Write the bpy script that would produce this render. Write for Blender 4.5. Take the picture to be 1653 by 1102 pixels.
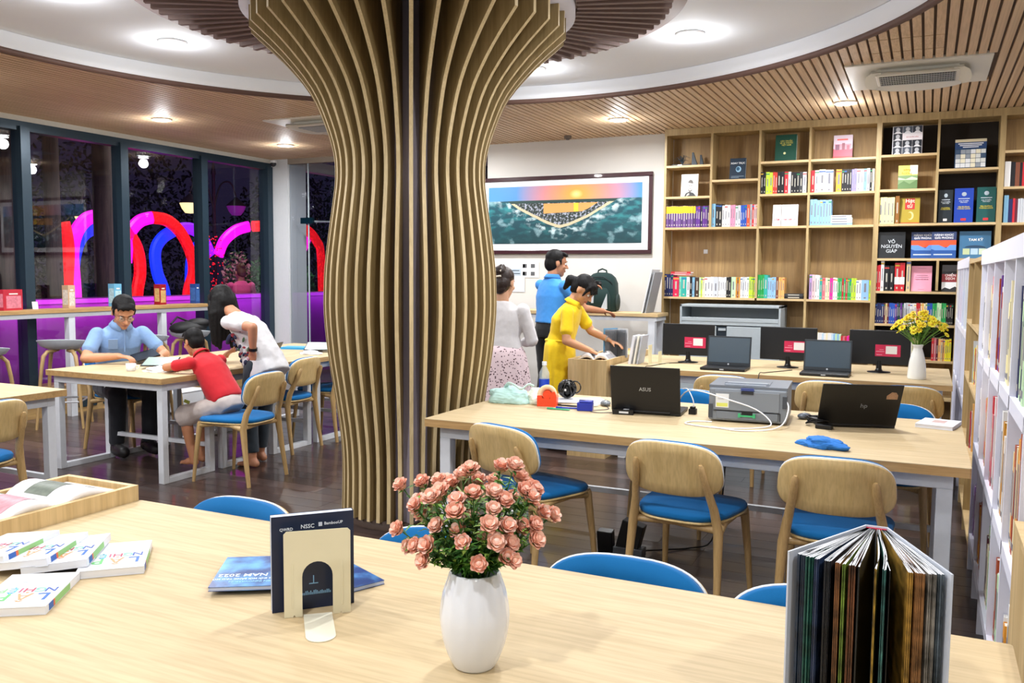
import bpy, bmesh, math, random
from math import sin, cos, pi, radians, sqrt, atan2
from mathutils import Vector, Matrix, Euler
for _o in list(bpy.data.objects): bpy.data.objects.remove(_o)
S = bpy.context.scene
C = bpy.context.collection
# ------------------------------------------------------------------ camera
cam = bpy.data.cameras.new('camera'); cam.sensor_width = 36.0; cam.lens = 1401.0/1653.0*36.0
cam.clip_start = 0.05; cam.clip_end = 200
camo = bpy.data.objects.new('camera', cam); C.objects.link(camo)
yaw, pit, rol = -0.44385, 0.079575, 0.00788
fw = Vector((sin(yaw)*cos(pit), cos(yaw)*cos(pit), -sin(pit)))
rr = Vector((cos(yaw), -sin(yaw), 0)); uu = rr.cross(fw)
r2 = rr*cos(rol)+uu*sin(rol); u2 = -rr*sin(rol)+uu*cos(rol)
M = Matrix((r2, u2, -fw)).transposed().to_4x4(); M.translation = (0, 0, 1.5)
camo.matrix_world = M
S.camera = camo
# ------------------------------------------------------------------ colour management, night sky
S.view_settings.view_transform = 'Standard'; S.view_settings.look = 'None'
S.view_settings.gamma = 1.0; S.view_settings.use_curve_mapping = False
S.view_settings.exposure = 0.47
W = bpy.data.worlds.new('night'); S.world = W; W.use_nodes = True
W.node_tree.nodes['Background'].inputs[0].default_value = (0.030, 0.022, 0.060, 1)
W.node_tree.nodes['Background'].inputs[1].default_value = 0.35
def area(name, loc, size, power, col=(1, 1, 1), rot=(0, 0, 0), sy=None, shape='DISK', spread=180):
    l = bpy.data.lights.new(name, 'AREA'); l.energy = power; l.color = col; l.shape = shape; l.size = size
    if sy: l.shape = 'RECTANGLE'; l.size_y = sy
    l.spread = radians(spread)
    o = bpy.data.objects.new(name, l); C.objects.link(o); o.location = loc; o.rotation_euler = rot
    return o
DOWN_P = 28.0
FILL_P = 5.0
COOL = (0.965, 0.98, 1.0)
# (x, y, z) of every downlight: seen ones first, then the rest of the same room
DOWNS = [(-4.98, 4.73, 3.14), (-6.97, 6.46, 3.0), (-7.01, 8.37, 3.0), (-1.53, 6.02, 3.14), (-2.93, 6.53, 3.14),
         (-2.78, 8.23, 3.0), (-0.70, 8.21, 3.0), (-4.70, 3.60, 3.14), (-6.97, 4.20, 3.0), (-4.9, 8.3, 3.0)]
DOWNS_OFF = [(1.6, 8.2, 3.0), (-0.75, 4.4, 3.14), (-0.95, 2.9, 3.14), (-2.9, 1.9, 3.14), (-1.0, 0.3, 3.0), (-3.2, 0.3, 3.0), (-5.4, 1.4, 3.0),
             (-6.97, 2.0, 3.0), (-6.97, 0.0, 3.0), (1.3, 0.6, 3.0), (1.6, 2.8, 3.0), (1.6, 5.4, 3.0), (-3, -1.8, 3.0), (-0.3, -1.6, 3.0), (-5.6, -1.8, 3.0)]
for i, p in enumerate(DOWNS+DOWNS_OFF):
    k = .75 if p[1] < 3.2 and -4 < p[0] < 2 else 1
    area('downlight_beam', (p[0], p[1], p[2]-0.035), 0.12, DOWN_P*k, COOL, spread=175)
    l = bpy.data.lights.new('ceiling_fill', 'POINT'); l.energy = FILL_P*k; l.color = COOL; l.shadow_soft_size = .06   # added point lamp under each downlight, only to brighten ceiling and upper walls
    o = bpy.data.objects.new('ceiling_fill', l); C.objects.link(o); o.location = (p[0], p[1], p[2]-.11)
# ------------------------------------------------------------------ materials
MATS = {}
def nmat(name):
    m = bpy.data.materials.new(name); m.use_nodes = True
    return m, m.node_tree.nodes, m.node_tree.links, m.node_tree.nodes['Principled BSDF']
def srgb(h):
    if isinstance(h, str):
        h = h.lstrip('#'); h = [int(h[i:i+2], 16)/255 for i in (0, 2, 4)]
        return tuple((c/12.92 if c <= 0.04045 else ((c+0.055)/1.055)**2.4) for c in h)
    return tuple(h[:3])
def mat(col, rough=0.5, metal=0.0, name=None, spec=0.5, coat=0.0, noise=0.04, scale=30, bump=0.0, emit=0, sheen=0, trans=0, alpha=1, ior=1.45):
    key = (str(col), rough, metal, spec, coat, noise, scale, bump, emit, sheen, trans, alpha, name)
    if key in MATS: return MATS[key]
    c = srgb(col)
    m, N, L, B = nmat(name or 'paint')
    B.inputs['Roughness'].default_value = rough; B.inputs['Metallic'].default_value = metal
    B.inputs['Specular IOR Level'].default_value = spec; B.inputs['Coat Weight'].default_value = coat
    B.inputs['IOR'].default_value = ior
    if sheen: B.inputs['Sheen Weight'].default_value = sheen
    if trans: B.inputs['Transmission Weight'].default_value = trans
    if alpha < 1: B.inputs['Alpha'].default_value = alpha
    if emit:
        B.inputs['Emission Color'].default_value = (*c, 1); B.inputs['Emission Strength'].default_value = emit
    if noise:
        tc = N.new('ShaderNodeTexCoord'); nz = N.new('ShaderNodeTexNoise'); nz.inputs['Scale'].default_value = scale
        nz.inputs['Detail'].default_value = 3
        L.new(tc.outputs['Object'], nz.inputs['Vector'])
        mx = N.new('ShaderNodeMix'); mx.data_type = 'RGBA'
        mx.inputs[6].default_value = (*[max(0, x*(1-noise*2)) for x in c], 1); mx.inputs[7].default_value = (*[min(1, x*(1+noise)+noise*.03) for x in c], 1)
        L.new(nz.outputs['Fac'], mx.inputs[0]); L.new(mx.outputs[2], B.inputs['Base Color'])
        if bump:
            b = N.new('ShaderNodeBump'); b.inputs['Strength'].default_value = bump; b.inputs['Distance'].default_value = 0.003
            L.new(nz.outputs['Fac'], b.inputs['Height']); L.new(b.outputs[0], B.inputs['Normal'])
    else: B.inputs['Base Color'].default_value = (*c, 1)
    MATS[key] = m
    return m
def wood(c1, c2, axis=0, rough=0.4, scale=1.0, name='oak', coat=0.0, bump=0.06, stretch=14.0, c3=None):
    key = ('w', str(c1), str(c2), axis, rough, scale, name, coat, stretch)
    if key in MATS: return MATS[key]
    m, N, L, B = nmat(name)
    tc = N.new('ShaderNodeTexCoord'); mp = N.new('ShaderNodeMapping')
    s = [stretch*scale]*3; s[axis] = 0.9*scale
    mp.inputs['Scale'].default_value = s
    oi = N.new('ShaderNodeObjectInfo'); ad = N.new('ShaderNodeVectorMath'); ad.operation = 'ADD'
    ml = N.new('ShaderNodeVectorMath'); ml.operation = 'SCALE'; ml.inputs[3].default_value = 7.0
    cb = N.new('ShaderNodeCombineXYZ')
    for k in range(3): L.new(oi.outputs['Random'], cb.inputs[k])
    L.new(cb.outputs[0], ml.inputs[0]); L.new(tc.outputs['Object'], ad.inputs[0]); L.new(ml.outputs[0], ad.inputs[1])
    L.new(ad.outputs[0], mp.inputs['Vector'])
    n1 = N.new('ShaderNodeTexNoise'); n1.inputs['Scale'].default_value = 1.0; n1.inputs['Detail'].default_value = 6; n1.inputs['Roughness'].default_value = .6
    n1.inputs['Distortion'].default_value = 0.6
    L.new(mp.outputs[0], n1.inputs['Vector'])
    n2 = N.new('ShaderNodeTexNoise'); n2.inputs['Scale'].default_value = 6.0; n2.inputs['Detail'].default_value = 2
    L.new(mp.outputs[0], n2.inputs['Vector'])
    r = N.new('ShaderNodeValToRGB'); r.color_ramp.elements[0].position = .33; r.color_ramp.elements[1].position = .67
    r.color_ramp.elements[0].color = (*srgb(c1), 1); r.color_ramp.elements[1].color = (*srgb(c2), 1)
    L.new(n1.outputs['Fac'], r.inputs[0])
    mx = N.new('ShaderNodeMix'); mx.data_type = 'RGBA'; mx.blend_type = 'MULTIPLY'; mx.inputs[0].default_value = 1
    r2_ = N.new('ShaderNodeValToRGB'); r2_.color_ramp.elements[0].color = (.86, .85, .83, 1); r2_.color_ramp.elements[1].color = (1, 1, 1, 1)
    r2_.color_ramp.elements[0].position = .35; r2_.color_ramp.elements[1].position = .6
    L.new(n2.outputs['Fac'], r2_.inputs[0]); L.new(r.outputs[0], mx.inputs[6]); L.new(r2_.outputs[0], mx.inputs[7])
    L.new(mx.outputs[2], B.inputs['Base Color'])
    B.inputs['Roughness'].default_value = rough; B.inputs['Coat Weight'].default_value = coat
    b = N.new('ShaderNodeBump'); b.inputs['Strength'].default_value = bump; b.inputs['Distance'].default_value = .002
    L.new(n1.outputs['Fac'], b.inputs['Height']); L.new(b.outputs[0], B.inputs['Normal'])
    MATS[key] = m
    return m
def fabric(c, name='fabric', scale=900, bump=.25):
    key = ('f', c, scale)
    if key in MATS: return MATS[key]
    m, N, L, B = nmat(name)
    tc = N.new('ShaderNodeTexCoord'); v = N.new('ShaderNodeTexNoise'); v.inputs['Scale'].default_value = scale
    L.new(tc.outputs['Object'], v.inputs['Vector'])
    k = srgb(c); mx = N.new('ShaderNodeMix'); mx.data_type = 'RGBA'
    mx.inputs[6].default_value = (*[x*.8 for x in k], 1); mx.inputs[7].default_value = (*[min(1, x*1.15) for x in k], 1)
    L.new(v.outputs['Fac'], mx.inputs[0]); L.new(mx.outputs[2], B.inputs['Base Color'])
    B.inputs['Roughness'].default_value = .85; B.inputs['Sheen Weight'].default_value = .1; B.inputs['Specular IOR Level'].default_value = .2
    b = N.new('ShaderNodeBump'); b.inputs['Strength'].default_value = bump; b.inputs['Distance'].default_value = .001
    L.new(v.outputs['Fac'], b.inputs['Height']); L.new(b.outputs[0], B.inputs['Normal'])
    MATS[key] = m
    return m
OAKX = wood('#bfa982', '#c8b38d', 0, .62, 1, 'table_oak')
OAKY = wood('#bfa982', '#c8b38d', 1, .62, 1, 'table_oak')
EDGE = wood('#a98452', '#c49e68', 0, .5, 2, 'table_edge')
EDGEY = wood('#a98452', '#c49e68', 1, .5, 2, 'table_edge')
SHELF = wood('#a58c5e', '#bfa676', 2, .5, 1, 'shelf_oak')
SHELFX = wood('#c8ab7c', '#d9bf90', 0, .5, 1, 'shelf_edge_oak')
PLY = wood('#c4a871', '#d0b580', 2, .38, 1.3, 'ply', coat=.1)
LEGW = wood('#ab8c5a', '#bf9f6e', 2, .4, 2.5, 'beech', coat=.1)
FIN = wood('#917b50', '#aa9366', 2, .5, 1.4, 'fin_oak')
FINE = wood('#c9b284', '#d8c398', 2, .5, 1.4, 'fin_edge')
SLAT = wood('#cfae88', '#e2c6a2', 1, .55, 1.2, 'ceiling_oak')
DSLAT = wood('#76605a', '#8a736b', 0, .6, 2, 'brown_wood')
WHITEM = mat('#d4d8de', .45, name='white_metal')
WHITE = mat('#ecebe6', .8, name='white_paint', noise=.02, scale=6)
WALLP = mat('#d9d6d0', .85, name='wall_paint', noise=.02, scale=3)
BLUE = fabric('#0863a0', 'blue_fabric')
BLACK = mat('#101114', .45, name='black_plastic')
BLACKM = mat('#0b0b0d', .35, name='black_gloss')
PAPER = mat('#eeece6', .7, name='paper', noise=.02)
# ------------------------------------------------------------------ mesh builder
class MB:
    def __init__(s): s.v = []; s.f = []; s.m = []; s.sm = []; s.T = Matrix()
    def add(s, vs, fs, mi=0, smooth=False):
        n = len(s.v); T = s.T
        s.v += [tuple(T @ Vector(v)) for v in vs]
        s.f += [tuple(n+i for i in f) for f in fs]; s.m += [mi]*len(fs); s.sm += [smooth]*len(fs)
    def bb(s, x0, x1, y0, y1, z0, z1, mi=0):
        s.add([(x0,y0,z0),(x1,y0,z0),(x1,y1,z0),(x0,y1,z0),(x0,y0,z1),(x1,y0,z1),(x1,y1,z1),(x0,y1,z1)],
              [(0,3,2,1),(4,5,6,7),(0,1,5,4),(1,2,6,5),(2,3,7,6),(3,0,4,7)], mi)
    def box(s, c, d, mi=0, R=None):
        h = [x/2 for x in d]; vs = [Vector((sx*h[0], sy*h[1], sz*h[2])) for sz in (-1,1) for sx, sy in ((-1,-1),(1,-1),(1,1),(-1,1))]
        if R: vs = [R @ v for v in vs]
        s.add([v+Vector(c) for v in vs], [(0,3,2,1),(4,5,6,7),(0,1,5,4),(1,2,6,5),(2,3,7,6),(3,0,4,7)], mi)
    def cyl(s, a, b, ra, rb=None, n=16, mi=0, smooth=True, caps=True):
        rb = ra if rb is None else rb; a = Vector(a); b = Vector(b); d = (b-a).normalized()
        q = d.orthogonal().normalized(); w = d.cross(q)
        vs = [a+(q*cos(t)+w*sin(t))*ra for t in [2*pi*i/n for i in range(n)]]+[b+(q*cos(t)+w*sin(t))*rb for t in [2*pi*i/n for i in range(n)]]
        s.add(vs, [(i, (i+1) % n, n+(i+1) % n, n+i) for i in range(n)], mi, smooth)
        if caps: s.add(vs, [tuple(range(n-1, -1, -1)), tuple(range(n, 2*n))], mi)
    def lathe(s, prof, n=32, c=(0,0,0), mi=0, smooth=True, f=None, cap0=True, cap1=True):
        vs = []
        for r, z in prof:
            for i in range(n):
                t = 2*pi*i/n; k = r*(f(t, z) if f else 1); vs.append((c[0]+k*cos(t), c[1]+k*sin(t), c[2]+z))
        fs = [(j*n+i, j*n+(i+1) % n, (j+1)*n+(i+1) % n, (j+1)*n+i) for j in range(len(prof)-1) for i in range(n)]
        s.add(vs, fs, mi, smooth)
        if cap0: s.add(vs[:n], [tuple(range(n-1, -1, -1))], mi)
        if cap1: s.add(vs[-n:], [tuple(range(n))], mi)
    def tube(s, pts, r, n=8, mi=0, smooth=True, caps=True, flat=None):
        pts = [Vector(p) for p in pts]; K = len(pts); rs = r if isinstance(r, (list, tuple)) else [r]*K
        vs = []; prev = None
        for i, p in enumerate(pts):
            d = (pts[min(i+1, K-1)]-pts[max(i-1, 0)])
            d = d.normalized() if d.length > 1e-9 else Vector((0,0,1))
            if prev is None: q = d.orthogonal().normalized()
            else:
                q = prev-d*prev.dot(d)
                q = q.normalized() if q.length > 1e-6 else d.orthogonal().normalized()
            prev = q; w = d.cross(q)
            for k in range(n):
                t = 2*pi*k/n; vs.append(p+q*cos(t)*rs[i]+w*sin(t)*rs[i]*(flat or 1))
        s.add(vs, [(j*n+i, j*n+(i+1) % n, (j+1)*n+(i+1) % n, (j+1)*n+i) for j in range(K-1) for i in range(n)], mi, smooth)
        if caps: s.add(vs[:n], [tuple(range(n-1, -1, -1))], mi); s.add(vs[-n:], [tuple(range(n))], mi)
    def loft(s, rings, mi=0, smooth=True, caps=True):
        n = len(rings[0]); vs = [v for r in rings for v in r]
        s.add(vs, [(j*n+i, j*n+(i+1) % n, (j+1)*n+(i+1) % n, (j+1)*n+i) for j in range(len(rings)-1) for i in range(n)], mi, smooth)
        if caps: s.add(rings[0], [tuple(range(n-1, -1, -1))], mi); s.add(rings[-1], [tuple(range(n))], mi)
    def prism(s, poly, h0, h1, mi=0, f=None, smooth=False):
        n = len(poly); f = f or (lambda x, y, z: (x, y, z))
        vs = [f(x, y, h0) for x, y in poly]+[f(x, y, h1) for x, y in poly]
        s.add(vs, [tuple(range(n-1, -1, -1)), tuple(range(n, 2*n))], mi)
        s.add(vs, [(i, (i+1) % n, n+(i+1) % n, n+i) for i in range(n)], mi, smooth)
    def ball(s, c, r, n=12, m=8, mi=0, sc=(1,1,1), R=None):
        vs = []
        for j in range(m+1):
            ph = pi*j/m
            for i in range(n):
                t = 2*pi*i/n; v = Vector((sin(ph)*cos(t)*r*sc[0], sin(ph)*sin(t)*r*sc[1], cos(ph)*r*sc[2]))
                if R: v = R @ v
                vs.append(v+Vector(c))
        s.add(vs, [(j*n+i, (j+1)*n+i, (j+1)*n+(i+1) % n, j*n+(i+1) % n) for j in range(m) for i in range(n)], mi, True)
    def mesh(s, name, mats):
        me = bpy.data.meshes.new(name); me.from_pydata(s.v, [], s.f)
        for m in (mats if isinstance(mats, (list, tuple)) else [mats]): me.materials.append(m)
        me.polygons.foreach_set('material_index', s.m); me.polygons.foreach_set('use_smooth', s.sm); me.update()
        return me
    def build(s, name, mats, parent=None, loc=None, rot=None, bevel=0, seg=2, clean=False):
        me = s.mesh(name, mats)
        if clean:
            b = bmesh.new(); b.from_mesh(me); bmesh.ops.remove_doubles(b, verts=b.verts, dist=1e-5)
            bmesh.ops.recalc_face_normals(b, faces=b.faces); b.to_mesh(me); b.free()
        return put(name, me, parent, loc, rot, bevel=bevel, seg=seg)
def put(name, me, parent=None, loc=None, rot=None, sc=None, bevel=0, seg=2):
    o = bpy.data.objects.new(name, me); C.objects.link(o)
    if parent: o.parent = parent
    if loc is not None: o.location = loc
    if rot is not None: o.rotation_euler = rot
    if sc is not None: o.scale = sc
    if bevel:
        md = o.modifiers.new('bevel', 'BEVEL'); md.width = bevel; md.segments = seg; md.limit_method = 'ANGLE'
    return o
def thing(name, label, cat, loc=(0,0,0), rz=0, group=None, rot=None):
    o = bpy.data.objects.new(name, None); C.objects.link(o); o.location = loc; o.empty_display_size = .1
    o.rotation_euler = rot or (0, 0, rz); o['label'] = label; o['category'] = cat
    if group: o['group'] = group
    return o
def tag(o, label, cat, group=None):
    o['label'] = label; o['category'] = cat
    if group: o['group'] = group
    return o
def struct(o): o['kind'] = 'structure'; return o
def lab(o, l): o['label'] = l; return o
def stuff(o): o['kind'] = 'stuff'; return o
def dup(root, loc, rz, label, group=None):
    def cp(o, par):
        c = o.copy(); C.objects.link(c)
        if par: c.parent = par
        for ch in kids(o): cp(ch, c)
        return c
    r = cp(root, None); r.location = loc; r.rotation_euler = (0, 0, rz); r['label'] = label
    if group: r['group'] = group
    return r
def kids(o): return [c for c in ALLCH.get(o.name, [])] if ALLCH is not None else list(o.children)
ALLCH = None
TS = bpy.data.scenes.new('workbench')
def ts_graph():
    with bpy.context.temp_override(scene=TS, view_layer=TS.view_layers[0]):
        return bpy.context.evaluated_depsgraph_get()
# flat printed text: real letters as a mesh, standing 0.3 mm proud
TXT = {}
def text_mesh(s, m, size=1.0, align='CENTER', ext=0.0006, bold=0.0, space=1.0):
    key = (s, m.name, size, align, bold, ext)
    if key in TXT: return TXT[key]
    cu = bpy.data.curves.new('lettering', 'FONT'); cu.body = s; cu.size = size; cu.align_x = align; cu.align_y = 'CENTER'
    cu.extrude = ext/2; cu.offset = bold*size; cu.resolution_u = 2; cu.space_line = space
    o = bpy.data.objects.new('lettering_tmp', cu); TS.collection.objects.link(o)
    dg = ts_graph()
    me = bpy.data.meshes.new_from_object(o.evaluated_get(dg)); me.name = 'lettering'
    bpy.data.objects.remove(o); me.materials.clear(); me.materials.append(m)
    TXT[key] = me
    return me
def txt(s, m, parent, loc, rot, size, align='CENTER', bold=.01, sx=1.0, name='lettering', space=1.0):
    o = put(name, text_mesh(s, m, size, align, bold=bold, space=space), parent, loc, rot)
    if sx != 1: o.scale = (sx, 1, 1)
    return o
def supere(w, h, e, n):
    out = []
    for i in range(n):
        t = 2*pi*i/n; c, s_ = cos(t), sin(t)
        out.append((w/2*math.copysign(abs(c)**(2/e), c), h/2*math.copysign(abs(s_)**(2/e), s_)))
    return out
def cushion(mb, w, h, e, thick, bulge, f, mi=0, n=40, K=5, side=None):
    """closed rounded pad: outline superellipse in (u,v), w axis = thickness; f maps (u,v,w) to space"""
    out = supere(w, h, e, n); side = side or out
    rings = []
    for k in range(K+1):
        a = k/K
        rings.append([f(x*a, y*a, thick+bulge*(1-a*a)) if k < K else f(x, y, thick*.55) for x, y in out])
    rings[K-1] = [f(x*.965, y*.965, thick*.98) for x, y in out]
    low = [[f(x*.985, y*.985, 0.0) for x, y in out], [f(x*.5, y*.5, 0.0) for x, y in out], [f(0, 0, 0) for _ in out]]
    R = rings+low; vs = [v for r in R for v in r]
    fs = [(j*n+i, (j+1)*n+i, (j+1)*n+(i+1) % n, j*n+(i+1) % n) for j in range(len(R)-1) for i in range(n)]
    mb.add(vs, fs, mi, True)
# ------------------------------------------------------------------ room shell
XW, YB, ZC = -8.2, 9.28, 3.0        # window wall, back wall, slatted ceiling
X1, Y0 = 5.0, -3.2
b = MB(); b.bb(XW-.05, X1, Y0, 9.6, -.05, -.012)
fl = struct(b.build('floor', mat('#241c1a', .6, name='floor_underlay')))
# planks run along the room (x); near rows as geometry, all within the rule of 300
FLW = []
for k, (c1, c2) in enumerate((('#3a2c28', '#4a3a35'), ('#2f2421', '#40322e'), ('#4a3b37', '#584843'))):
    FLW.append(wood(c1, c2, 0, .3, 1.4, 'floor_plank%d' % k, coat=.25))
pb = MB(); pb.bb(0, 1.2, .0012, .1488, -.012, 0)
pmesh = [pb.mesh('plank', m) for m in FLW]
random.seed(4); n = 0
y = 1.8
while y < 9.45:
    x = -8.2-random.random()*.9
    while x < .6:
        if n < 296:
            if x > -8.3: pass
            o = put('plank', pmesh[random.choice((0, 0, 1, 1, 2))], fl, (max(x, -8.2), y, 0), sc=((min(1.2, x+1.2+8.2) if x < -8.2 else 1.2)/1.2*.9985*1.0, 1, 1)) if True else None
            n += 1
        x += 1.2
    y += .15
    if n >= 296: break
YP = y
b = MB()
yy = YP
while yy < 9.55: b.bb(-8.2, X1, yy+.0012, yy+.1488, -.012, 0); yy += .15
yy = 1.8-.15
while yy > Y0: b.bb(-8.2, X1, yy+.0012, yy+.1488, -.012, 0); yy -= .15
yy = 1.8
while yy < YP: b.bb(.95, X1, yy+.0012, yy+.1488, -.012, 0); yy += .15
stuff(b.build('far_planks', FLW[0], fl))
# walls
b = MB(); b.bb(-4.75, X1, YB, YB+.15, 0, 3.4); struct(b.build('wall_back', WALLP))
b = MB(); b.bb(X1, X1+.15, Y0, YB, 0, 3.4); struct(b.build('wall_right', WHITE))
b = MB(); b.bb(XW, X1, Y0-.15, Y0, 0, 3.4); struct(b.build('wall_front', WHITE))
b = MB(); b.bb(-4.7, -2.54, YB-.012, YB, 0, .08); struct(b.build('baseboard_back', mat('#5a4a3c', .5)))
# corner pier between the two glazed walls
b = MB(); b.bb(-8.26, -7.86, 9.42, 9.8, 0, 3.02); struct(b.build('wall_corner_pier', mat('#dcdfe2', .6, name='pier_paint', noise=.02)))
# header above the glass partition
b = MB(); b.bb(-7.86, -4.75, 9.42, 9.5, 2.93, 3.4); struct(b.build('wall_header', mat('#9a8f80', .7, name='header')))
# ceiling: dark soffit board with a round opening, slats below it, white recess above
RC, RX, RY = 3.09, -2.79, 4.12
def ring_plate(b, r, z0, z1, x0, x1, y0, y1, n=96, mi=0):
    """rectangle x0..x1,y0..y1 with round hole"""
    inner = []; outer = []
    for i in range(n):
        t = 2*pi*i/n+1e-4; dx, dy = cos(t), sin(t)
        inner.append((RX+r*dx, RY+r*dy))
        k = min(((x1 if dx > 0 else x0)-RX)/dx, ((y1 if dy > 0 else y0)-RY)/dy); outer.append((RX+k*dx, RY+k*dy))
    for cx, cy in ((x0, y0), (x1, y0), (x1, y1), (x0, y1)):      # snap nearest samples to the corners
        i = min(range(n), key=lambda i: (outer[i][0]-cx)**2+(outer[i][1]-cy)**2); outer[i] = (cx, cy)
    for z, up in ((z0, 0), (z1, 1)):
        vs = [(x, y, z) for x, y in inner+outer]
        b.add(vs, [((i, n+i, n+(i+1) % n, (i+1) % n) if up else (i, (i+1) % n, n+(i+1) % n, n+i)) for i in range(n)], mi)
    vs = [(x, y, z0) for x, y in inner]+[(x, y, z1) for x, y in inner]
    b.add(vs, [(i, (i+1) % n, n+(i+1) % n, n+i) for i in range(n)], mi, True)
b = MB(); ring_plate(b, RC, ZC+.022, ZC+.04, XW-.05, X1, Y0, 9.45)
ce = struct(b.build('ceiling', mat('#5a4636', .8, name='soffit_board')))
sl = MB(); sl.bb(-.0245, .0245, 0, 1, 0, .02); sm = sl.mesh('slat', SLAT)
HATCH = [(-1.42, -.02, 6.02, 6.62)]
xs = XW+.03; cnt = 0
while xs < 2.2:
    segs = []
    dx = abs(xs-RX)
    r = RC+.0
    if dx < r:
        h = sqrt(r*r-dx*dx); segs = [(Y0, RY-h), (RY+h, 9.44 if xs < -4.75 else YB)]
    else: segs = [(Y0, 9.44 if xs < -4.75 else YB)]
    for (a, c) in segs:
        if c < 1.7: continue        # nearer than the photograph shows: in the joined part
        cuts = [(a, c)]
        if -.62 < xs < .37 and c > 7: cuts = [(a, 6.79), (7.68, c)]
        if -.70 < xs < .05 and a < 6.1 < c:
            cc = []
            for (p, q) in cuts:
                if p < 6.15 < q: cc += [(p, 6.15), (6.165, 6.5 if q > 6.5 else q), (6.515, q)]
                else: cc.append((p, q))
            cuts = cc
        for p, q in cuts:
            if q-p > .05: put('slat', sm, ce, (xs, p, ZC), sc=(1, q-p, 1)); cnt += 1
    xs += .0655
b = MB()
while xs < X1: b.bb(xs-.022, xs+.022, Y0, YB, ZC, ZC+.02); xs += .0655
xs = XW+.03
while xs < 2.2:
    dx = abs(xs-RX)
    if dx < RC:
        h = sqrt(RC*RC-dx*dx)
        if RY-h < 1.7: b.bb(xs-.022, xs+.022, Y0, RY-h, ZC, ZC+.02)
    xs += .0655
stuff(b.build('far_slats', SLAT, ce))
# brown rim, white band, white recess ceiling
b = MB(); n = 128
for (ra, rb, za, zb, mi) in ((RC, RC, ZC-.004, ZC+.035, 0),):
    prof = [(RC-.0, ZC-.004), (RC-.03, ZC-.004), (RC-.03, ZC+.035), (RC-.0, ZC+.035)]
    b.lathe(prof, n, (RX, RY, 0), 0, cap0=False, cap1=False)
b.build('rim', mat('#5c4238', .6, name='rim_brown'), ce)
b = MB(); b.lathe([(RC-.028, ZC+.03), (RC-.06, ZC+.06), (RC-.06, ZC+.138)], n, (RX, RY, 0), 0, cap0=False, cap1=False)
b.lathe([(RC+.2, ZC+.14), (0.02, ZC+.14)], n, (RX, RY, 0), 0, cap0=False, cap1=False)
b.build('recess', mat('#f0f4fa', .8, name='recess_white', noise=.01, scale=2), ce)
b = MB(); b.bb(XW-.1, X1+.1, Y0-.1, 12.6, 3.2, 3.3); b.build('slab', WHITE, ce)
# radial slatted disc round the column head
AX, AY = -2.84, 4.53
b = MB(); b.lathe([(.96, 3.085), (1.63, 3.085), (1.63, 3.135), (.96, 3.135)], 96, (AX, AY, 0), 0, cap0=False, cap1=False)
disc = struct(b.build('ceiling_disc', mat('#b3a5a3', .7, name='disc_board')))
sb = MB(); sb.bb(.99, 1.54, -.017, .017, 3.045, 3.085); rs = sb.mesh('slat', DSLAT)
for k in range(84):
    put('slat', rs, disc, (AX, AY, 0), (0, 0, 2*pi*k/84))
b = MB(); b.lathe([(.80, 3.0), (.98, 3.0), (.98, 3.14), (.80, 3.14)], 96, (AX, AY, 0), 0, cap0=False, cap1=False)
b.build('white_ring', mat('#d8d4da', .7, name='ring_white'), disc)
# column of fins
PROF = [(.05,.425),(.3,.42),(.5,.428),(.78,.466),(1.02,.503),(1.25,.523),(1.4,.522),(1.53,.515),(1.72,.492),(1.9,.466),(2.04,.450),(2.19,.458),(2.36,.508),(2.54,.592),(2.72,.745),(2.88,.925)]
def spl(P, n):
    out = []
    for i in range(len(P)-1):
        p0, p1, p2, p3 = P[max(i-1, 0)], P[i], P[i+1], P[min(i+2, len(P)-1)]
        for k in range(n):
            t = k/n; out.append(tuple(.5*((2*p1[d])+(-p0[d]+p2[d])*t+(2*p0[d]-5*p1[d]+4*p2[d]-p3[d])*t*t+(-p0[d]+3*p1[d]-3*p2[d]+p3[d])*t**3) for d in range(len(p1))))
    out.append(tuple(P[-1])); return out
col = thing('slatted_column', 'tall flaring column of curved vertical oak fins standing in the middle of the room', 'column', (AX, AY, 0))
pr = spl(PROF, 3)+[(3.0, .925)]
def fin_mesh():
    b = MB(); t = .0108; ri = .27; K = len(pr); vs = []
    for z, r in pr: vs += [(ri, -t, z), (r, -t, z), (r, t, z), (ri, t, z)]
    for j in range(K-1):
        a, c = 4*j, 4*j+4
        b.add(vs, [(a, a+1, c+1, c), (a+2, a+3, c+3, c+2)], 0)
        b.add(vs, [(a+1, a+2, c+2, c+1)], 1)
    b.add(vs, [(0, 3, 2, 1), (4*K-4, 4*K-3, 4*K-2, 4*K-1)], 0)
    return b.mesh('fin', [FIN, FINE])
fm = fin_mesh()
a0 = atan2(-AY, -AX)+.003
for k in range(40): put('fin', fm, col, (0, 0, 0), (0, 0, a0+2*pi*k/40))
b = MB(); s_ = .288
CORE = mat('#a49caa', .5, name='core_paint')
b.T = Matrix.Rotation(a0+pi/4, 4, 'Z'); b.bb(-s_, s_, -s_, s_, 0, 3.14); b.build('core', CORE, col)
b = MB(); b.lathe([(.40, 0), (.40, .05), (.26, .05)], 48, (0, 0, 0)); b.build('plinth', mat('#4a3a30', .6), col)
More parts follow.
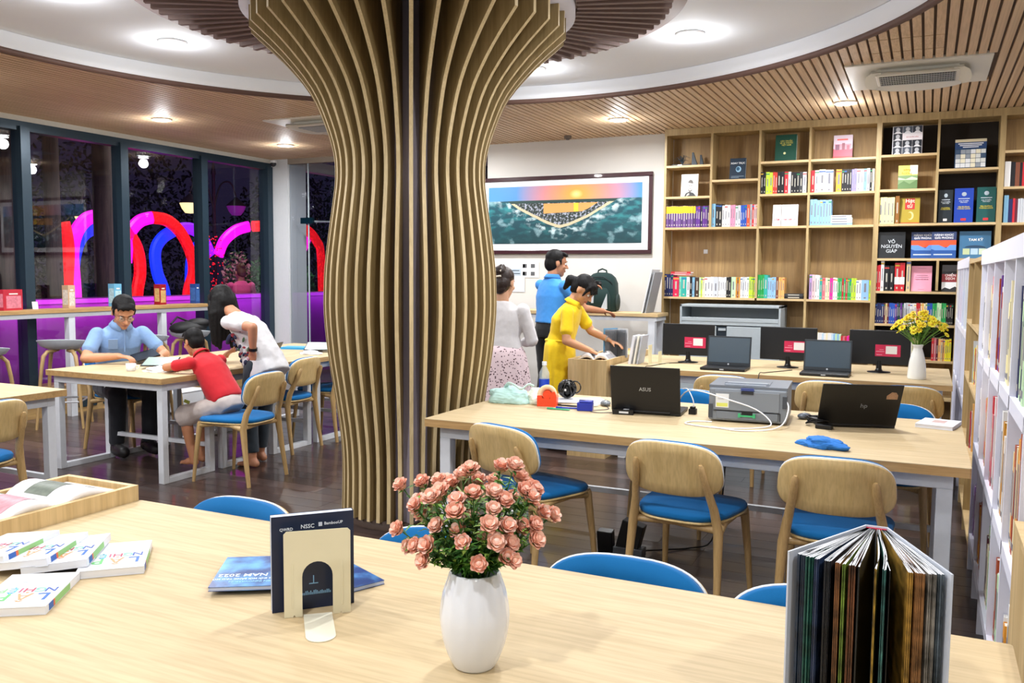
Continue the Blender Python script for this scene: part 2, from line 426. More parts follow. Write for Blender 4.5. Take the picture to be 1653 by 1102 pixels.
# ------------------------------------------------------------------ window wall (glass, dark mullions), plinth
DARK = mat('#2b3d4a', .35, metal=.3, name='dark_aluminium')
def glass(name='glass', tint=(.93, .95, .97)):
    m, N, L, B = nmat(name)
    out = N['Material Output']; g = N.new('ShaderNodeBsdfGlossy'); g.inputs['Roughness'].default_value = 0.0
    t = N.new('ShaderNodeBsdfTransparent'); t.inputs[0].default_value = (*tint, 1)
    f = N.new('ShaderNodeFresnel'); f.inputs[0].default_value = 1.52
    mx = N.new('ShaderNodeMixShader'); mm = N.new('ShaderNodeMath'); mm.operation = 'MULTIPLY'; mm.inputs[1].default_value = 1.6; mm.use_clamp = True
    ge = N.new('ShaderNodeNewGeometry'); iv = N.new('ShaderNodeMath'); iv.operation = 'SUBTRACT'; iv.inputs[0].default_value = 1; L.new(ge.outputs['Backfacing'], iv.inputs[1])
    m3 = N.new('ShaderNodeMath'); m3.operation = 'MULTIPLY'; L.new(f.outputs[0], mm.inputs[0]); L.new(mm.outputs[0], m3.inputs[0]); L.new(iv.outputs[0], m3.inputs[1]); L.new(m3.outputs[0], mx.inputs[0]); L.new(t.outputs[0], mx.inputs[1]); L.new(g.outputs[0], mx.inputs[2])
    L.new(mx.outputs[0], out.inputs[0]); N.remove(B)
    return m
GLASS = glass()
posts = [-1.28, -.1, 1.08, 2.26, 3.44, 4.62, 5.8, 6.98, 8.17, 9.36]
win = thing('window_1', 'x', 'window', (XW, 0, 0)); del win['label']; del win['category']; struct(win)
b = MB(); b.bb(-.06, .06, Y0, 9.42, 2.86, 2.95); b.build('window_frame', DARK, win)
b = MB(); b.bb(-.08, .07, Y0, 9.42, 2.95, 3.0); lab(b.build('head_trim', mat('#cfccc2', .6), win), 'pale trim strip above the glass')
for i, py in enumerate(posts):
    b = MB(); b.bb(-.06, .09, py-.05, py+.05, .3, 2.9); b.build('mullion', DARK, win)
for a, c in zip([Y0]+posts, posts+[9.42]):
    b = MB(); b.bb(-.006, .006, a+.05, c-.05, .3, 2.86); b.build('pane', GLASS, win)
b = MB(); b.bb(-8.3, -7.98, Y0, 9.42, 0, .3); o = struct(b.build('window_plinth', wood('#9a7c50', '#b3935f', 1, .5, 1, 'plinth_oak')))
yy = 5.4
for yy in (6.2, 6.5, 6.8, 8.1):
    q = MB(); q.bb(-7.982, -7.972, yy, yy+.22, .05, .14); q.build('vent_slot', mat('#20323a', .5), o)
# glass partition and door in the line of the back wall
part = thing('window_2', 'x', 'window', (0, 9.46, 0)); del part['label']; del part['category']; struct(part)
b = MB(); b.bb(-7.86, -7.55, -.005, .005, .02, 2.93); b.bb(-7.54, -6.3, -.005, .005, .02, 2.93); b.bb(-6.29, -4.75, -.005, .005, .02, 2.93); b.build('pane', GLASS, part)
b = MB(); b.bb(-7.552, -7.538, -.008, .008, 0, 2.93); b.build('glass_edge', mat('#b9c6cc', .3), part)
b = MB(); b.bb(-7.66, -7.47, -.03, .03, 2.13, 2.21); b.build('door_patch', mat('#0c3040', .2, metal=.6), part)
b = MB(); b.cyl((-7.47, .03, 2.16), (-6.9, .06, 2.14), .012); b.build('closer_arm', mat('#c8ccd0', .3, metal=.8), part)
# vestibule beyond the partition: white frame, dark window, purple panel
w3 = thing('window_3', 'x', 'window', (XW, 0, 0)); del w3['label']; del w3['category']; struct(w3)
WF = mat('#e2e6e6', .5, name='white_frame')
b = MB(); b.bb(-.07, .07, 9.8, 10.03, 0, 3.02); b.bb(-.07, .07, 9.8, 12.6, 2.93, 3.08); b.build('window_frame', WF, w3)
b = MB(); b.bb(-.006, .006, 10.03, 12.6, 0, 2.93); b.build('pane', GLASS, w3)
b = MB(); b.bb(-.06, .06, 11.2, 11.3, 0, 2.93); b.build('mullion', DARK, w3)
b = MB(); b.bb(XW, -4.6, 12.6, 12.7, 0, 3.3); struct(b.build('wall_vestibule', mat('#3c3a48', .7)))
b = MB(); b.bb(XW, -4.6, 9.62, 12.6, -.05, 0); struct(b.build('floor_vestibule', mat('#3a3234', .4)))
# ------------------------------------------------------------------ outside in the dark
b = MB(); b.bb(-60, XW-.1, -30, 60, -.35, -.25); struct(b.build('ground', mat('#201c22', .7, name='paving')))
b = MB(); b.bb(-8.75, -8.5, Y0, 16, -.25, 1.12); b.bb(-8.8, -8.45, Y0, 16, 1.12, 1.17)
struct(b.build('wall_planter', mat('#8a2c96', .45, name='purple_render', noise=.1, scale=3)))
area('planter_glow', (-8.30, 5.5, 1.15), .05, 15, (.9, .16, .85), (0, radians(55), 0), sy=6.5)
area('planter_glow', (-8.30, 10.5, 1.15), .05, 9, (.6, .12, .85), (0, radians(55), 0), sy=4)
# ------------------------------------------------------------------ tables
def table(label, x0, x1, y0, y1, group='oak topped tables', loops='x', grain=0, z=.75, ft=.06, inset=.06, split=None):
    cx, cy = (x0+x1)/2, (y0+y1)/2
    t = thing('table', label, 'table', (cx, cy, 0), 0, group)
    hx, hy = (x1-x0)/2, (y1-y0)/2
    c = .006
    b = MB()
    poly = [(-hx+c, -hy), (hx-c, -hy), (hx, -hy+c), (hx, hy-c), (hx-c, hy), (-hx+c, hy), (-hx, hy-c), (-hx, -hy+c)]
    b.prism(poly, z-.003, z, 0); b.build('tabletop', (OAKX if grain == 0 else OAKY), t)
    b = MB(); b.prism(poly, z-.04, z-.0031, 0); b.build('top_edge', EDGE if grain == 0 else EDGEY, t)
    T = z-.044
    b = MB(); ix, iy = hx-inset, hy-inset
    b.bb(-ix, ix, -iy, -iy+ft, T-ft, T); b.bb(-ix, ix, iy-ft, iy, T-ft, T)
    b.bb(-ix, -ix+ft, -iy+ft, iy-ft, T-ft, T); b.bb(ix-ft, ix, -iy+ft, iy-ft, T-ft, T)
    b.build('top_frame', WHITEM, t, bevel=.003)
    for sx in (-1, 1):
        for sy in (-1, 1):
            b = MB(); lx = sx*(ix-ft/2); ly = sy*(iy-ft/2)
            b.bb(lx-ft/2, lx+ft/2, ly-ft/2, ly+ft/2, 0, T-ft); b.build('leg', WHITEM, t, bevel=.003)
        lx = sx*(ix-ft/2); b = MB(); b.bb(lx-ft/2, lx+ft/2, -iy+ft, iy-ft, 0, ft*.8); b.build('foot_rail', WHITEM, t, bevel=.003)
    b = MB(); b.bb(-ix+ft, ix-ft, iy-ft, iy-ft+.03, .19, .22); b.build('cross_bar', WHITEM, t)
    return t
table('long oak table nearest the camera with vase of roses and bookend', -2.287, .19, .80, 1.994)
table('long oak table with the grey printer and orange tape dispenser', -2.296, .191, 3.784, 4.97)
table('long oak table with three black screens below the wall bookcase', -2.275, .194, 6.62, 7.80)
for k, l in enumerate(('oak table end where the man in glasses sits', 'second table of the left row, by the boy in red', 'third table of the left row, behind the woman in white', 'fourth table of the left row, carrying a tilted tablet', 'last table of the left row, half behind the column')):
    table(l, -5.9, -4.715, 4.31+.566*k, 4.31+.566*(k+1), 'table modules in the left row', grain=1, ft=.05, inset=.04)
table('oak table corner at the left edge with one chair', -6.0, -4.815, 2.5, 3.667, grain=0, ft=.055, inset=.05)
# ------------------------------------------------------------------ chairs: blue pads, ply shells, beech legs
PIPE = mat('#d9dde0', .6, name='piping')
def curve_back(u, v, w):      # u across, v up the back, w forward
    R_ = .55; a = u/R_
    y = -.262 - .17*v + (1-cos(a))*R_*.9 + w*cos(a)
    return (sin(a)*R_ - w*sin(a)*.7, y, .665+v*.99 + w*.17)
def make_chair(label, group):
    t = thing('chair', label, 'chair', (0, 0, 0), 0, group)
    for sx in (-1, 1):
        b = MB()
        pts = [(sx*.215, -.245, 0), (sx*.207, -.215, .2), (sx*.197, -.19, .40), (sx*.180, -.205, .50), (sx*.158, -.258, .62), (sx*.148, -.288, .69), (sx*.147, -.291, .703)]
        rs = [.0125, .016, .021, .019, .016, .014, .007]
        b.tube(pts, rs, 10, flat=1.15); b.build('rear_leg', LEGW, t)
        b = MB(); b.tube([(sx*.215, .235, 0), (sx*.205, .215, .2), (sx*.19, .19, .41), (sx*.187, .186, .425)], [.0115, .016, .021, .02], 10); b.build('front_leg', LEGW, t)
        b = MB(); b.tube([(sx*.197, -.18, .40), (sx*.192, -.08, .415), (sx*.19, .06, .417), (sx*.19, .18, .405)], [.021, .013, .013, .019], 8); b.build('side_rail', LEGW, t)
    b = MB(); b.tube([(-.19, .18, .403), (-.1, .186, .414), (.1, .186, .414), (.19, .18, .403)], [.018, .012, .012, .018], 8); b.build('front_rail', LEGW, t)
    b = MB(); b.tube([(-.19, -.18, .403), (0, -.185, .412), (.19, -.18, .403)], [.017, .012, .017], 8); b.build('rear_rail', LEGW, t)
    def seat(z0):
        return lambda u, v, w: (u*(1+.10*(v/.24)), v+.005, z0+w+.012*(abs(v)/.24)**3*(1 if v > 0 else .4)*-1)
    b = MB(); cushion(b, .445, .465, 3.2, .013, 0, seat(.425), n=40, K=3); b.build('seat_shell', PLY, t)
    b = MB(); cushion(b, .443, .463, 3.2, .028, .010, seat(.438), n=40, K=5); b.build('seat_cushion', BLUE, t)
    b = MB(); cushion(b, .455, .235, 3.1, -.012, 0, lambda u, v, w: curve_back(u*(1-.05*(v/.12)), v, w), n=48, K=5)
    o = b.build('backrest', PLY, t, clean=True)
    b = MB(); cushion(b, .462, .241, 3.1, .006, 0, lambda u, v, w: curve_back(u*(1-.05*(v/.12)), v, w), n=48, K=5); b.build('piping', PIPE, t)
    b = MB(); cushion(b, .457, .237, 3.1, .030, .010, lambda u, v, w: curve_back(u*(1-.05*(v/.12)), v, w+.006), n=48, K=5); b.build('back_cushion', BLUE, t)
    return t
chairs = [
 ('left chair at the printer table, seat turned out beside the column', -1.715, 3.87, -18, 'p'),
 ('middle chair with its wooden back to us at the printer table', -.93, 3.87, -7, 'p'),
 ('right chair at the printer table, just behind the fanned open book', -.30, 3.85, 2, 'p'),
 ('chair pushed under the three screen table, behind the printer', -1.27, 6.43, 0, 's'),
 ('chair under the three screen table, right of the printer', -.56, 6.45, -2, 's'),
 ('chair under the three screen table, behind the open black laptop on the right', -.10, 6.43, 4, 's'),
 ('chair whose blue pad shows left of the bookend', -1.90, 1.80, 178, 'n'),
 ('chair whose blue pad shows behind the pink roses', -1.17, 1.80, 182, 'n'),
 ('chair whose blue pad shows right of the roses', -.645, 1.80, 181, 'n'),
 ('chair whose blue pad shows just left of the fanned open book', -.165, 1.79, 183, 'n'),
 ('chair the boy in red sits on', -4.43, 4.75, 94, 'l'),
 ('empty chair right of the woman in white, second along the left row', -4.87, 5.73, 95, 'l'),
 ('chair mostly hidden by the column at the left row of tables', -4.86, 6.34, 92, 'l'),
 ('chair cut by the left edge of the picture', -4.78, 2.98, 96, 'l'),
 ('chair the man in glasses sits on', -6.10, 5.20, -78, 'm'),
 ('chair standing behind the boy, wooden back just above the table', -6.62, 5.95, -30, 'm'),
 ('blue chair facing us behind the right black laptop', -.15, 5.02, 176, 'b'),
 ('blue chair facing us behind the black laptop and printer cable', -1.30, 5.05, 176, 'b'),
]
GR = dict(p='chairs along the near side of the printer table', s='chairs along the screen table', n='chairs facing us across the nearest table', l='chairs on the right of the left table row', m='chairs on the window side of the left table row', b='chairs on the far side of the printer table')
proto = None
for l, x, y, a, g in chairs:
    if proto is None: proto = make_chair(l, GR[g]); proto.location = (x, y, 0); proto.rotation_euler = (0, 0, radians(a))
    else: dup(proto, (x, y, 0), radians(a), l, GR[g])
# ------------------------------------------------------------------ window counter and bar stools
def counter(label, x0, x1, y0, y1, z, legs, axis):
    t = thing('counter', label, 'counter', (x0, y0, 0)); w, d = x1-x0, y1-y0
    b = MB(); b.bb(0, w, 0, d, z-.035, z); b.build('counter_top', EDGEY if axis else SHELFX, t, bevel=.002)
    b = MB(); b.bb(.02, w-.02, .02, d-.02, z-.08, z-.036); b.build('rail', WHITEM, t)
    for (lx, ly) in legs:
        b = MB(); b.bb(lx-.035, lx+.035, ly-.035, ly+.035, 0.0, z-.081); b.build('leg', WHITEM, t)
    return t
counter('high oak counter with white rail along the purple window', -8.10, -7.78, -1.0, 7.90, 1.095, [(.26, 7.02), (.26, 8.2), (.26, 5.0), (.26, 2.5), (.26, .3)], 1)
counter('high oak counter on white legs below the big picture', -4.6, -2.45, 8.60, 9.0, 1.09, [(2.08, .05), (2.08, .35), (.06, .05)], 0)
SEATG = mat('#c3cad2', .4, name='grey_shell')
def make_stool(label, g):
    t = thing('bar_stool', label, 'stool', (0, 0, 0), 0, g)
    b = MB(); n = 32; rings = []
    prof = [(.02, .0), (.12, .0), (.19, .03), (.222, .075), (.225, .082), (.215, .08), (.17, .045), (.10, .022), (.01, .016)]
    vs = []
    for r, z in prof:
        for i in range(n):
            a = 2*pi*i/n; k = (r/.225); vs.append((r*cos(a), r*sin(a)*.92, .735+z+.028*k*k*sin(a)*(-1)))
    b.add(vs, [(j*n+i, j*n+(i+1) % n, (j+1)*n+(i+1) % n, (j+1)*n+i) for j in range(len(prof)-1) for i in range(n)], 0, True)
    b.build('seat', SEATG, t)
    for sx, sy in ((-1, -1), (1, -1), (1, 1), (-1, 1)):
        b = MB(); b.tube([(sx*.05, sy*.05, .728), (sx*.11, sy*.11, .722), (sx*.138, sy*.138, .68), (sx*.155, sy*.155, .55), (sx*.20, sy*.20, .0)], [.014, .018, .019, .017, .012], 8)
        b.build('leg', LEGW, t)
    b = MB(); b.tube([(-.177,-.177,.25), (.177,-.177,.25), (.177,.177,.25), (-.177,.177,.25), (-.177,-.177,.25)], .009, 6, smooth=False); b.build('foot_ring', mat('#b9bdc2', .3, metal=.7), t)
    return t
st = make_stool('grey shell bar stool on beech legs, in full view behind the man', 'bar stools at the window counter')
st.location = (-7.40, 5.60, 0); st.rotation_euler = (0, 0, radians(40))
for l, x, y, a in (('grey bar stool cut by the left edge of the picture', -7.36, 4.78, 20), ('grey bar stool peeping out right of the seated man', -7.35, 6.55, 10), ('grey bar stool holding the black bag behind the boy', -7.42, 7.20, 30)):
    dup(st, (x, y, 0), radians(a), l)
b = MB(); b.ball((0, 0, .05), .5, 16, 8, sc=(.36, .44, .16)); b.ball((.05, .1, .10), .3, 12, 8, sc=(.4, .5, .2)); b.tube([(-.1, -.15, .1), (-.16, 0, .17), (-.1, .15, .1)], .012, 6)
tag(b.build('bag', mat('#0c0c0e', .6, name='bag_cloth'), None, (-7.42, 7.18, .80)), 'soft black bag lying on a bar stool behind the boy', 'bag')
# white socket box under the window side
b = MB(); b.bb(-.12, .12, -.30, .30, .02, .20); b.bb(-.13, .13, -.31, .31, .2, .215)
o = tag(b.build('appliance', mat('#dfe3e8', .4), None, (-7.15, 6.75, 0), bevel=.01), 'low white box on the floor behind the left table', 'box')
# ------------------------------------------------------------------ oak cabinet at the end of the screen table
cb = thing('end_cabinet', 'oak cabinet with a tray top standing against the screen table', 'cabinet', (-2.455, 6.58, 0))
GR2 = wood('#bd9f6c', '#d6bb8a', 2, .5, 1, 'cabinet_oak')
b = MB(); b.bb(-.165, .165, 0, .02, .0, .80); b.build('front_panel', GR2, cb)
b = MB(); b.bb(-.165, -.145, .02, 1.2, 0, .80); b.build('side_panel', GR2, cb)
b = MB(); b.bb(.145, .165, .02, 1.2, 0, .80); b.build('side_panel', GR2, cb)
b = MB(); b.bb(-.145, .145, 1.18, 1.2, 0, .80); b.build('back_panel', GR2, cb)
b = MB(); b.bb(-.145, .145, .02, 1.18, .765, .782); b.build('top_board', GR2, cb)
# ------------------------------------------------------------------ wall bookcase
SX = [-2.516, -2.113, -1.68, -1.243, -.62, -.047, .535, 1.13]   # uprights, left to right (front at y = 9)
bc = thing('bookcase', 'wall-to-ceiling oak bookcase full of books across the back wall', 'bookcase', (0, 9.0, 0))
D = .27
def zsh(z): return z
b = MB(); b.bb(-2.53, 1.9, 0, .28, 2.93, 2.998); b.build('top_fascia', SHELF, bc)
b = MB(); b.bb(-2.50, 1.9, D-.005, D+.008, .05, 2.93); b.build('back_panel', wood('#8c6f48', '#b3925f', 2, .6, .8, 'back_oak'), bc)
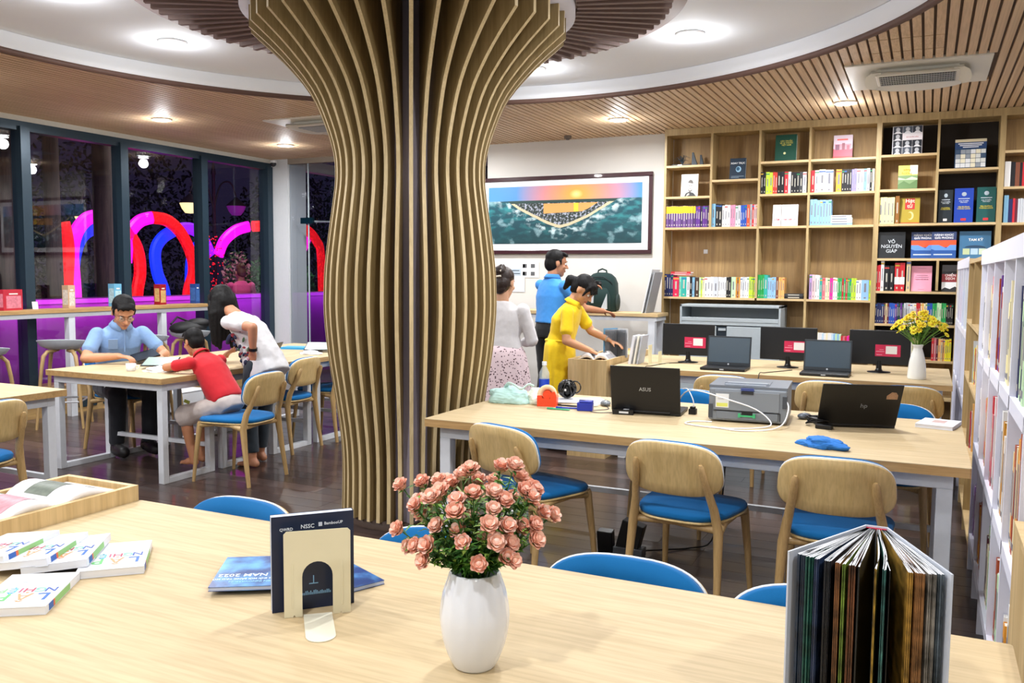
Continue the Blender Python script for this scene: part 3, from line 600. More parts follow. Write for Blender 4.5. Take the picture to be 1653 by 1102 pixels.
# back panels of the bays are separate boards
ups = []
def upright(x, z0, z1, w=.022, y=0): 
    b = MB(); b.bb(x-w/2, x+w/2, y, D-.006, z0, z1); b.build('upright', SHELF, bc)
def board(x0, x1, z, w=.022):
    b = MB(); b.bb(x0, x1, 0, D-.006, z-w, z); b.build('shelf_board', SHELFX, bc)
ROWS = [('the board below the portrait book', 1.98, [(-2.507, -2.48, 0.223, 'yb'), (-2.48, -2.454, 0.223, 'yp'), (-2.454, -2.428, 0.223, 'yb'), (-2.428, -2.401, 0.223, 'yp'), (-2.401, -2.375, 0.223, 'yb'), (-2.375, -2.349, 0.223, 'yb'), (-2.349, -2.323, 0.223, 'yp'), (-2.323, -2.297, 0.223, 'yb'), (-2.297, -2.271, 0.223, 'yp'), (-2.271, -2.245, 0.223, 'yb'), (-2.245, -2.219, 0.223, 'yb'), (-2.219, -2.193, 0.223, 'yp'), (-2.191, -2.167, 0.22, 'purple'), (-2.167, -2.143, 0.22, 'purple'), (-2.143, -2.118, 0.22, 'dark purple'), (-2.118, -2.095, 0.22, 'purple'), (-2.095, -2.071, 0.22, 'purple'), (-2.071, -2.047, 0.22, 'dark purple')]), ('the board below the globe book', 1.98, [(-2.026, -1.985, 0.239, 'light blue'), (-1.985, -1.954, 0.238, 'black'), (-1.954, -1.919, 0.237, 'black'), (-1.919, -1.892, 0.22, 'white'), (-1.892, -1.864, 0.22, 'white'), (-1.864, -1.837, 0.22, 'white'), (-1.837, -1.811, 0.218, 'pink'), (-1.811, -1.786, 0.218, 'pink'), (-1.786, -1.758, 0.217, 'pale grey'), (-1.758, -1.73, 0.217, 'pale grey'), (-1.73, -1.709, 0.215, 'royal blue'), (-1.709, -1.689, 0.215, 'royal blue'), (-1.689, -1.668, 0.215, 'royal blue'), (-1.668, -1.64, 0.221, 'orange red'), (-1.64, -1.618, 0.22, 'grey'), (-1.618, -1.597, 0.219, 'red'), (-1.597, -1.581, 0.219, 'pale pink'), (-1.581, -1.565, 0.219, 'pale pink')]), ('the board under the green book', 2.3, [(-1.541, -1.516, 0.218, 'black'), (-1.516, -1.491, 0.218, 'black'), (-1.491, -1.457, 0.216, 'lime'), (-1.457, -1.424, 0.216, 'lime'), (-1.424, -1.401, 0.213, 'tomato red'), (-1.401, -1.379, 0.213, 'tomato red'), (-1.379, -1.346, 0.212, 'black'), (-1.346, -1.313, 0.212, 'black'), (-1.313, -1.275, 0.213, 'red'), (-1.275, -1.251, 0.212, 'white'), (-1.251, -1.224, 0.206, 'black'), (-1.224, -1.198, 0.206, 'black'), (-1.198, -1.168, 0.204, 'black'), (-1.168, -1.137, 0.204, 'dark grey'), (-1.137, -1.102, 0.206, 'white')]), ('the board under the pink city book', 2.3, [(-1.062, -1.025, 0.216, 'red'), (-1.025, -0.986, 0.215, 'white'), (-0.986, -0.927, 0.222, 'cream'), (-0.927, -0.855, 0.219, 'white'), (-0.831, -0.779, 0.215, 'orange'), (-0.779, -0.756, 0.213, 'black'), (-0.756, -0.733, 0.213, 'black'), (-0.733, -0.71, 0.213, 'black'), (-0.71, -0.687, 0.213, 'black'), (-0.687, -0.665, 0.214, 'lavender'), (-0.665, -0.643, 0.214, 'lavender'), (-0.643, -0.608, 0.212, 'pale grey'), (-0.608, -0.581, 0.214, 'white'), (-0.581, -0.554, 0.214, 'light blue'), (-0.554, -0.526, 0.214, 'pale grey'), (-0.526, -0.506, 0.211, 'black'), (-0.506, -0.485, 0.211, 'cream')]), ('the board with the pale blue series', 1.98, [(-1.06, -1.028, 0.252, 'sky blue'), (-1.028, -0.997, 0.252, 'sky blue'), (-0.997, -0.97, 0.246, 'sky blue'), (-0.97, -0.944, 0.246, 'sky blue'), (-0.944, -0.917, 0.244, 'sky blue'), (-0.917, -0.89, 0.244, 'sky blue'), (-0.89, -0.863, 0.244, 'sky blue')]), ('the long board above the cabinet', 1.258, [(-2.51, -2.486, 0.234, 'navy'), (-2.486, -2.461, 0.234, 'navy'), (-2.461, -2.437, 0.234, 'navy'), (-2.437, -2.412, 0.234, 'navy'), (-2.412, -2.35, 0.209, 'crimson'), (-2.35, -2.328, 0.207, 'mint'), (-2.328, -2.268, 0.207, 'teal'), (-2.268, -2.235, 0.207, 'white'), (-2.235, -2.21, 0.208, 'black'), (-2.21, -2.185, 0.208, 'light blue'), (-2.182, -2.136, 0.201, 'dark brown'), (-2.136, -2.118, 0.202, 'pale green'), (-2.118, -2.101, 0.202, 'lime'), (-2.101, -2.083, 0.202, 'cream'), (-2.083, -2.051, 0.209, 'white'), (-2.051, -2.02, 0.209, 'white'), (-2.02, -1.988, 0.209, 'white'), (-1.988, -1.939, 0.207, 'pale grey'), (-1.939, -1.918, 0.208, 'white'), (-1.918, -1.898, 0.208, 'white'), (-1.898, -1.877, 0.208, 'white'), (-1.877, -1.856, 0.208, 'white'), (-1.856, -1.832, 0.209, 'black'), (-1.832, -1.808, 0.209, 'black'), (-1.808, -1.76, 0.209, 'pale green'), (-1.76, -1.745, 0.208, 'orange'), (-1.745, -1.73, 0.208, 'brown'), (-1.73, -1.715, 0.208, 'orange'), (-1.715, -1.694, 0.209, 'white'), (-1.694, -1.672, 0.209, 'pale grey'), (-1.672, -1.65, 0.209, 'white'), (-1.65, -1.629, 0.209, 'white'), (-1.629, -1.607, 0.213, 'lime'), (-1.607, -1.586, 0.213, 'lime'), (-1.586, -1.564, 0.213, 'lime')]), ('the board beside the flat black books', 1.258, [(-1.54, -1.513, 0.239, 'green'), (-1.513, -1.495, 0.235, 'green'), (-1.495, -1.477, 0.235, 'green'), (-1.477, -1.444, 0.235, 'teal'), (-1.444, -1.423, 0.211, 'sky blue'), (-1.423, -1.402, 0.211, 'sky blue'), (-1.402, -1.382, 0.211, 'sky blue'), (-1.382, -1.361, 0.211, 'sky blue'), (-1.361, -1.335, 0.212, 'brown'), (-1.335, -1.316, 0.212, 'apricot'), (-1.316, -1.298, 0.212, 'apricot'), (-1.298, -1.28, 0.212, 'apricot')]), ('the board left of the red volumes', 1.258, [(-1.044, -1.017, 0.239, 'lilac'), (-1.017, -0.99, 0.239, 'pale pink'), (-0.99, -0.968, 0.239, 'white'), (-0.968, -0.946, 0.239, 'white'), (-0.946, -0.921, 0.211, 'teal'), (-0.921, -0.892, 0.211, 'rose'), (-0.892, -0.872, 0.211, 'cream'), (-0.872, -0.852, 0.211, 'cream'), (-0.852, -0.821, 0.212, 'magenta'), (-0.821, -0.8, 0.212, 'white'), (-0.8, -0.78, 0.212, 'white'), (-0.78, -0.76, 0.208, 'green'), (-0.76, -0.74, 0.208, 'green'), (-0.74, -0.723, 0.209, 'red'), (-0.723, -0.706, 0.209, 'green'), (-0.706, -0.689, 0.209, 'red'), (-0.689, -0.671, 0.209, 'green'), (-0.671, -0.654, 0.209, 'green'), (-0.654, -0.633, 0.21, 'lime'), (-0.633, -0.611, 0.21, 'lime'), (-0.611, -0.587, 0.193, 'white'), (-0.587, -0.563, 0.193, 'white'), (-0.563, -0.496, 0.194, 'sky blue'), (-0.496, -0.477, 0.194, 'lime')]), ('the low board right of the cabinet', 0.745, [(-1.06, -1.042, 0.179, 'white'), (-1.042, -1.023, 0.179, 'white'), (-1.023, -1.005, 0.179, 'white'), (-1.005, -0.986, 0.179, 'white'), (-0.986, -0.966, 0.179, 'brown'), (-0.966, -0.946, 0.179, 'cream'), (-0.946, -0.927, 0.179, 'white'), (-0.927, -0.908, 0.178, 'white'), (-0.908, -0.89, 0.178, 'pale blue'), (-0.89, -0.872, 0.178, 'white'), (-0.872, -0.854, 0.178, 'cream'), (-0.854, -0.837, 0.178, 'white'), (-0.837, -0.819, 0.178, 'white'), (-0.819, -0.801, 0.178, 'pale blue'), (-0.801, -0.784, 0.173, 'sky blue'), (-0.784, -0.767, 0.173, 'pale green'), (-0.767, -0.749, 0.173, 'sky blue'), (-0.749, -0.732, 0.173, 'pale green'), (-0.732, -0.714, 0.155, 'red'), (-0.714, -0.695, 0.155, 'rose'), (-0.695, -0.677, 0.155, 'red'), (-0.677, -0.658, 0.155, 'magenta'), (-0.658, -0.64, 0.155, 'red'), (-0.64, -0.621, 0.155, 'rose'), (-0.621, -0.601, 0.156, 'teal'), (-0.601, -0.581, 0.156, 'pale green'), (-0.581, -0.56, 0.156, 'teal'), (-0.56, -0.538, 0.162, 'lilac'), (-0.538, -0.516, 0.162, 'lilac'), (-0.516, -0.495, 0.162, 'lilac'), (-0.495, -0.473, 0.162, 'lilac')]), ('the board beside the pink book', 1.35, [(-0.438, -0.417, 0.245, 'red'), (-0.417, -0.396, 0.245, 'red'), (-0.396, -0.367, 0.286, 'white'), (-0.365, -0.321, 0.237, 'black'), (-0.318, -0.28, 0.237, 'black'), (-0.274, -0.229, 0.269, 'red banded'), (-0.229, -0.186, 0.269, 'red banded'), (-0.173, -0.136, 0.297, 'tan')]), ('the board above the flowers', 1.04, [(-0.435, -0.416, 0.191, 'navy'), (-0.416, -0.396, 0.191, 'navy'), (-0.396, -0.377, 0.191, 'navy'), (-0.377, -0.357, 0.191, 'navy'), (-0.357, -0.341, 0.193, 'maroon'), (-0.341, -0.326, 0.193, 'tan'), (-0.326, -0.31, 0.193, 'maroon'), (-0.31, -0.293, 0.194, 'royal blue'), (-0.293, -0.276, 0.194, 'royal blue'), (-0.276, -0.259, 0.194, 'royal blue'), (-0.259, -0.243, 0.195, 'purple'), (-0.243, -0.228, 0.195, 'navy'), (-0.228, -0.213, 0.195, 'dark green'), (-0.213, -0.197, 0.195, 'purple'), (-0.197, -0.182, 0.195, 'navy'), (-0.182, -0.164, 0.197, 'pale grey'), (-0.164, -0.146, 0.197, 'pale grey'), (-0.146, -0.128, 0.197, 'pale grey'), (-0.128, -0.11, 0.198, 'white'), (-0.11, -0.093, 0.198, 'white'), (-0.093, -0.075, 0.198, 'white'), (-0.075, -0.058, 0.199, 'red'), (-0.058, -0.04, 0.199, 'red'), (-0.04, -0.026, 0.2, 'cream'), (-0.026, -0.011, 0.2, 'apricot'), (-0.011, 0.004, 0.2, 'cream'), (0.004, 0.018, 0.2, 'cream'), (0.018, 0.04, 0.201, 'royal blue'), (0.04, 0.062, 0.201, 'royal blue'), (0.062, 0.081, 0.202, 'green'), (0.081, 0.101, 0.202, 'green'), (0.101, 0.119, 0.203, 'pale green'), (0.119, 0.138, 0.203, 'pale green'), (0.138, 0.158, 0.204, 'green'), (0.158, 0.178, 0.204, 'green'), (0.178, 0.193, 0.194, 'black'), (0.193, 0.207, 0.194, 'black'), (0.207, 0.222, 0.194, 'black'), (0.222, 0.236, 0.194, 'black')]), ('the board behind the yellow flowers', 0.704, [(-0.426, -0.409, 0.248, 'dark grey'), (-0.409, -0.392, 0.248, 'dark grey'), (-0.392, -0.375, 0.248, 'dark grey'), (-0.375, -0.35, 0.247, 'pale grey'), (-0.35, -0.324, 0.247, 'white'), (-0.324, -0.299, 0.247, 'sky blue'), (-0.299, -0.274, 0.247, 'pale grey'), (-0.274, -0.248, 0.247, 'pale grey'), (-0.248, -0.223, 0.247, 'white'), (-0.223, -0.198, 0.247, 'sky blue'), (-0.198, -0.163, 0.222, 'red'), (-0.163, -0.141, 0.214, 'white'), (-0.141, -0.12, 0.214, 'white'), (-0.12, -0.099, 0.214, 'white'), (-0.099, -0.083, 0.205, 'pale yellow'), (-0.083, -0.066, 0.205, 'pale yellow'), (-0.066, -0.049, 0.205, 'pale yellow'), (0.069, 0.089, 0.209, 'red'), (0.089, 0.108, 0.209, 'rose'), (0.108, 0.127, 0.209, 'maroon'), (0.127, 0.146, 0.207, 'apricot'), (0.146, 0.164, 0.207, 'tan'), (0.164, 0.182, 0.207, 'apricot'), (0.182, 0.2, 0.202, 'yellow'), (0.2, 0.217, 0.202, 'yellow'), (0.217, 0.235, 0.202, 'yellow')]), ('the far right upper board', 2.3, [(0.596, 0.643, 0.224, 'white'), (0.643, 0.679, 0.217, 'black'), (0.679, 0.715, 0.216, 'brown'), (0.715, 0.734, 0.214, 'black'), (0.734, 0.754, 0.214, 'red')]), ('the far right lower board', 1.98, [(0.603, 0.639, 0.248, 'light blue'), (0.639, 0.672, 0.21, 'navy'), (0.672, 0.692, 0.213, 'red'), (0.692, 0.712, 0.213, 'maroon'), (0.712, 0.731, 0.212, 'pale grey'), (0.731, 0.75, 0.212, 'pale grey'), (0.75, 0.769, 0.212, 'pale grey')]), ('the board with the olive book', 1.98, [(-0.438, -0.397, 0.258, 'pale yellow'), (-0.397, -0.365, 0.257, 'pale yellow'), (-0.365, -0.333, 0.256, 'pale yellow'), (-0.333, -0.299, 0.255, 'pale yellow'), (-0.293, -0.257, 0.263, 'brown gold')])]
# ------------------------------------------------------------------ bookcase bays
UX = [-2.516, -2.035, -1.553, -1.075, -.455, .051, .568, 1.05, 1.55]
upright(-2.516, 0, 2.93); upright(-2.035, 1.98, 2.93); upright(-1.553, 1.258, 2.93); upright(-1.075, 0, 2.93)
upright(-.455, 0, 2.93, .045); upright(.051, 1.99, 2.93); upright(.09, 1.36, 1.638); upright(.568, 0, 2.93, .045); upright(1.05, 0, 2.93); upright(1.55, 0, 2.93)
for x0, x1, z in ((-2.505,-2.046,2.62),(-2.505,-2.046,2.30),(-2.024,-1.564,2.458),(-1.542,-1.086,2.62),(-1.542,-1.086,2.30),(-1.064,-.478,2.62),(-1.064,-.478,2.30),
    (-2.505,-1.564,1.98),(-1.542,-1.086,1.98),(-1.064,-.478,1.98),(-2.505,-1.564,1.258),(-1.542,-1.086,1.258),(-1.064,-.478,1.258),(-1.064,-.478,.745),(-2.505,-1.086,.06),
    (-.432,.04,2.63),(-.432,.04,2.307),(.062,.545,2.478),(-.432,.545,1.986),(-.432,.545,1.66),(-.432,.545,1.35),(-.432,.545,1.04),(-.432,.545,.704),(-.432,.545,.35),
    (.591,1.04,2.62),(.591,1.04,2.30),(.591,1.04,1.98),(.591,1.04,1.66),(1.06,1.54,2.46),(1.06,1.54,1.98),(1.06,1.54,1.5)):
    board(x0, x1, z)
DB = mat('#2a231d', .8, name='dark_back', noise=.08, scale=8)
for x0, x1, z0, z1 in ((-.432,.545,1.36,1.638),(-.432,.545,1.67,1.964),(-.432,.545,1.05,1.328),(-.432,.545,.715,1.018),(.062,.545,1.996,2.456),(.062,.545,2.49,2.92),(-.432,.04,2.64,2.92)):
    b = MB(); b.bb(x0, x1, D-.012, D-.006, z0, z1); lab(b.build('back_board', DB, bc), 'dark back board')
# ------------------------------------------------------------------ books
COL = {'navy':'#1c2456','black':'#15151a','dark grey':'#3c3e42','light blue':'#7fb2d2','white':'#e9e8e6','pink':'#e58fae','pale grey':'#c2c6cc','royal blue':'#1f4fae','orange red':'#e0512e','grey':'#a9a9ae',
 'red':'#c02430','pale pink':'#eec3c6','lime':'#b9d53a','tomato red':'#cf3a2c','cream':'#ece2bd','orange':'#e39a32','lavender':'#8f86c8','sky blue':'#8fbbe2','crimson':'#d1234f','mint':'#8fd8bd','teal':'#2fa79c',
 'dark brown':'#40291f','pale green':'#bfe0b4','brown':'#7b4630','green':'#23a352','apricot':'#e9b169','lilac':'#b99ad0','rose':'#cf6f7c','magenta':'#e0289b','pale blue':'#c4dcec','red banded':'#bd1f2b','tan':'#c9b389',
 'maroon':'#5f1c30','purple':'#5c2a86','dark purple':'#33204e','dark green':'#12402e','pale yellow':'#efe9a2','yellow':'#e8dc28','brown gold':'#8a5a20','yb':'#6a4a86','yp':'#4a2a66'}
ORD = 'first second third fourth fifth sixth seventh eighth ninth tenth eleventh twelfth thirteenth fourteenth fifteenth sixteenth seventeenth eighteenth nineteenth twentieth'.split()
def bmat(c): return mat(COL[c], .45, name='book_cover', noise=.02)
def inkmat(c):
    r, g, b_ = srgb(COL[c]); return mat('#7a7a84' if (r+g+b_)/3 > .35 else '#b6b2a6', .5, name='ink', noise=0)
INK2 = [mat(c, .5, name='ink', noise=0) for c in ('#c23b34', '#2b5fa8', '#d8b13a', '#2e8a56')]
rb = random.Random(11)
def spine_book(w, h, d, c, lean=0, marks=True):
    """book standing with its spine to -y, origin at the foot of the spine middle"""
    b = MB(); w *= .965; t = .0018; hw = w/2
    b.bb(-hw, hw, 0, t, 0, h, 0); b.bb(-hw, -hw+t, t, d, 0, h, 0); b.bb(hw-t, hw, t, d, 0, h, 0)
    b.bb(-hw+t, hw-t, t, d-.004, .003, h-.003, 1)
    if marks and w > .011:
        q = hw*.3; z0 = h*rb.uniform(.30, .42); z1 = h*rb.uniform(.66, .86)
        b.bb(-q, q, -.0006, .0001, z0, z1, 2)
        b.bb(-q, q, -.0006, .0001, h*.08, h*.15, 2)
        if rb.random() < .35: b.bb(-hw, hw, -.0008, .0001, h*.88, h*.93, 3)
    if c in ('yb', 'yp'): b.bb(-hw, hw, -.001, .0001, h*.66, h*.985, 4)
    if c == 'red banded': b.bb(-hw, hw, -.001, .0001, h*.24, h*.5, 5)
    return b.mesh('book', [bmat(c), PAPER, inkmat(c), rb.choice(INK2), mat('#efc51e', .45, noise=0), mat('#ece9e2', .5, noise=0)])
STUFFROWS = ('the low board right of the cabinet', 'the far right upper board', 'the far right lower board')
for name, z, items in ROWS:
    if name in STUFFROWS:
        b = MB(); mm = []
        for x0, x1, h, c in items:
            if c not in mm: mm.append(c)
            k = mm.index(c); b.bb(x0+.0006, x1-.0006, 0, .15, 0, h+rb.uniform(-.004, .004), k)
        o = stuff(b.build('small_books', [bmat(c) for c in mm], None, (0, 9.025, z))); tag(o, 'tight row of small mixed books on '+name, 'books'); continue
    count = {}; disp = {'yb': 'yellow and purple', 'yp': 'yellow and purple'}
    for a, c_, h, c in items:
        k = disp.get(c, c); count[k] = count.get(k, 0)+1
    seen = {}
    for x0, x1, h, c in items:
        k = disp.get(c, c); seen[k] = seen.get(k, 0)+1
        wmid = (x0+x1)/2; hh = h+rb.uniform(-.004, .004)
        l = ('%s book, the only one on %s' % (k, name)) if count[k] == 1 else '%s %s book from the left on %s' % (ORD[seen[k]-1], k, name)
        o = put('book', spine_book(x1-x0, hh, rb.uniform(.14, .17), c), None, (wmid, 9.02+rb.uniform(0, .012), z))
        tag(o, l, 'book', 'books on '+name)
def flat_books(items, rot=0):
    for x0, x1, y0, y1, z, th, c, l, g in items:
        b = MB(); b.bb(-(x1-x0)/2, (x1-x0)/2, -(y1-y0)/2, (y1-y0)/2, 0, .0018, 0); b.bb(-(x1-x0)/2, (x1-x0)/2, -(y1-y0)/2, (y1-y0)/2, th-.0018, th, 0)
        b.bb(-(x1-x0)/2, (x1-x0)/2, -(y1-y0)/2, -(y1-y0)/2+.0018, .0018, th-.0018, 0)
        b.bb(-(x1-x0)/2+.002, (x1-x0)/2-.002, -(y1-y0)/2+.0018, (y1-y0)/2-.003, .0018, th-.0018, 1)
        b.bb(-(x1-x0)*.3, (x1-x0)*.3, -(y1-y0)/2-.0006, -(y1-y0)/2, th*.3, th*.7, 2)
        o = b.build('book', [bmat(c), PAPER, inkmat(c)], None, ((x0+x1)/2, (y0+y1)/2, z)); tag(o, l, 'book', g)
flat_books([(-2.44, -2.24, 9.03, 9.17, 1.482, .02, 'rose', 'red book lying flat across the navy books, lower of two', 'red books lying on the navy ones'),
 (-2.44, -2.23, 9.03, 9.17, 1.5025, .018, 'red', 'red book lying flat across the navy books, upper of two', 'red books lying on the navy ones'),
 (-1.28, -1.10, 9.04, 9.2, 1.258, .025, 'black', 'black book lying flat beside the apricot books, lower of two', 'black books lying flat'),
 (-1.28, -1.10, 9.04, 9.2, 1.2835, .024, 'dark grey', 'black book lying flat beside the apricot books, upper of two', 'black books lying flat'),
 (-.9, -.67, 9.04, 9.2, 1.98, .024, 'sky blue', 'pale blue book lying flat, bottom of the pile beside the blue series', 'pale blue books in a pile'),
 (-.9, -.67, 9.04, 9.2, 2.0045, .024, 'white', 'pale blue and white book lying flat, second of the pile', 'pale blue books in a pile'),
 (-.9, -.67, 9.04, 9.2, 2.029, .024, 'pale blue', 'pale blue book lying flat, third of the pile', 'pale blue books in a pile'),
 (-.9, -.68, 9.04, 9.2, 2.0535, .024, 'white', 'white book lying flat, top of the pile beside the blue series', 'pale blue books in a pile'),
 (.12, .24, 9.06, 9.2, 2.308, .022, 'royal blue', 'dark blue book lying behind the three thick volumes, lower left', 'books lying behind the thick volumes')][:8])
UPR = (radians(90), 0, 0)
def poly_on(b, pts, y, mi, th=.0006):      # flat print on the front cover, (x,z) outline
    b.prism(pts, y-th, y, mi, f=lambda x, z, h: (x, h, z))
def circ(cx, cz, rx, rz, n=20, a0=0, a1=2*pi): return [(cx+rx*cos(a0+(a1-a0)*i/n), cz+rz*sin(a0+(a1-a0)*i/n)) for i in range(n)]
def face_book(x0, x1, z, h, th, cover, label, back='#d8d6d0', lean=.12, y=9.05, shapes=(), texts=(), group=None, name='book'):
    """book standing cover to the room, leaning back a little; shapes: (outline or rect, colour)"""
    w = x1-x0
    t = thing(name, label, 'book', ((x0+x1)/2, y, z+.001), 0, group, rot=(-lean, 0, 0))
    b = MB(); hw = w/2
    b.bb(-hw, hw, 0, .003, 0, h, 0); b.bb(-hw, hw, th-.003, th, 0, h, 0); b.bb(-hw, -hw+.003, .003, th-.003, 0, h, 0); b.build('cover', mat(cover, .4, name='book_cover', noise=.02), t)
    b = MB(); b.bb(-hw+.003, hw-.003, .003, th-.003, .003, h-.003); b.build('pages', PAPER, t)
    cols = []; b = MB(); k = 0
    for s_, c in shapes:
        if c not in cols: cols.append(c)
        k += 1; yy = -.0002*k
        if isinstance(s_, tuple): a0, a1, b0, b1 = s_; pts = [(-hw+w*a0, h*b0), (-hw+w*a1, h*b0), (-hw+w*a1, h*b1), (-hw+w*a0, h*b1)]
        else: pts = [(-hw+w*p, h*q) for p, q in s_]
        poly_on(b, pts, yy, cols.index(c), .0008)
    if k: b.build('cover_print', [mat(c, .45, name='print', noise=0) for c in cols], t)
    for (s_, px, pz, size, c) in texts:
        o = txt(s_, mat(c, .45, name='print', noise=0), t, (-hw+w*px, -.0002*(k+4), h*pz), UPR, size*h)
    return t
def C01(cx, cz, rx, rz, n=16, a0=0, a1=2*pi): return [(cx+rx*cos(a0+(a1-a0)*i/n), cz+rz*sin(a0+(a1-a0)*i/n)) for i in range(n)]
rs_ = random.Random(3)
# portrait cover
face_book(-2.36, -2.185, 2.30, .235, .03, '#ededed', 'white book with a grey portrait of a bearded man on its cover', shapes=[
  ([(.2,0),(.3,.16),(.5,.22),(.75,.16),(.95,0)], '#1d1d20'), (C01(.56,.45,.17,.25), '#b9b4ae'), (C01(.56,.58,.16,.17,12,0,pi), '#55504c'), (C01(.56,.30,.12,.1), '#6c6762'), (C01(.56,.42,.13,.15), '#c4bfb9'),
  ((.47,.53,.48,.50), '#2a2a2a'), ((.59,.65,.48,.50), '#2a2a2a'), ((.51,.61,.345,.36), '#5a4a45'), ([(.32,.0),(.38,.12),(.5,.16),(.52,.08)], '#a9a49e')])
face_book(-1.86, -1.70, 2.458, .218, .03, '#14293c', 'dark blue book with white title and a globe, alone in its bay', shapes=[(C01(.55,.48,.17,.14), '#8fb6cf'), (C01(.52,.5,.11,.09), '#24506e'), ((.1,.9,.14,.16), '#7f93a2'), ((.1,.6,.08,.1), '#7f93a2')], texts=[('XOAY TRỤC', .5, .76, .115, '#eef2f4')])
face_book(-1.416, -1.212, 2.62, .265, .05, '#0f4638', 'big dark green book standing at the top of the wall bookcase', shapes=[(C01(.45,.3,.06,.045), '#d8d9a0')], texts=[('CÂY THUỐC\nVÀ VỊ THUỐC\nVIỆT NAM', .52, .68, .075, '#c9c05a')])
face_book(-.867, -.695, 2.62, .228, .03, '#c9b6c4', 'pink and lilac book with a red city picture on its cover', shapes=[((0,1,0,.42), '#c8465c'), ((.05,.95,.38,.62), '#cf8a9a'), ((.1,.32,.36,.6), '#7a4a62'), ((.45,.6,.36,.66), '#8a4a5a'), ((.7,.85,.36,.56), '#a2566a'), ((.0,1,.0,.1), '#d9302e'), ((.18,.75,.78,.84), '#d8594e')])
sh = []
for i in range(3):
    for j in range(4):
        if j == 2 and i > 0: continue
        u0, u1, v0, v1 = .02+i*.325, .02+i*.325+.31, .02+j*.245, .02+j*.245+.232
        sh += [((u0, u1, v0, v1), rs_.choice(('#2d3340', '#4a5360', '#1d222c'))), (C01((u0+u1)/2, v0+.13, .07, .075), '#b9bcc2'), ([(u0+.04, v0), (u0+.1, v0+.06), (u1-.1, v0+.06), (u1-.04, v0)], '#dfe0e4')]
face_book(-.343, -.086, 2.63, .27, .03, '#e8e6ea', 'large book whose cover is a grid of grey portraits', shapes=sh+[((.33,1,.5,.72), '#ece6ea')], texts=[('BÙI XUÂN VÂN', .66, .6, .055, '#b03048')])
sh = [((0,1,.9,1), '#cfc4a4'), ((0,1,.68,.9), '#23406e')]
for i in range(6):
    for j in range(4): sh.append(((.03+i*.16, .03+i*.16+.15, .04+j*.155, .04+j*.155+.14), rs_.choice(('#cfd2cf', '#e0dac2', '#39506c', '#8f97a0', '#d9dcdf'))))
face_book(.189, .445, 2.478, .27, .03, '#24405f', 'wide book with rows of small photographs under a blue title band', shapes=sh+[((.1,.9,.83,.86), '#e6e8ee'), ((.15,.85,.77,.8), '#e6e8ee'), ((.25,.75,.71,.74), '#e6e8ee')])
face_book(-.28, -.114, 2.307, .226, .02, '#e9e36a', 'yellow and white book with a painted green landscape', shapes=[((.6,1,.62,1), '#f2f0e2'), ((0,1,0,.58), '#7d9a6a'), ([(0,.2),(.3,.35),(.6,.22),(1,.4),(1,0),(0,0)], '#5f7f4e'), ([(0,.5),(.4,.42),(.7,.52),(1,.45),(1,.38),(0,.4)], '#b9cdae')], texts=[('sông\nhương', .45, .74, .15, '#b9871e')])
for i, (x0, x1) in enumerate(((-1.42, -1.34), (-1.335, -1.178))):
    face_book(x0, x1, 1.98, .215, .02, '#e7e4e6', 'white book with red title, %s of the pair beside it' % ('left' if i == 0 else 'right'), group='pair of white books with red titles', shapes=[((.15,.85,.8,.84), '#c9c5cc'), ((.15,.85,.7,.73), '#c9c5cc'), ((.1,.9,.5,.53), '#c9c5cc')], texts=[('CẨM LÂM TẠO' if i else 'CẨM', .5, .3, .1 if i else .12, '#c0344a')])
face_book(-.257, -.083, 1.986, .245, .03, '#a8932c', 'olive gold book with a red title block and a curved figure', shapes=[((.27,.75,.55,.97), '#b92c2a'), (C01(.55,.3,.16,.16), '#d9cd8c'), (C01(.5,.3,.12,.13), '#a8932c'), ((0,1,0,.04), '#b3431e')], texts=[('Hạt\ntừ', .51, .77, .2, '#f0e8c8')])
for i, (x0, x1, h, c, n_) in enumerate(((.075, .19, .305, '#17222a', 'black'), (.205, .36, .315, '#163fa8', 'blue'), (.388, .54, .32, '#0f5250', 'green'))):
    face_book(x0, x1, 1.986, h, .07, c, 'thick %s volume with yellow lettering, one of three under the wide book' % n_, group='three thick volumes', lean=.04,
      shapes=[(C01(.5,.83,.13,.06), '#a8b6c0'), ((.36,.64,.06,.13), '#c8323a' if i else '#e6e2e0'), ((.2,.8,.69,.71), '#c8d2da')], texts=[('ĐẠI TỪ ĐIỂN\nVĂN HỌC', .5, .61, .042, '#d8e2ea'), ('TÊN ĐƯỜNG\nTHĂNG LONG', .5, .43, .052 if i else .04, '#e6d43a')])
face_book(-.43, -.195, 1.66, .25, .03, '#0d1218', 'black book with its title in thin white capitals', texts=[('VÕ\nNGUYÊN\nGIÁP', .5, .45, .18, '#c8ced4')], y=9.04)
for i, (x0, x1, y_) in enumerate(((-.143, .06, 9.055), (.029, .236, 9.02))):
    face_book(x0, x1, 1.66, .247, .02, '#1f4f96', 'blue book with orange wave and white title, %s copy' % ('left' if i == 0 else 'right'), group='two copies of the blue and orange book', y=y_,
      shapes=[((0,1,.68,1), '#2a3a62'), ((0,1,.42,.68), '#e2512c'), ([(0,.3),(0,.5),(.3,.5),(.6,.38),(.75,.5),(1,.5),(1,.3)], '#5f8fd0'), ([(0,.0),(0,.35),(.4,.22),(.7,.3),(1,.25),(1,0)], '#1f4f96'), ((.1,.85,.12,.16), '#c6d6ec')], texts=[('HÀNH KHÚC\nGIẢI PHÓNG', .5, .82, .11, '#f2f2f4')])
sh = []
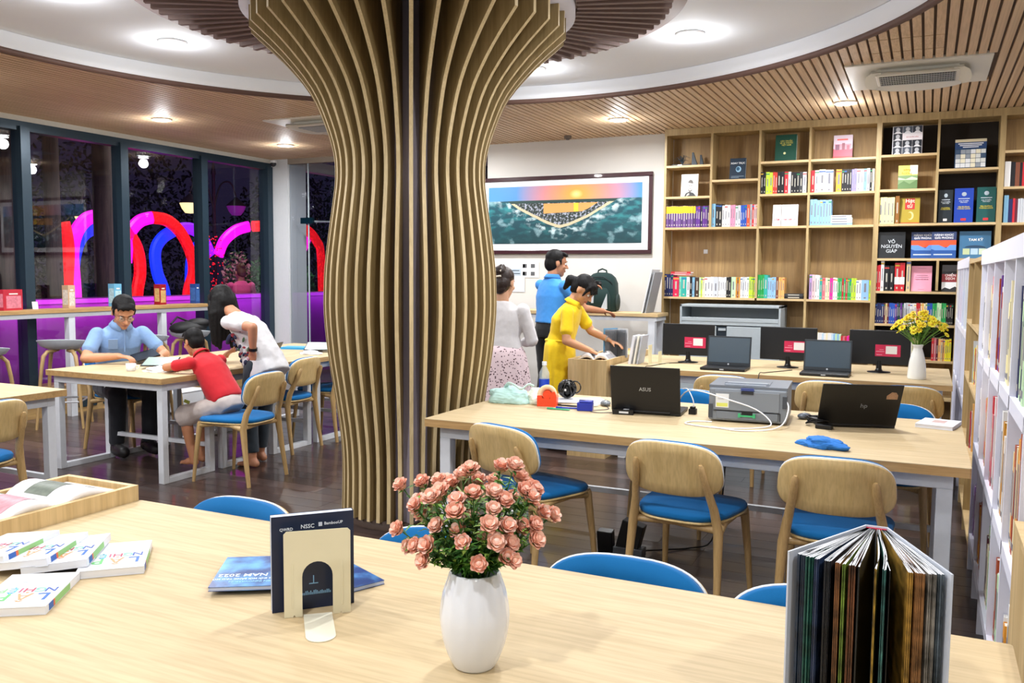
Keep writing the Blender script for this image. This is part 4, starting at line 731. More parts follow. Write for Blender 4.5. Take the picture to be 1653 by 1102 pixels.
face_book(.261, .519, 1.66, .25, .03, '#3c6f96', 'wide steel blue book with white title and small pictures', texts=[('TAM KỲ', .52, .68, .13, '#f4f6f2')], shapes=[((.12,.34,.14,.36), '#b6c49a'), ((.37,.6,.14,.36), '#a9c4d8'), ((.63,.86,.14,.36), '#c4d2b9'), (C01(.5,.38,.34,.1,16,0,pi), '#1f3f5c')])
face_book(-.13, .046, 1.35, .24, .03, '#e79bb4', 'plain pink book with small dark title', shapes=[((.25,.8,.62,.635), '#8a5a68'), ((.2,.85,.55,.565), '#8a5a68'), ((.3,.72,.9,.91), '#a86a7c'), ((.35,.65,.07,.08), '#a86a7c')], texts=[('THÀNH PHỐ HỘI AN', .52, .47, .05, '#6a2038')])
face_book(.13, .27, 1.35, .25, .02, '#2c2a2c', 'black and white book with red title, half hidden by the white shelving', shapes=[((0,1,0,.36), '#dfe0e2'), ([(0,.08),(.2,.16),(.5,.1),(.8,.2),(1,.12),(1,0),(0,0)], '#2a2c30'), ((0,1,.36,.66), '#8a2a30'), ((0,1,.76,1), '#4c4a4e')], texts=[('CHIẾN\nDỊCH', .5, .55, .12, '#f0ecea')])
# small bundle on the top left board
t = thing('ornament', 'dark plant-like ornament on the top left board of the wall bookcase', 'ornament', (-2.36, 9.1, 2.62))
b = MB(); b.bb(-.11, .09, -.03, .05, 0, .02); b.build('base', BLACK, t)
b = MB()
for k in range(26):
    a = rs_.uniform(-1.2, 1.2); r = rs_.uniform(.05, .12)
    b.tube([(0, 0, .02), (r*.5*sin(a), rs_.uniform(-.02,.02), .02+r*.8*cos(a*.6)), (r*1.1*sin(a), rs_.uniform(-.03,.03), .03+r*.6*cos(a))], [.003, .003, .001], 4)
b.build('leaves', mat('#2c3a44', .5), t)
b = MB(); b.loft([[(.10,-.02,0),(.16,-.02,0),(.16,.02,0),(.10,.02,0)],[(.10,-.01,.14),(.115,-.01,.14),(.115,.01,.14),(.10,.01,.14)]], smooth=False); b.loft([[(.185,-.02,0),(.225,-.02,0),(.225,.02,0),(.185,.02,0)],[(.185,-.01,.11),(.20,-.01,.11),(.20,.01,.11),(.185,.01,.11)]], smooth=False)
b.build('spike', mat('#1c2c38', .4), t)
b = MB(); b.bb(-.045, .0, -.034, -.03, .004, .018); b.build('plate', mat('#e8e8e8', .4), t)
# steel cabinet
t = thing('steel_cabinet', 'grey steel cabinet with louvred doors inside the wall bookcase', 'cabinet', (-1.77, 8.78, 0))
GM = mat('#aeb8be', .45, metal=.15, name='grey_steel')
b = MB(); w = .50
b.bb(-w, -w+.02, 0, .42, .06, 1.19); b.bb(w-.02, w, 0, .42, .06, 1.19); b.bb(-w, w, 0, .42, 1.165, 1.19); b.bb(-w+.02, w-.02, .40, .42, .06, 1.165); b.bb(-w+.02, w-.02, .0, .42, .06, .08); b.bb(-w+.02, w-.02, .01, .4, 1.02, 1.035)
b.bb(-w+.02, w-.02, 0, .015, 1.02, 1.06); b.bb(-w+.02, w-.02, .004, .02, .985, 1.02)
b.build('body', GM, t, bevel=.003)
for i, (x0, x1) in enumerate(((-w+.022, -.125), (-.02, w-.022))):
    d = MB(); d.bb(x0, x1, -.004, .014, .1, .975); dr = d.build('door', GM, t, bevel=.003)
    d = MB()
    for cx in (x0+.1, x1-.1):
        for k in range(6): d.box((cx, -.008, .86-k*.026), (.075, .01, .011), R=Euler((.5, 0, 0)).to_matrix())
    d.build('louvre', mat('#c6ced3', .4, metal=.1, noise=0), dr)
b = MB(); b.bb(-.125, -.02, .02, .03, .08, .97); b.build('interior', mat('#1e2c38', .6), t)
b = MB(); b.bb(-.105, -.03, .005, .02, .93, .955); b.build('catch', GM, t)
# wall switch on the back of the bookcase
b = MB(); b.bb(-.022, .022, -.008, 0, -.022, .022); b.bb(-.012, .012, -.011, -.008, -.014, .014)
tag(b.build('switch', mat('#cdcfd2', .4), None, (-2.13, 9.264, 1.735), bevel=.001), 'small white switch on the oak back of the wide left bay', 'switch')
# ------------------------------------------------------------------ white shelving running away on the right
WP = mat('#dfe0ee', .5, name='white_lacquer', noise=.01)
rc = thing('white_shelving', 'long low white and oak shelving unit on the right, seen almost edge-on', 'shelving', (.25, 0, 0))
DX = .30
RZ = [1.60, 1.125, .66, .19]
UPY = [2.65, 3.12, 3.55, 4.05, 4.50, 4.945]
UPY2 = [6.45, 6.9, 7.35, 7.8, 8.25, 8.72]
def rboard(y0, y1, z, m, h=.045, name='shelf_board', x0=0, x1=DX):
    b = MB(); b.bb(x0, x1, y0, y1, z-h, z); return b.build(name, m, rc)
for (ys, ya, yb) in ((UPY, 2.65, 4.965), (UPY2, 6.43, 8.74)):
    for z in RZ: rboard(ya, yb, z, WP)
    for y in ys:
        b = MB(); b.bb(0, DX, y-.012, y+.012, .0, 1.60-.0451); b.build('upright', WP, rc)
    b = MB(); b.bb(-.004, 0, ya, yb, 1.555, 1.625); b.build('top_lip', WP, rc)
OKR = SHELF
for z in (1.60, 1.22, .88, .5, .12): rboard(4.967, 6.428, z, SHELFX, .022)
for y in (4.98, 5.72, 6.41):
    b = MB(); b.bb(0, DX, y-.011, y+.011, 0, 1.577); b.build('upright', OKR, rc)
b = MB(); b.bb(DX/2-.005, DX/2+.005, 4.99, 6.40, .05, 1.57); b.build('divider', wood('#9a7d50', '#b8986a', 2, .5, 1, 'divider_oak'), rc)
b = MB(); b.bb(0, DX, 8.745, 8.93, 0, 1.60); b.build('end_panel', SHELF, rc)
# low oak chest between the table end and the shelving, at the frame edge
t = thing('oak_chest', 'plain oak side panel at the right edge beside the nearest table', 'cabinet', (.235, 1.35, 0))
b = MB(); b.bb(0, .45, 0, .02, 0, .84); b.bb(0, .45, 1.22, 1.24, 0, .84); b.bb(.02, .45, .02, 1.22, .1, .12); b.build('body', GR2, t)
b = MB(); b.bb(0, .02, .02, 1.22, 0, .84); b.build('side_panel', GR2, t); b = MB(); b.bb(-.0, .45, 0, 1.24, .841, .86); b.build('top_panel', SHELFX, t)
# books in the shelving: spines face the far aisle, pages and covers show edge-on
rb2 = random.Random(21)
CNAMES = ['white', 'cream', 'pale blue', 'orange', 'brown', 'purple', 'yellow', 'navy', 'pale green', 'rose', 'white', 'sky blue', 'red', 'lilac', 'pale grey', 'white', 'cream', 'apricot', 'dark green']
COL['rust'] = '#a8431c'; COL['ochre'] = '#c58a22'
def side_book(th, h, d, c):
    b = MB(); t_ = .002
    b.bb(0, t_, -th/2, th/2, 0, h, 0); b.bb(t_, d, -th/2, -th/2+t_, 0, h, 0); b.bb(t_, d, th/2-t_, th/2, 0, h, 0); b.bb(t_, d-.004, -th/2+t_, th/2-t_, .003, h-.003, 1)
    b.bb(-.0006, .0001, -th*.25, th*.25, h*.35, h*.8, 2); b.bb(-.0008, .0001, -th/2, th/2, h*.06, h*.12, 2)
    return b.mesh('book', [bmat(c), PAPER, inkmat(c)])
lev = {0: 'top', 1: 'second', 2: 'third'}
NMAX = 6
def fill(y0, y1, z, hmax, where, dens=1.0, force=None):
    y = y1-.004; items = []
    while y > y0+.11 and len(items) < NMAX:
        th = rb2.uniform(.022, .05)
        c = rb2.choice(CNAMES); items.append([y-th/2, th, rb2.uniform(.70, .96)*hmax, c]); y -= th+.001
    if force:
        for k, it in enumerate(items[::-1]): it[3] = force[k % len(force)]
    cnt = {}; tot = {}
    for i in items: tot[i[3]] = tot.get(i[3], 0)+1
    for yc, th, h, c in items:
        cnt[c] = cnt.get(c, 0)+1
        l = '%s book, the only one %s' % (c, where) if tot[c] == 1 else '%s %s book from the back %s' % (ORD[cnt[c]-1], c, where)
        o = put('book', side_book(th*.97, h, rb2.uniform(.15, .19), c), None, (.263+rb2.uniform(0, .010), yc, z)); tag(o, l, 'book', 'books in the white shelving')
names = ['nearest', 'second nearest', 'third', 'fourth', 'fifth']
special = {(0, 1): ['pale green', 'white', 'navy'], (1, 1): ['yellow', 'white', 'cream'], (2, 1): ['purple', 'rust', 'white'], (3, 1): ['cream', 'white', 'rose'], (4, 1): ['white', 'pale grey'], (0, 2): ['rust', 'orange', 'cream'], (1, 2): ['ochre', 'ochre', 'white'], (2, 2): ['rose', 'white', 'red'], (3, 2): ['ochre', 'cream', 'rose'], (4, 2): ['maroon', 'white'], (0, 3): ['cream', 'orange', 'white'], (1, 3): ['white', 'pale green', 'rust'], (2, 3): ['pale green', 'maroon', 'cream'], (3, 3): ['rust', 'white', 'orange'], (4, 3): ['lilac', 'maroon']}
for i in range(5):
    NMAX = (6, 6, 6, 4, 3)[i]
    for lv, (z, hm) in enumerate(((1.125, .40), (.66, .40), (.19, .40))):
        fill(UPY[i]+.014, UPY[i+1]-.014, z, hm if lv < 2 else .32, 'on the %s level, %s white bay' % (lev[lv], names[i]), .92, special.get((i, lv+1)))
NMAX = 2
for i in range(5):
    fill(UPY2[i]+.014, UPY2[i+1]-.014, 1.125, .38, 'in the %s bay of the far white unit' % names[i], .45)
NMAX = 4
fill(5.0, 5.70, .88, .27, 'on the middle oak board between the white units', .6)
fill(5.0, 5.70, .50, .30, 'on the low oak board between the white units', .6)
t = face_book(0, .01, 0, .01, .01, '#5a4038', 'x') if False else None
b = MB(); b.bb(0, .02, -.13, .13, 0, .30, 0); b.bb(-.0008, 0, -.12, .12, .17, .29, 1); b.bb(-.0008, 0, -.12, .12, .05, .15, 2)
tag(b.build('book', [mat('#3c3a40', .5, noise=0), mat('#a8745c', .5, noise=.1), mat('#56525c', .5)], None, (.30, 5.30, 1.221)), 'tall dark book standing face out on the top oak board between the white units', 'book')
# ------------------------------------------------------------------ picture, notices, wall things
pt = thing('picture', 'long panoramic photograph of a coast at sunset in a dark frame', 'picture', (-3.78, 9.28, 2.157))
HW, HH = 1.06, .445
b = MB(); fw_ = .045
b.bb(-HW, HW, -.04, -.005, HH-fw_, HH); b.bb(-HW, HW, -.04, -.005, -HH, -HH+fw_); b.bb(-HW, -HW+fw_, -.04, -.005, -HH+fw_, HH-fw_); b.bb(HW-fw_, HW, -.04, -.005, -HH+fw_, HH-fw_)
b.build('frame', mat('#3a1820', .25, name='dark_frame', coat=.4), pt, bevel=.006)
b = MB(); b.bb(-HW+fw_, HW-fw_, -.02, -.006, -HH+fw_, HH-fw_); b.build('mount', mat('#eceef2', .6, noise=0), pt)
def print_mat():
    m, N, L, B = nmat('coast_print'); tc = N.new('ShaderNodeTexCoord'); sp = N.new('ShaderNodeSeparateXYZ'); L.new(tc.outputs['Object'], sp.inputs[0])
    def math_(op, a, b_=None, c=None, clamp=False):
        n = N.new('ShaderNodeMath'); n.operation = op; n.use_clamp = clamp
        for i, v in enumerate((a, b_, c)):
            if v is None: continue
            if isinstance(v, (int, float)): n.inputs[i].default_value = v
            else: L.new(v, n.inputs[i])
        return n.outputs[0]
    def mix(f, a, b_):
        n = N.new('ShaderNodeMix'); n.data_type = 'RGBA'
        for k, v in ((0, f), (6, a), (7, b_)):
            if isinstance(v, (int, float)): n.inputs[k].default_value = v
            elif isinstance(v, str): n.inputs[k].default_value = (*srgb(v), 1)
            else: L.new(v, n.inputs[k])
        return n.outputs[2]
    x = math_('MULTIPLY', sp.outputs[0], 1/.93); z = math_('MULTIPLY', sp.outputs[2], 1/.33)      # -1..1 both
    def noise(sc, det=4, w=(1,1,1)):
        n = N.new('ShaderNodeTexNoise'); mp = N.new('ShaderNodeMapping'); mp.inputs['Scale'].default_value = w
        L.new(tc.outputs['Object'], mp.inputs[0]); L.new(mp.outputs[0], n.inputs['Vector']); n.inputs['Scale'].default_value = sc; n.inputs['Detail'].default_value = det; return n.outputs['Fac']
    dx = math_('SUBTRACT', x, .18); dx2 = math_('ADD', x, .02); ax = math_('ABSOLUTE', dx)
    # sky: glow round a low sun, pink further out, blue at both ends
    zs = math_('SUBTRACT', z, .70)
    rad = math_('POWER', math_('ADD', math_('MULTIPLY', dx, dx), math_('MULTIPLY', math_('MULTIPLY', zs, zs), .30)), .5)
    sky = mix(math_('MULTIPLY', rad, 2.3, clamp=True), '#f4b32c', '#dc8f92')
    sky = mix(math_('MULTIPLY', math_('SUBTRACT', rad, .42), 2.6, clamp=True), sky, '#4f8fca')
    sky = mix(math_('SUBTRACT', 1, math_('MULTIPLY', rad, 11), clamp=True), sky, '#fff2a0')
    # sea with streaks of foam
    sea = mix(math_('MULTIPLY', math_('SUBTRACT', noise(8, 6, (1, 1, 2.4)), .45), 4, clamp=True), '#0e4a58', '#2f8a90')
    sea = mix(math_('MULTIPLY', math_('ADD', z, 1.1), .7, clamp=True), '#0a3238', sea)
    w_ = math_('MULTIPLY', math_('SUBTRACT', noise(5), .5), .10)
    q = math_('ADD', math_('MULTIPLY', math_('POWER', math_('ABSOLUTE', dx2), 1.35), 1.45), -.44)
    g = math_('SUBTRACT', math_('ADD', z, w_), q)
    foam = math_('MULTIPLY', math_('SUBTRACT', noise(13, 7, (1, 1, 1.5)), .49), 6, clamp=True)
    near = math_('SUBTRACT', 1, math_('MULTIPLY', math_('ABSOLUTE', math_('ADD', g, .14)), 3.2), clamp=True)
    col_ = mix(math_('MULTIPLY', foam, near, clamp=True), sea, '#cfe6ea')
    far = math_('MULTIPLY', math_('MULTIPLY', math_('SUBTRACT', noise(6, 6, (1, 1, 1.3)), .56), 7, clamp=True), math_('LESS_THAN', g, -.1)); col_ = mix(math_('MULTIPLY', far, .6), col_, '#a8d0d8')
    col_ = mix(math_('GREATER_THAN', g, 0), col_, '#cdbf9c')
    town = mix(math_('MULTIPLY', math_('SUBTRACT', noise(38, 3), .5), 9, clamp=True), '#26332e', '#aab0c0')
    col_ = mix(math_('GREATER_THAN', g, .10), col_, town)
    riv = math_('MULTIPLY', math_('MULTIPLY', math_('GREATER_THAN', math_('ADD', z, math_('MULTIPLY', dx, -.10)), .10), math_('LESS_THAN', z, .40)), math_('MULTIPLY', math_('GREATER_THAN', g, .30), math_('GREATER_THAN', x, -.25)))
    col_ = mix(riv, col_, '#e3a35c'); col_ = mix(math_('MULTIPLY', riv, math_('LESS_THAN', ax, .03)), col_, '#ffcf3a')
    col_ = mix(math_('MULTIPLY', math_('GREATER_THAN', z, .42), math_('GREATER_THAN', g, 0)), col_, '#23403c')
    col_ = mix(math_('GREATER_THAN', z, .52), col_, sky)
    L.new(col_, B.inputs['Base Color']); B.inputs['Roughness'].default_value = .35
    return m
b = MB(); b.bb(-.94, .94, -.024, -.021, -.325, .335); b.build('print', print_mat(), pt)
# notices above the counter
b = MB(); b.bb(-.13, .13, -.004, 0, -.09, .09, 0)
for sx in (-1, 1):
    for sz in (-1, 1):
        b.bb(sx*.052-.025, sx*.052+.025, -.006, -.004, sz*.045-.022, sz*.045+.022, 1)
tag(b.build('notice', [mat('#dfe0e2', .6, noise=0), mat('#5a5c60', .5, noise=0)], None, (-4.2, 9.278, 1.53)), 'white card with four dark squares on the wall below the picture', 'notice')
b = MB(); b.bb(-.17, .17, -.004, 0, -.17, .17, 0); b.bb(-.1, .12, -.006, -.004, .02, .1, 1); b.bb(-.09, .1, -.0075, -.006, .075, .085, 2); b.bb(-.07, .11, -.0075, -.006, .04, .05, 2)
tag(b.build('notice', [mat('#d5d9de', .5, noise=0), mat('#b9c8d4', .5, noise=0), mat('#4a5a6a', .5, noise=0)], None, (-4.42, 9.276, 1.44)), 'pale blue notice sheet on the wall beside the woman in white', 'notice')
# backpack
bp = thing('backpack', 'dark green backpack with grey wedges standing on the wall counter', 'backpack', (-3.13, 8.82, 1.091))
GRN = fabric('#1e3230', 'pack_cloth', 400); 
b = MB(); rings = []
for z, w, d in ((0, .155, .075), (.02, .175, .095), (.18, .178, .10), (.30, .17, .095), (.36, .145, .08), (.40, .10, .055), (.415, .05, .03)):
    rings.append([(w*math.copysign(abs(cos(t))**.55, cos(t)), d*math.copysign(abs(sin(t))**.7, sin(t)), z) for t in [2*pi*i/28 for i in range(28)]])
b.loft(rings); b.build('body', GRN, bp)
b = MB(); b.loft([[(x*.9, -.09-(.035 if k in (1, 2) else .0)+(0 if z < .2 else .0), z) for x in ()] for k in ()]) if False else None
rings = []
for z, w, d in ((.015, .10, .01), (.03, .125, .04), (.17, .12, .042), (.245, .09, .02), (.255, .06, .005)):
    rings.append([(w*math.copysign(abs(cos(t))**.6, cos(t)), -.088+d*math.copysign(abs(sin(t))**.7, sin(t)), z) for t in [2*pi*i/24 for i in range(24)]])
b.loft(rings); b.build('front_pocket', GRN, bp)
b = MB(); b.prism([(-.075, .09), (-.05, .09), (-.045, .235), (-.075, .235)], -.134, -.126, 0, f=lambda x, z, h: (x, h, z)); b.prism([(.03, .02), (.105, .03), (.10, .19)], -.137, -.126, 0, f=lambda x, z, h: (x, h, z)); b.build('grey_wedge', mat('#b9bec2', .6), bp)
b = MB(); b.tube([(-.05, 0, .405), (-.045, 0, .435), (0, 0, .452), (.045, 0, .435), (.05, 0, .405)], .009, 8); b.build('handle', GRN, bp)
b = MB(); b.tube([(-.15, -.06, .25), (-.13, -.085, .31), (-.06, -.09, .365), (.05, -.09, .365), (.13, -.085, .31), (.15, -.06, .25)], .004, 6); b.build('zip', BLACK, bp)
b = MB(); b.bb(-.035, .01, -.105, -.094, .295, .305); b.build('badge', mat('#c8ccce', .3, metal=.6), bp)
b = MB(); b.ball((.178, -.0, .1), .1, 12, 8, sc=(.22, .6, .95)); b.build('side_pocket', mat('#2c3a38', .7), bp)
# boards leaning at the right end of the counter
for i, (dx, c) in enumerate(((0, '#d8dadd'), (.035, '#9a9da2'))):
    b = MB(); b.bb(0, .012, 0, .30, 0, .46-.03*i)
    o = b.build('board', mat(c, .5), None, (-2.64+dx, 8.65, 1.093), (0, radians(12), 0)); tag(o, 'thin %s board leaning at the right end of the wall counter' % ('white' if i == 0 else 'grey'), 'board', 'boards leaning at the counter end')
# ------------------------------------------------------------------ ceiling fittings
LED = mat('#ffffff', .5, name='led', noise=0, emit=9)
def led(): return LED
dp = None
labels = {0: 'downlight in the white recess, left of the column', 1: 'downlight in the slats above the arches', 2: 'farthest downlight on the left, beside the air conditioner', 3: 'downlight in the white recess, right of the column', 4: 'downlight peeping out from behind the column head', 5: 'downlight in the slats above the coast picture', 6: 'downlight in the slats below the right air conditioner', 7: 'downlight in the white recess just above the top left frame', 8: 'downlight in the slats at the far left frame edge', 9: 'downlight hidden behind the column'}
for i, p in enumerate(DOWNS[:9]):
    l = labels.get(i, 'round white downlight outside the picture')
    if dp is None:
        dp = thing('downlight', l, 'lamp', p, 0, 'round ceiling downlights')
        b = MB(); b.lathe([(.088, 0), (.098, -.003), (.098, -.012), (.082, -.016), (.078, -.010), (.078, 0)], 32, cap0=False, cap1=False); b.build('trim_ring', mat('#f2f2f2', .4, noise=0), dp)
        b = MB(); b.cyl((0, 0, -.011), (0, 0, -.004), .079, n=32); b.build('diffuser', LED, dp)
    else: dup(dp, p, 0, l)
AC = mat('#e2dfd4', .45, name='ac_plastic', noise=0); ACD = mat('#23282c', .5, noise=0)
def make_ac(label):
    t = thing('air_conditioner', label, 'air conditioner', (0, 0, 0), 0, 'ceiling air conditioners')
    b = MB(); b.bb(-.475, .475, -.44, .44, -.012, .02); b.build('panel', AC, t, bevel=.004)
    b = MB(); b.bb(-.28, .28, -.19, .19, -.045, -.012); b.build('grille_body', AC, t, bevel=.01)
    b = MB(); b.bb(-.255, .255, -.165, .165, -.047, -.0455); g = b.build('grille', ACD, t)
    b = MB()
    for k in range(5): b.bb(-.255, .255, -.135+k*.066, -.129+k*.066, -.052, -.0471)
    for k in range(30): b.bb(-.25+k*.0172, -.2475+k*.0172, -.165, .165, -.051, -.0471)
    b.build('grille_bar', mat('#c5c9cb', .4, noise=0), g)
    for k in range(4):
        b = MB(); b.T = Matrix.Rotation(k*pi/2, 4, 'Z')
        n = 12; vs = []
        for i in range(n+1):
            u = -1+2*i/n; w = .055*(1-u*u)**.5+.004
            vs += [(u*.30, .30-w, -.013-.012), (u*.30, .30+w, -.045-.018*(1-u*u))]
        b.add(vs, [(2*i, 2*i+1, 2*i+3, 2*i+2) for i in range(n)], 0, True)
        b.bb(-.27, .27, .24, .26, -.03, -.012)
        b.build('vane', AC, t)
    return t
a1 = make_ac('right ceiling air conditioner set in the slats above the wall bookcase'); a1.location = (-.123, 7.235, 3.0)
dup(a1, (-5.6, 7.35, 3.0), 0, 'left ceiling air conditioner half behind the column')
b = MB(); b.cyl((0, 0, -.03), (0, 0, 0), .045, n=20); b.ball((0, 0, -.04), .04, 16, 10, mi=1)
tag(b.build('dome_camera', [mat('#d9dcde', .4, noise=0), mat('#2a2c30', .2, noise=0)], None, (-8.0, 9.3, 2.97)), 'small white security camera in the corner above the pier', 'camera')
b = MB(); b.cyl((0, 0, -.03), (0, 0, 0), .04, n=16); b.cyl((0, 0, -.045), (0, 0, -.03), .02, n=12)
tag(b.build('smoke_detector', mat('#6e6258', .5), None, (-3.62, 9.0, 2.999)), 'small dark detector on the slats above the coast picture', 'detector')
# ------------------------------------------------------------------ cabinet with tray top at the near table, open magazines
b = dup(cb, (-2.455, .79, 0), 0, 'oak cabinet top at the left edge beside the nearest table')
def open_mag(label, loc, rz, pics, w=.21, h=.28, lift=.035):
    t = thing('magazine', label, 'magazine', loc, rz)
    def sheet(s, k, amp):
        n = 10; top = []
        for i in range(n+1):
            u = i/n; z = .004+amp*sin(pi*min(1, u*1.15))*(1-u*.55)+.0008*k; top.append((s*u*w*(1-.02*k), z))
        return top
    for s, nm in ((-1, 'left_pages'), (1, 'right_pages')):
        m = MB(); P = sheet(s, 0, lift); n = len(P); vs = []
        for (x, z) in P: vs += [(x, -h/2, z), (x, h/2, z)]
        for (x, z) in P: vs += [(x, -h/2, max(.002, z*.35)), (x, h/2, max(.002, z*.35))]
        o = 2*n
        fs = []
        for i in range(n-1):
            fs.append((2*i, 2*i+2, 2*i+3, 2*i+1)); fs.append((o+2*i, o+2*i+1, o+2*i+3, o+2*i+2))
            fs.append((2*i, o+2*i, o+2*i+2, 2*i+2)); fs.append((2*i+1, 2*i+3, o+2*i+3, o+2*i+1))
        fs.append((0, 1, o+1, o)); fs.append((2*n-2, o+2*n-2, o+2*n-1, 2*n-1))
        m.add(vs, fs, 0, True); pg = m.build(nm, mat('#e9e8ea', .35, name='gloss_paper', noise=0), t, clean=True)
        for (ss, u0, u1, v0, v1, c) in pics:
            if ss != s: continue
            q = MB(); k = 6; vs = []
            for i in range(k+1):
                u = u0+(u1-u0)*i/k; z = .004+lift*sin(pi*min(1, u*1.15))*(1-u*.55)+.0012; vs += [(s*u*w, -h/2+h*v0, z), (s*u*w, -h/2+h*v1, z)]
            q.add(vs, [((2*i, 2*i+2, 2*i+3, 2*i+1) if s > 0 else (2*i, 2*i+1, 2*i+3, 2*i+2)) for i in range(k)], 0, True); q.build('printed_picture', mat(c, .4, name='print', noise=.25, scale=60), pg)
    m = MB(); m.bb(-w-.004, w+.004, -h/2-.003, h/2+.003, 0, .0018); m.build('cover', mat('#7a1f28', .4, noise=0), t)
    return t
open_mag('open glossy magazine lying in the oak tray at the left edge', (-2.445, 1.725, .783), radians(90), [(-1, .15, .8, .15, .6, '#c58f9a'), (-1, .2, .7, .68, .9, '#9aa58f'), (1, .1, .6, .35, .75, '#6a7468'), (1, .55, .9, .1, .3, '#b4a888')], w=.225, h=.27, lift=.05)
open_mag('open magazine under the hands of the woman in yellow', (-2.455, 6.84, .783), radians(4), [(-1, .1, .35, .1, .9, '#5a5a60'), (-1, .45, .8, .5, .8, '#8a8a90'), (1, .2, .5, .2, .6, '#55565c'), (1, .6, .9, .1, .8, '#a0a0a6')], w=.15, h=.26, lift=.075)
# ------------------------------------------------------------------ white paperbacks
WC = '#dcdfe6'
def lap(label, cx, cy, z, rz, tilt=(0, 0)):
    t = thing('book', label, 'book', (cx, cy, z), 0, 'white paperbacks on the nearest table', rot=(tilt[0], tilt[1], radians(rz)))
    w, h, th = .152, .218, .019
    m = MB(); m.bb(-w/2, w/2, -h/2, h/2, 0, .0012); m.bb(-w/2, w/2, -h/2, h/2, th-.0012, th); m.bb(-w/2, -w/2+.0012, -h/2, h/2, .0012, th-.0012); m.build('cover', mat(WC, .35, name='white_cover', noise=0), t)
    m = MB(); m.bb(-w/2+.0012, w/2-.001, -h/2+.001, h/2-.001, .0012, th-.0012); m.build('pages', mat('#e4e6ea', .7, noise=0), t)
    m = MB(); m.bb(-w/2-.0006, -w/2, -.04, .055, .002, th-.002); m.build('green_spine_label', mat('#8cc07a', .5, noise=0), t)
    m = MB(); m.bb(-w/2-.0006, -w/2, .055, .064, .002, th-.002, 1); m.bb(-w/2-.0006, -w/2, .064, .09, .002, th-.002, 0); m.build('blue_spine_label', [mat('#2a5fae', .5, noise=0), mat('#d2663a', .5, noise=0)], t)
    zz = th+.0004
    for s_, x, y, sz, c in (('L', -.048, .065, .060, '#1f5fae'), ('Ậ', -.006, .062, .052, '#e9905f'), ('P', .036, .064, .056, '#5fb865'), ('N', -.052, .022, .036, '#2a4fa0'), ('G', -.029, .022, .036, '#6fb5a0'), ('H', -.005, .022, .036, '#a8324e'), ('I', .013, .022, .036, '#b04a6a'), ('Ệ', .030, .022, .036, '#5aa9c8'), ('P', .052, .022, .036, '#7cc07a')):
        txt(s_, mat(c, .5, name='ink', noise=0), t, (x, y-.02, zz), (0, 0, 0), sz)
    m = MB(); m.bb(-.05, .0, -.052, -.050, th, th+.0004); m.bb(.02, .03, -.054, -.048, th, th+.0004); m.build('small_print', mat('#a8b0b8', .6, noise=0), t)
    return t
lap('white paperback lying alone in front of the fanned stack', -1.822, 1.27, .7505, -146)
lap('rightmost white paperback of the fanned stack', -1.847, 1.53, .7505, -137)
lap('white paperback, second from the right in the fanned stack', -1.956, 1.476, .765, -144, (0, radians(5)))
lap('white paperback, third from the right in the fanned stack', -2.016, 1.439, .772, -153, (0, radians(6)))
lap('leftmost white paperback of the fanned stack', -2.103, 1.41, .776, -161, (0, radians(6)))
m = MB(); m.bb(-.06, .06, -.09, .09, 0, .011); tag(m.build('book', mat('#16171c', .5), None, (-1.95, 1.50, .7505), (0, 0, radians(42))), 'thin black book just showing under the fanned white stack', 'book')
# ------------------------------------------------------------------ blue catalogues
def catal(label, cx, cy, z, rz, hh=.21, w=.20):
    t = thing('book', label, 'book', (cx, cy, z), radians(rz), 'blue catalogues round the bookend')
    th = .010
    m = MB(); m.bb(-w/2, w/2, -hh/2, hh/2, th-.001, th); m.bb(-w/2, w/2, -hh/2, hh/2, 0, .001); m.build('cover', catmat, t)
    m = MB(); m.bb(-w/2+.001, w/2-.001, -hh/2+.001, hh/2-.001, .001, th-.001); m.build('pages', mat('#b9c4dc', .6, noise=0), t)
    c = mat('#e6eef6', .5, name='ink', noise=0)
    txt('VIỆT NAM 2022', c, t, (0, .03, th+.0003), (0, 0, 0), .026); txt('CẨM NANG ĐỔI MỚI SÁNG TẠO MỞ', c, t, (0, .056, th+.0003), (0, 0, 0), .0115)
    txt('OPEN INNOVATION', mat('#9ad0f0', .5, noise=0), t, (0, .075, th+.0003), (0, 0, 0), .012)
    return t
m_, N_, L_, B_ = nmat('catalogue_cover')
tc = N_.new('ShaderNodeTexCoord'); nz = N_.new('ShaderNodeTexNoise'); nz.inputs['Scale'].default_value = 14; nz.inputs['Detail'].default_value = 8
rp = N_.new('ShaderNodeValToRGB'); rp.color_ramp.elements[0].color = (*srgb('#123a7a'), 1); rp.color_ramp.elements[0].position = .42; rp.color_ramp.elements[1].color = (*srgb('#5fa8e6'), 1); rp.color_ramp.elements[1].position = .68
L_.new(tc.outputs['Object'], nz.inputs['Vector']); L_.new(nz.outputs['Fac'], rp.inputs[0]); L_.new(rp.outputs[0], B_.inputs['Base Color']); B_.inputs['Roughness'].default_value = .3
catmat = m_
catal('blue catalogue lying flat on top, left of the bookend', -1.44, 1.60, .7615, -148, .215, .19)
catal('blue catalogue lying flat underneath, right corner behind the bookend', -1.30, 1.66, .7505, -205, .215, .24)
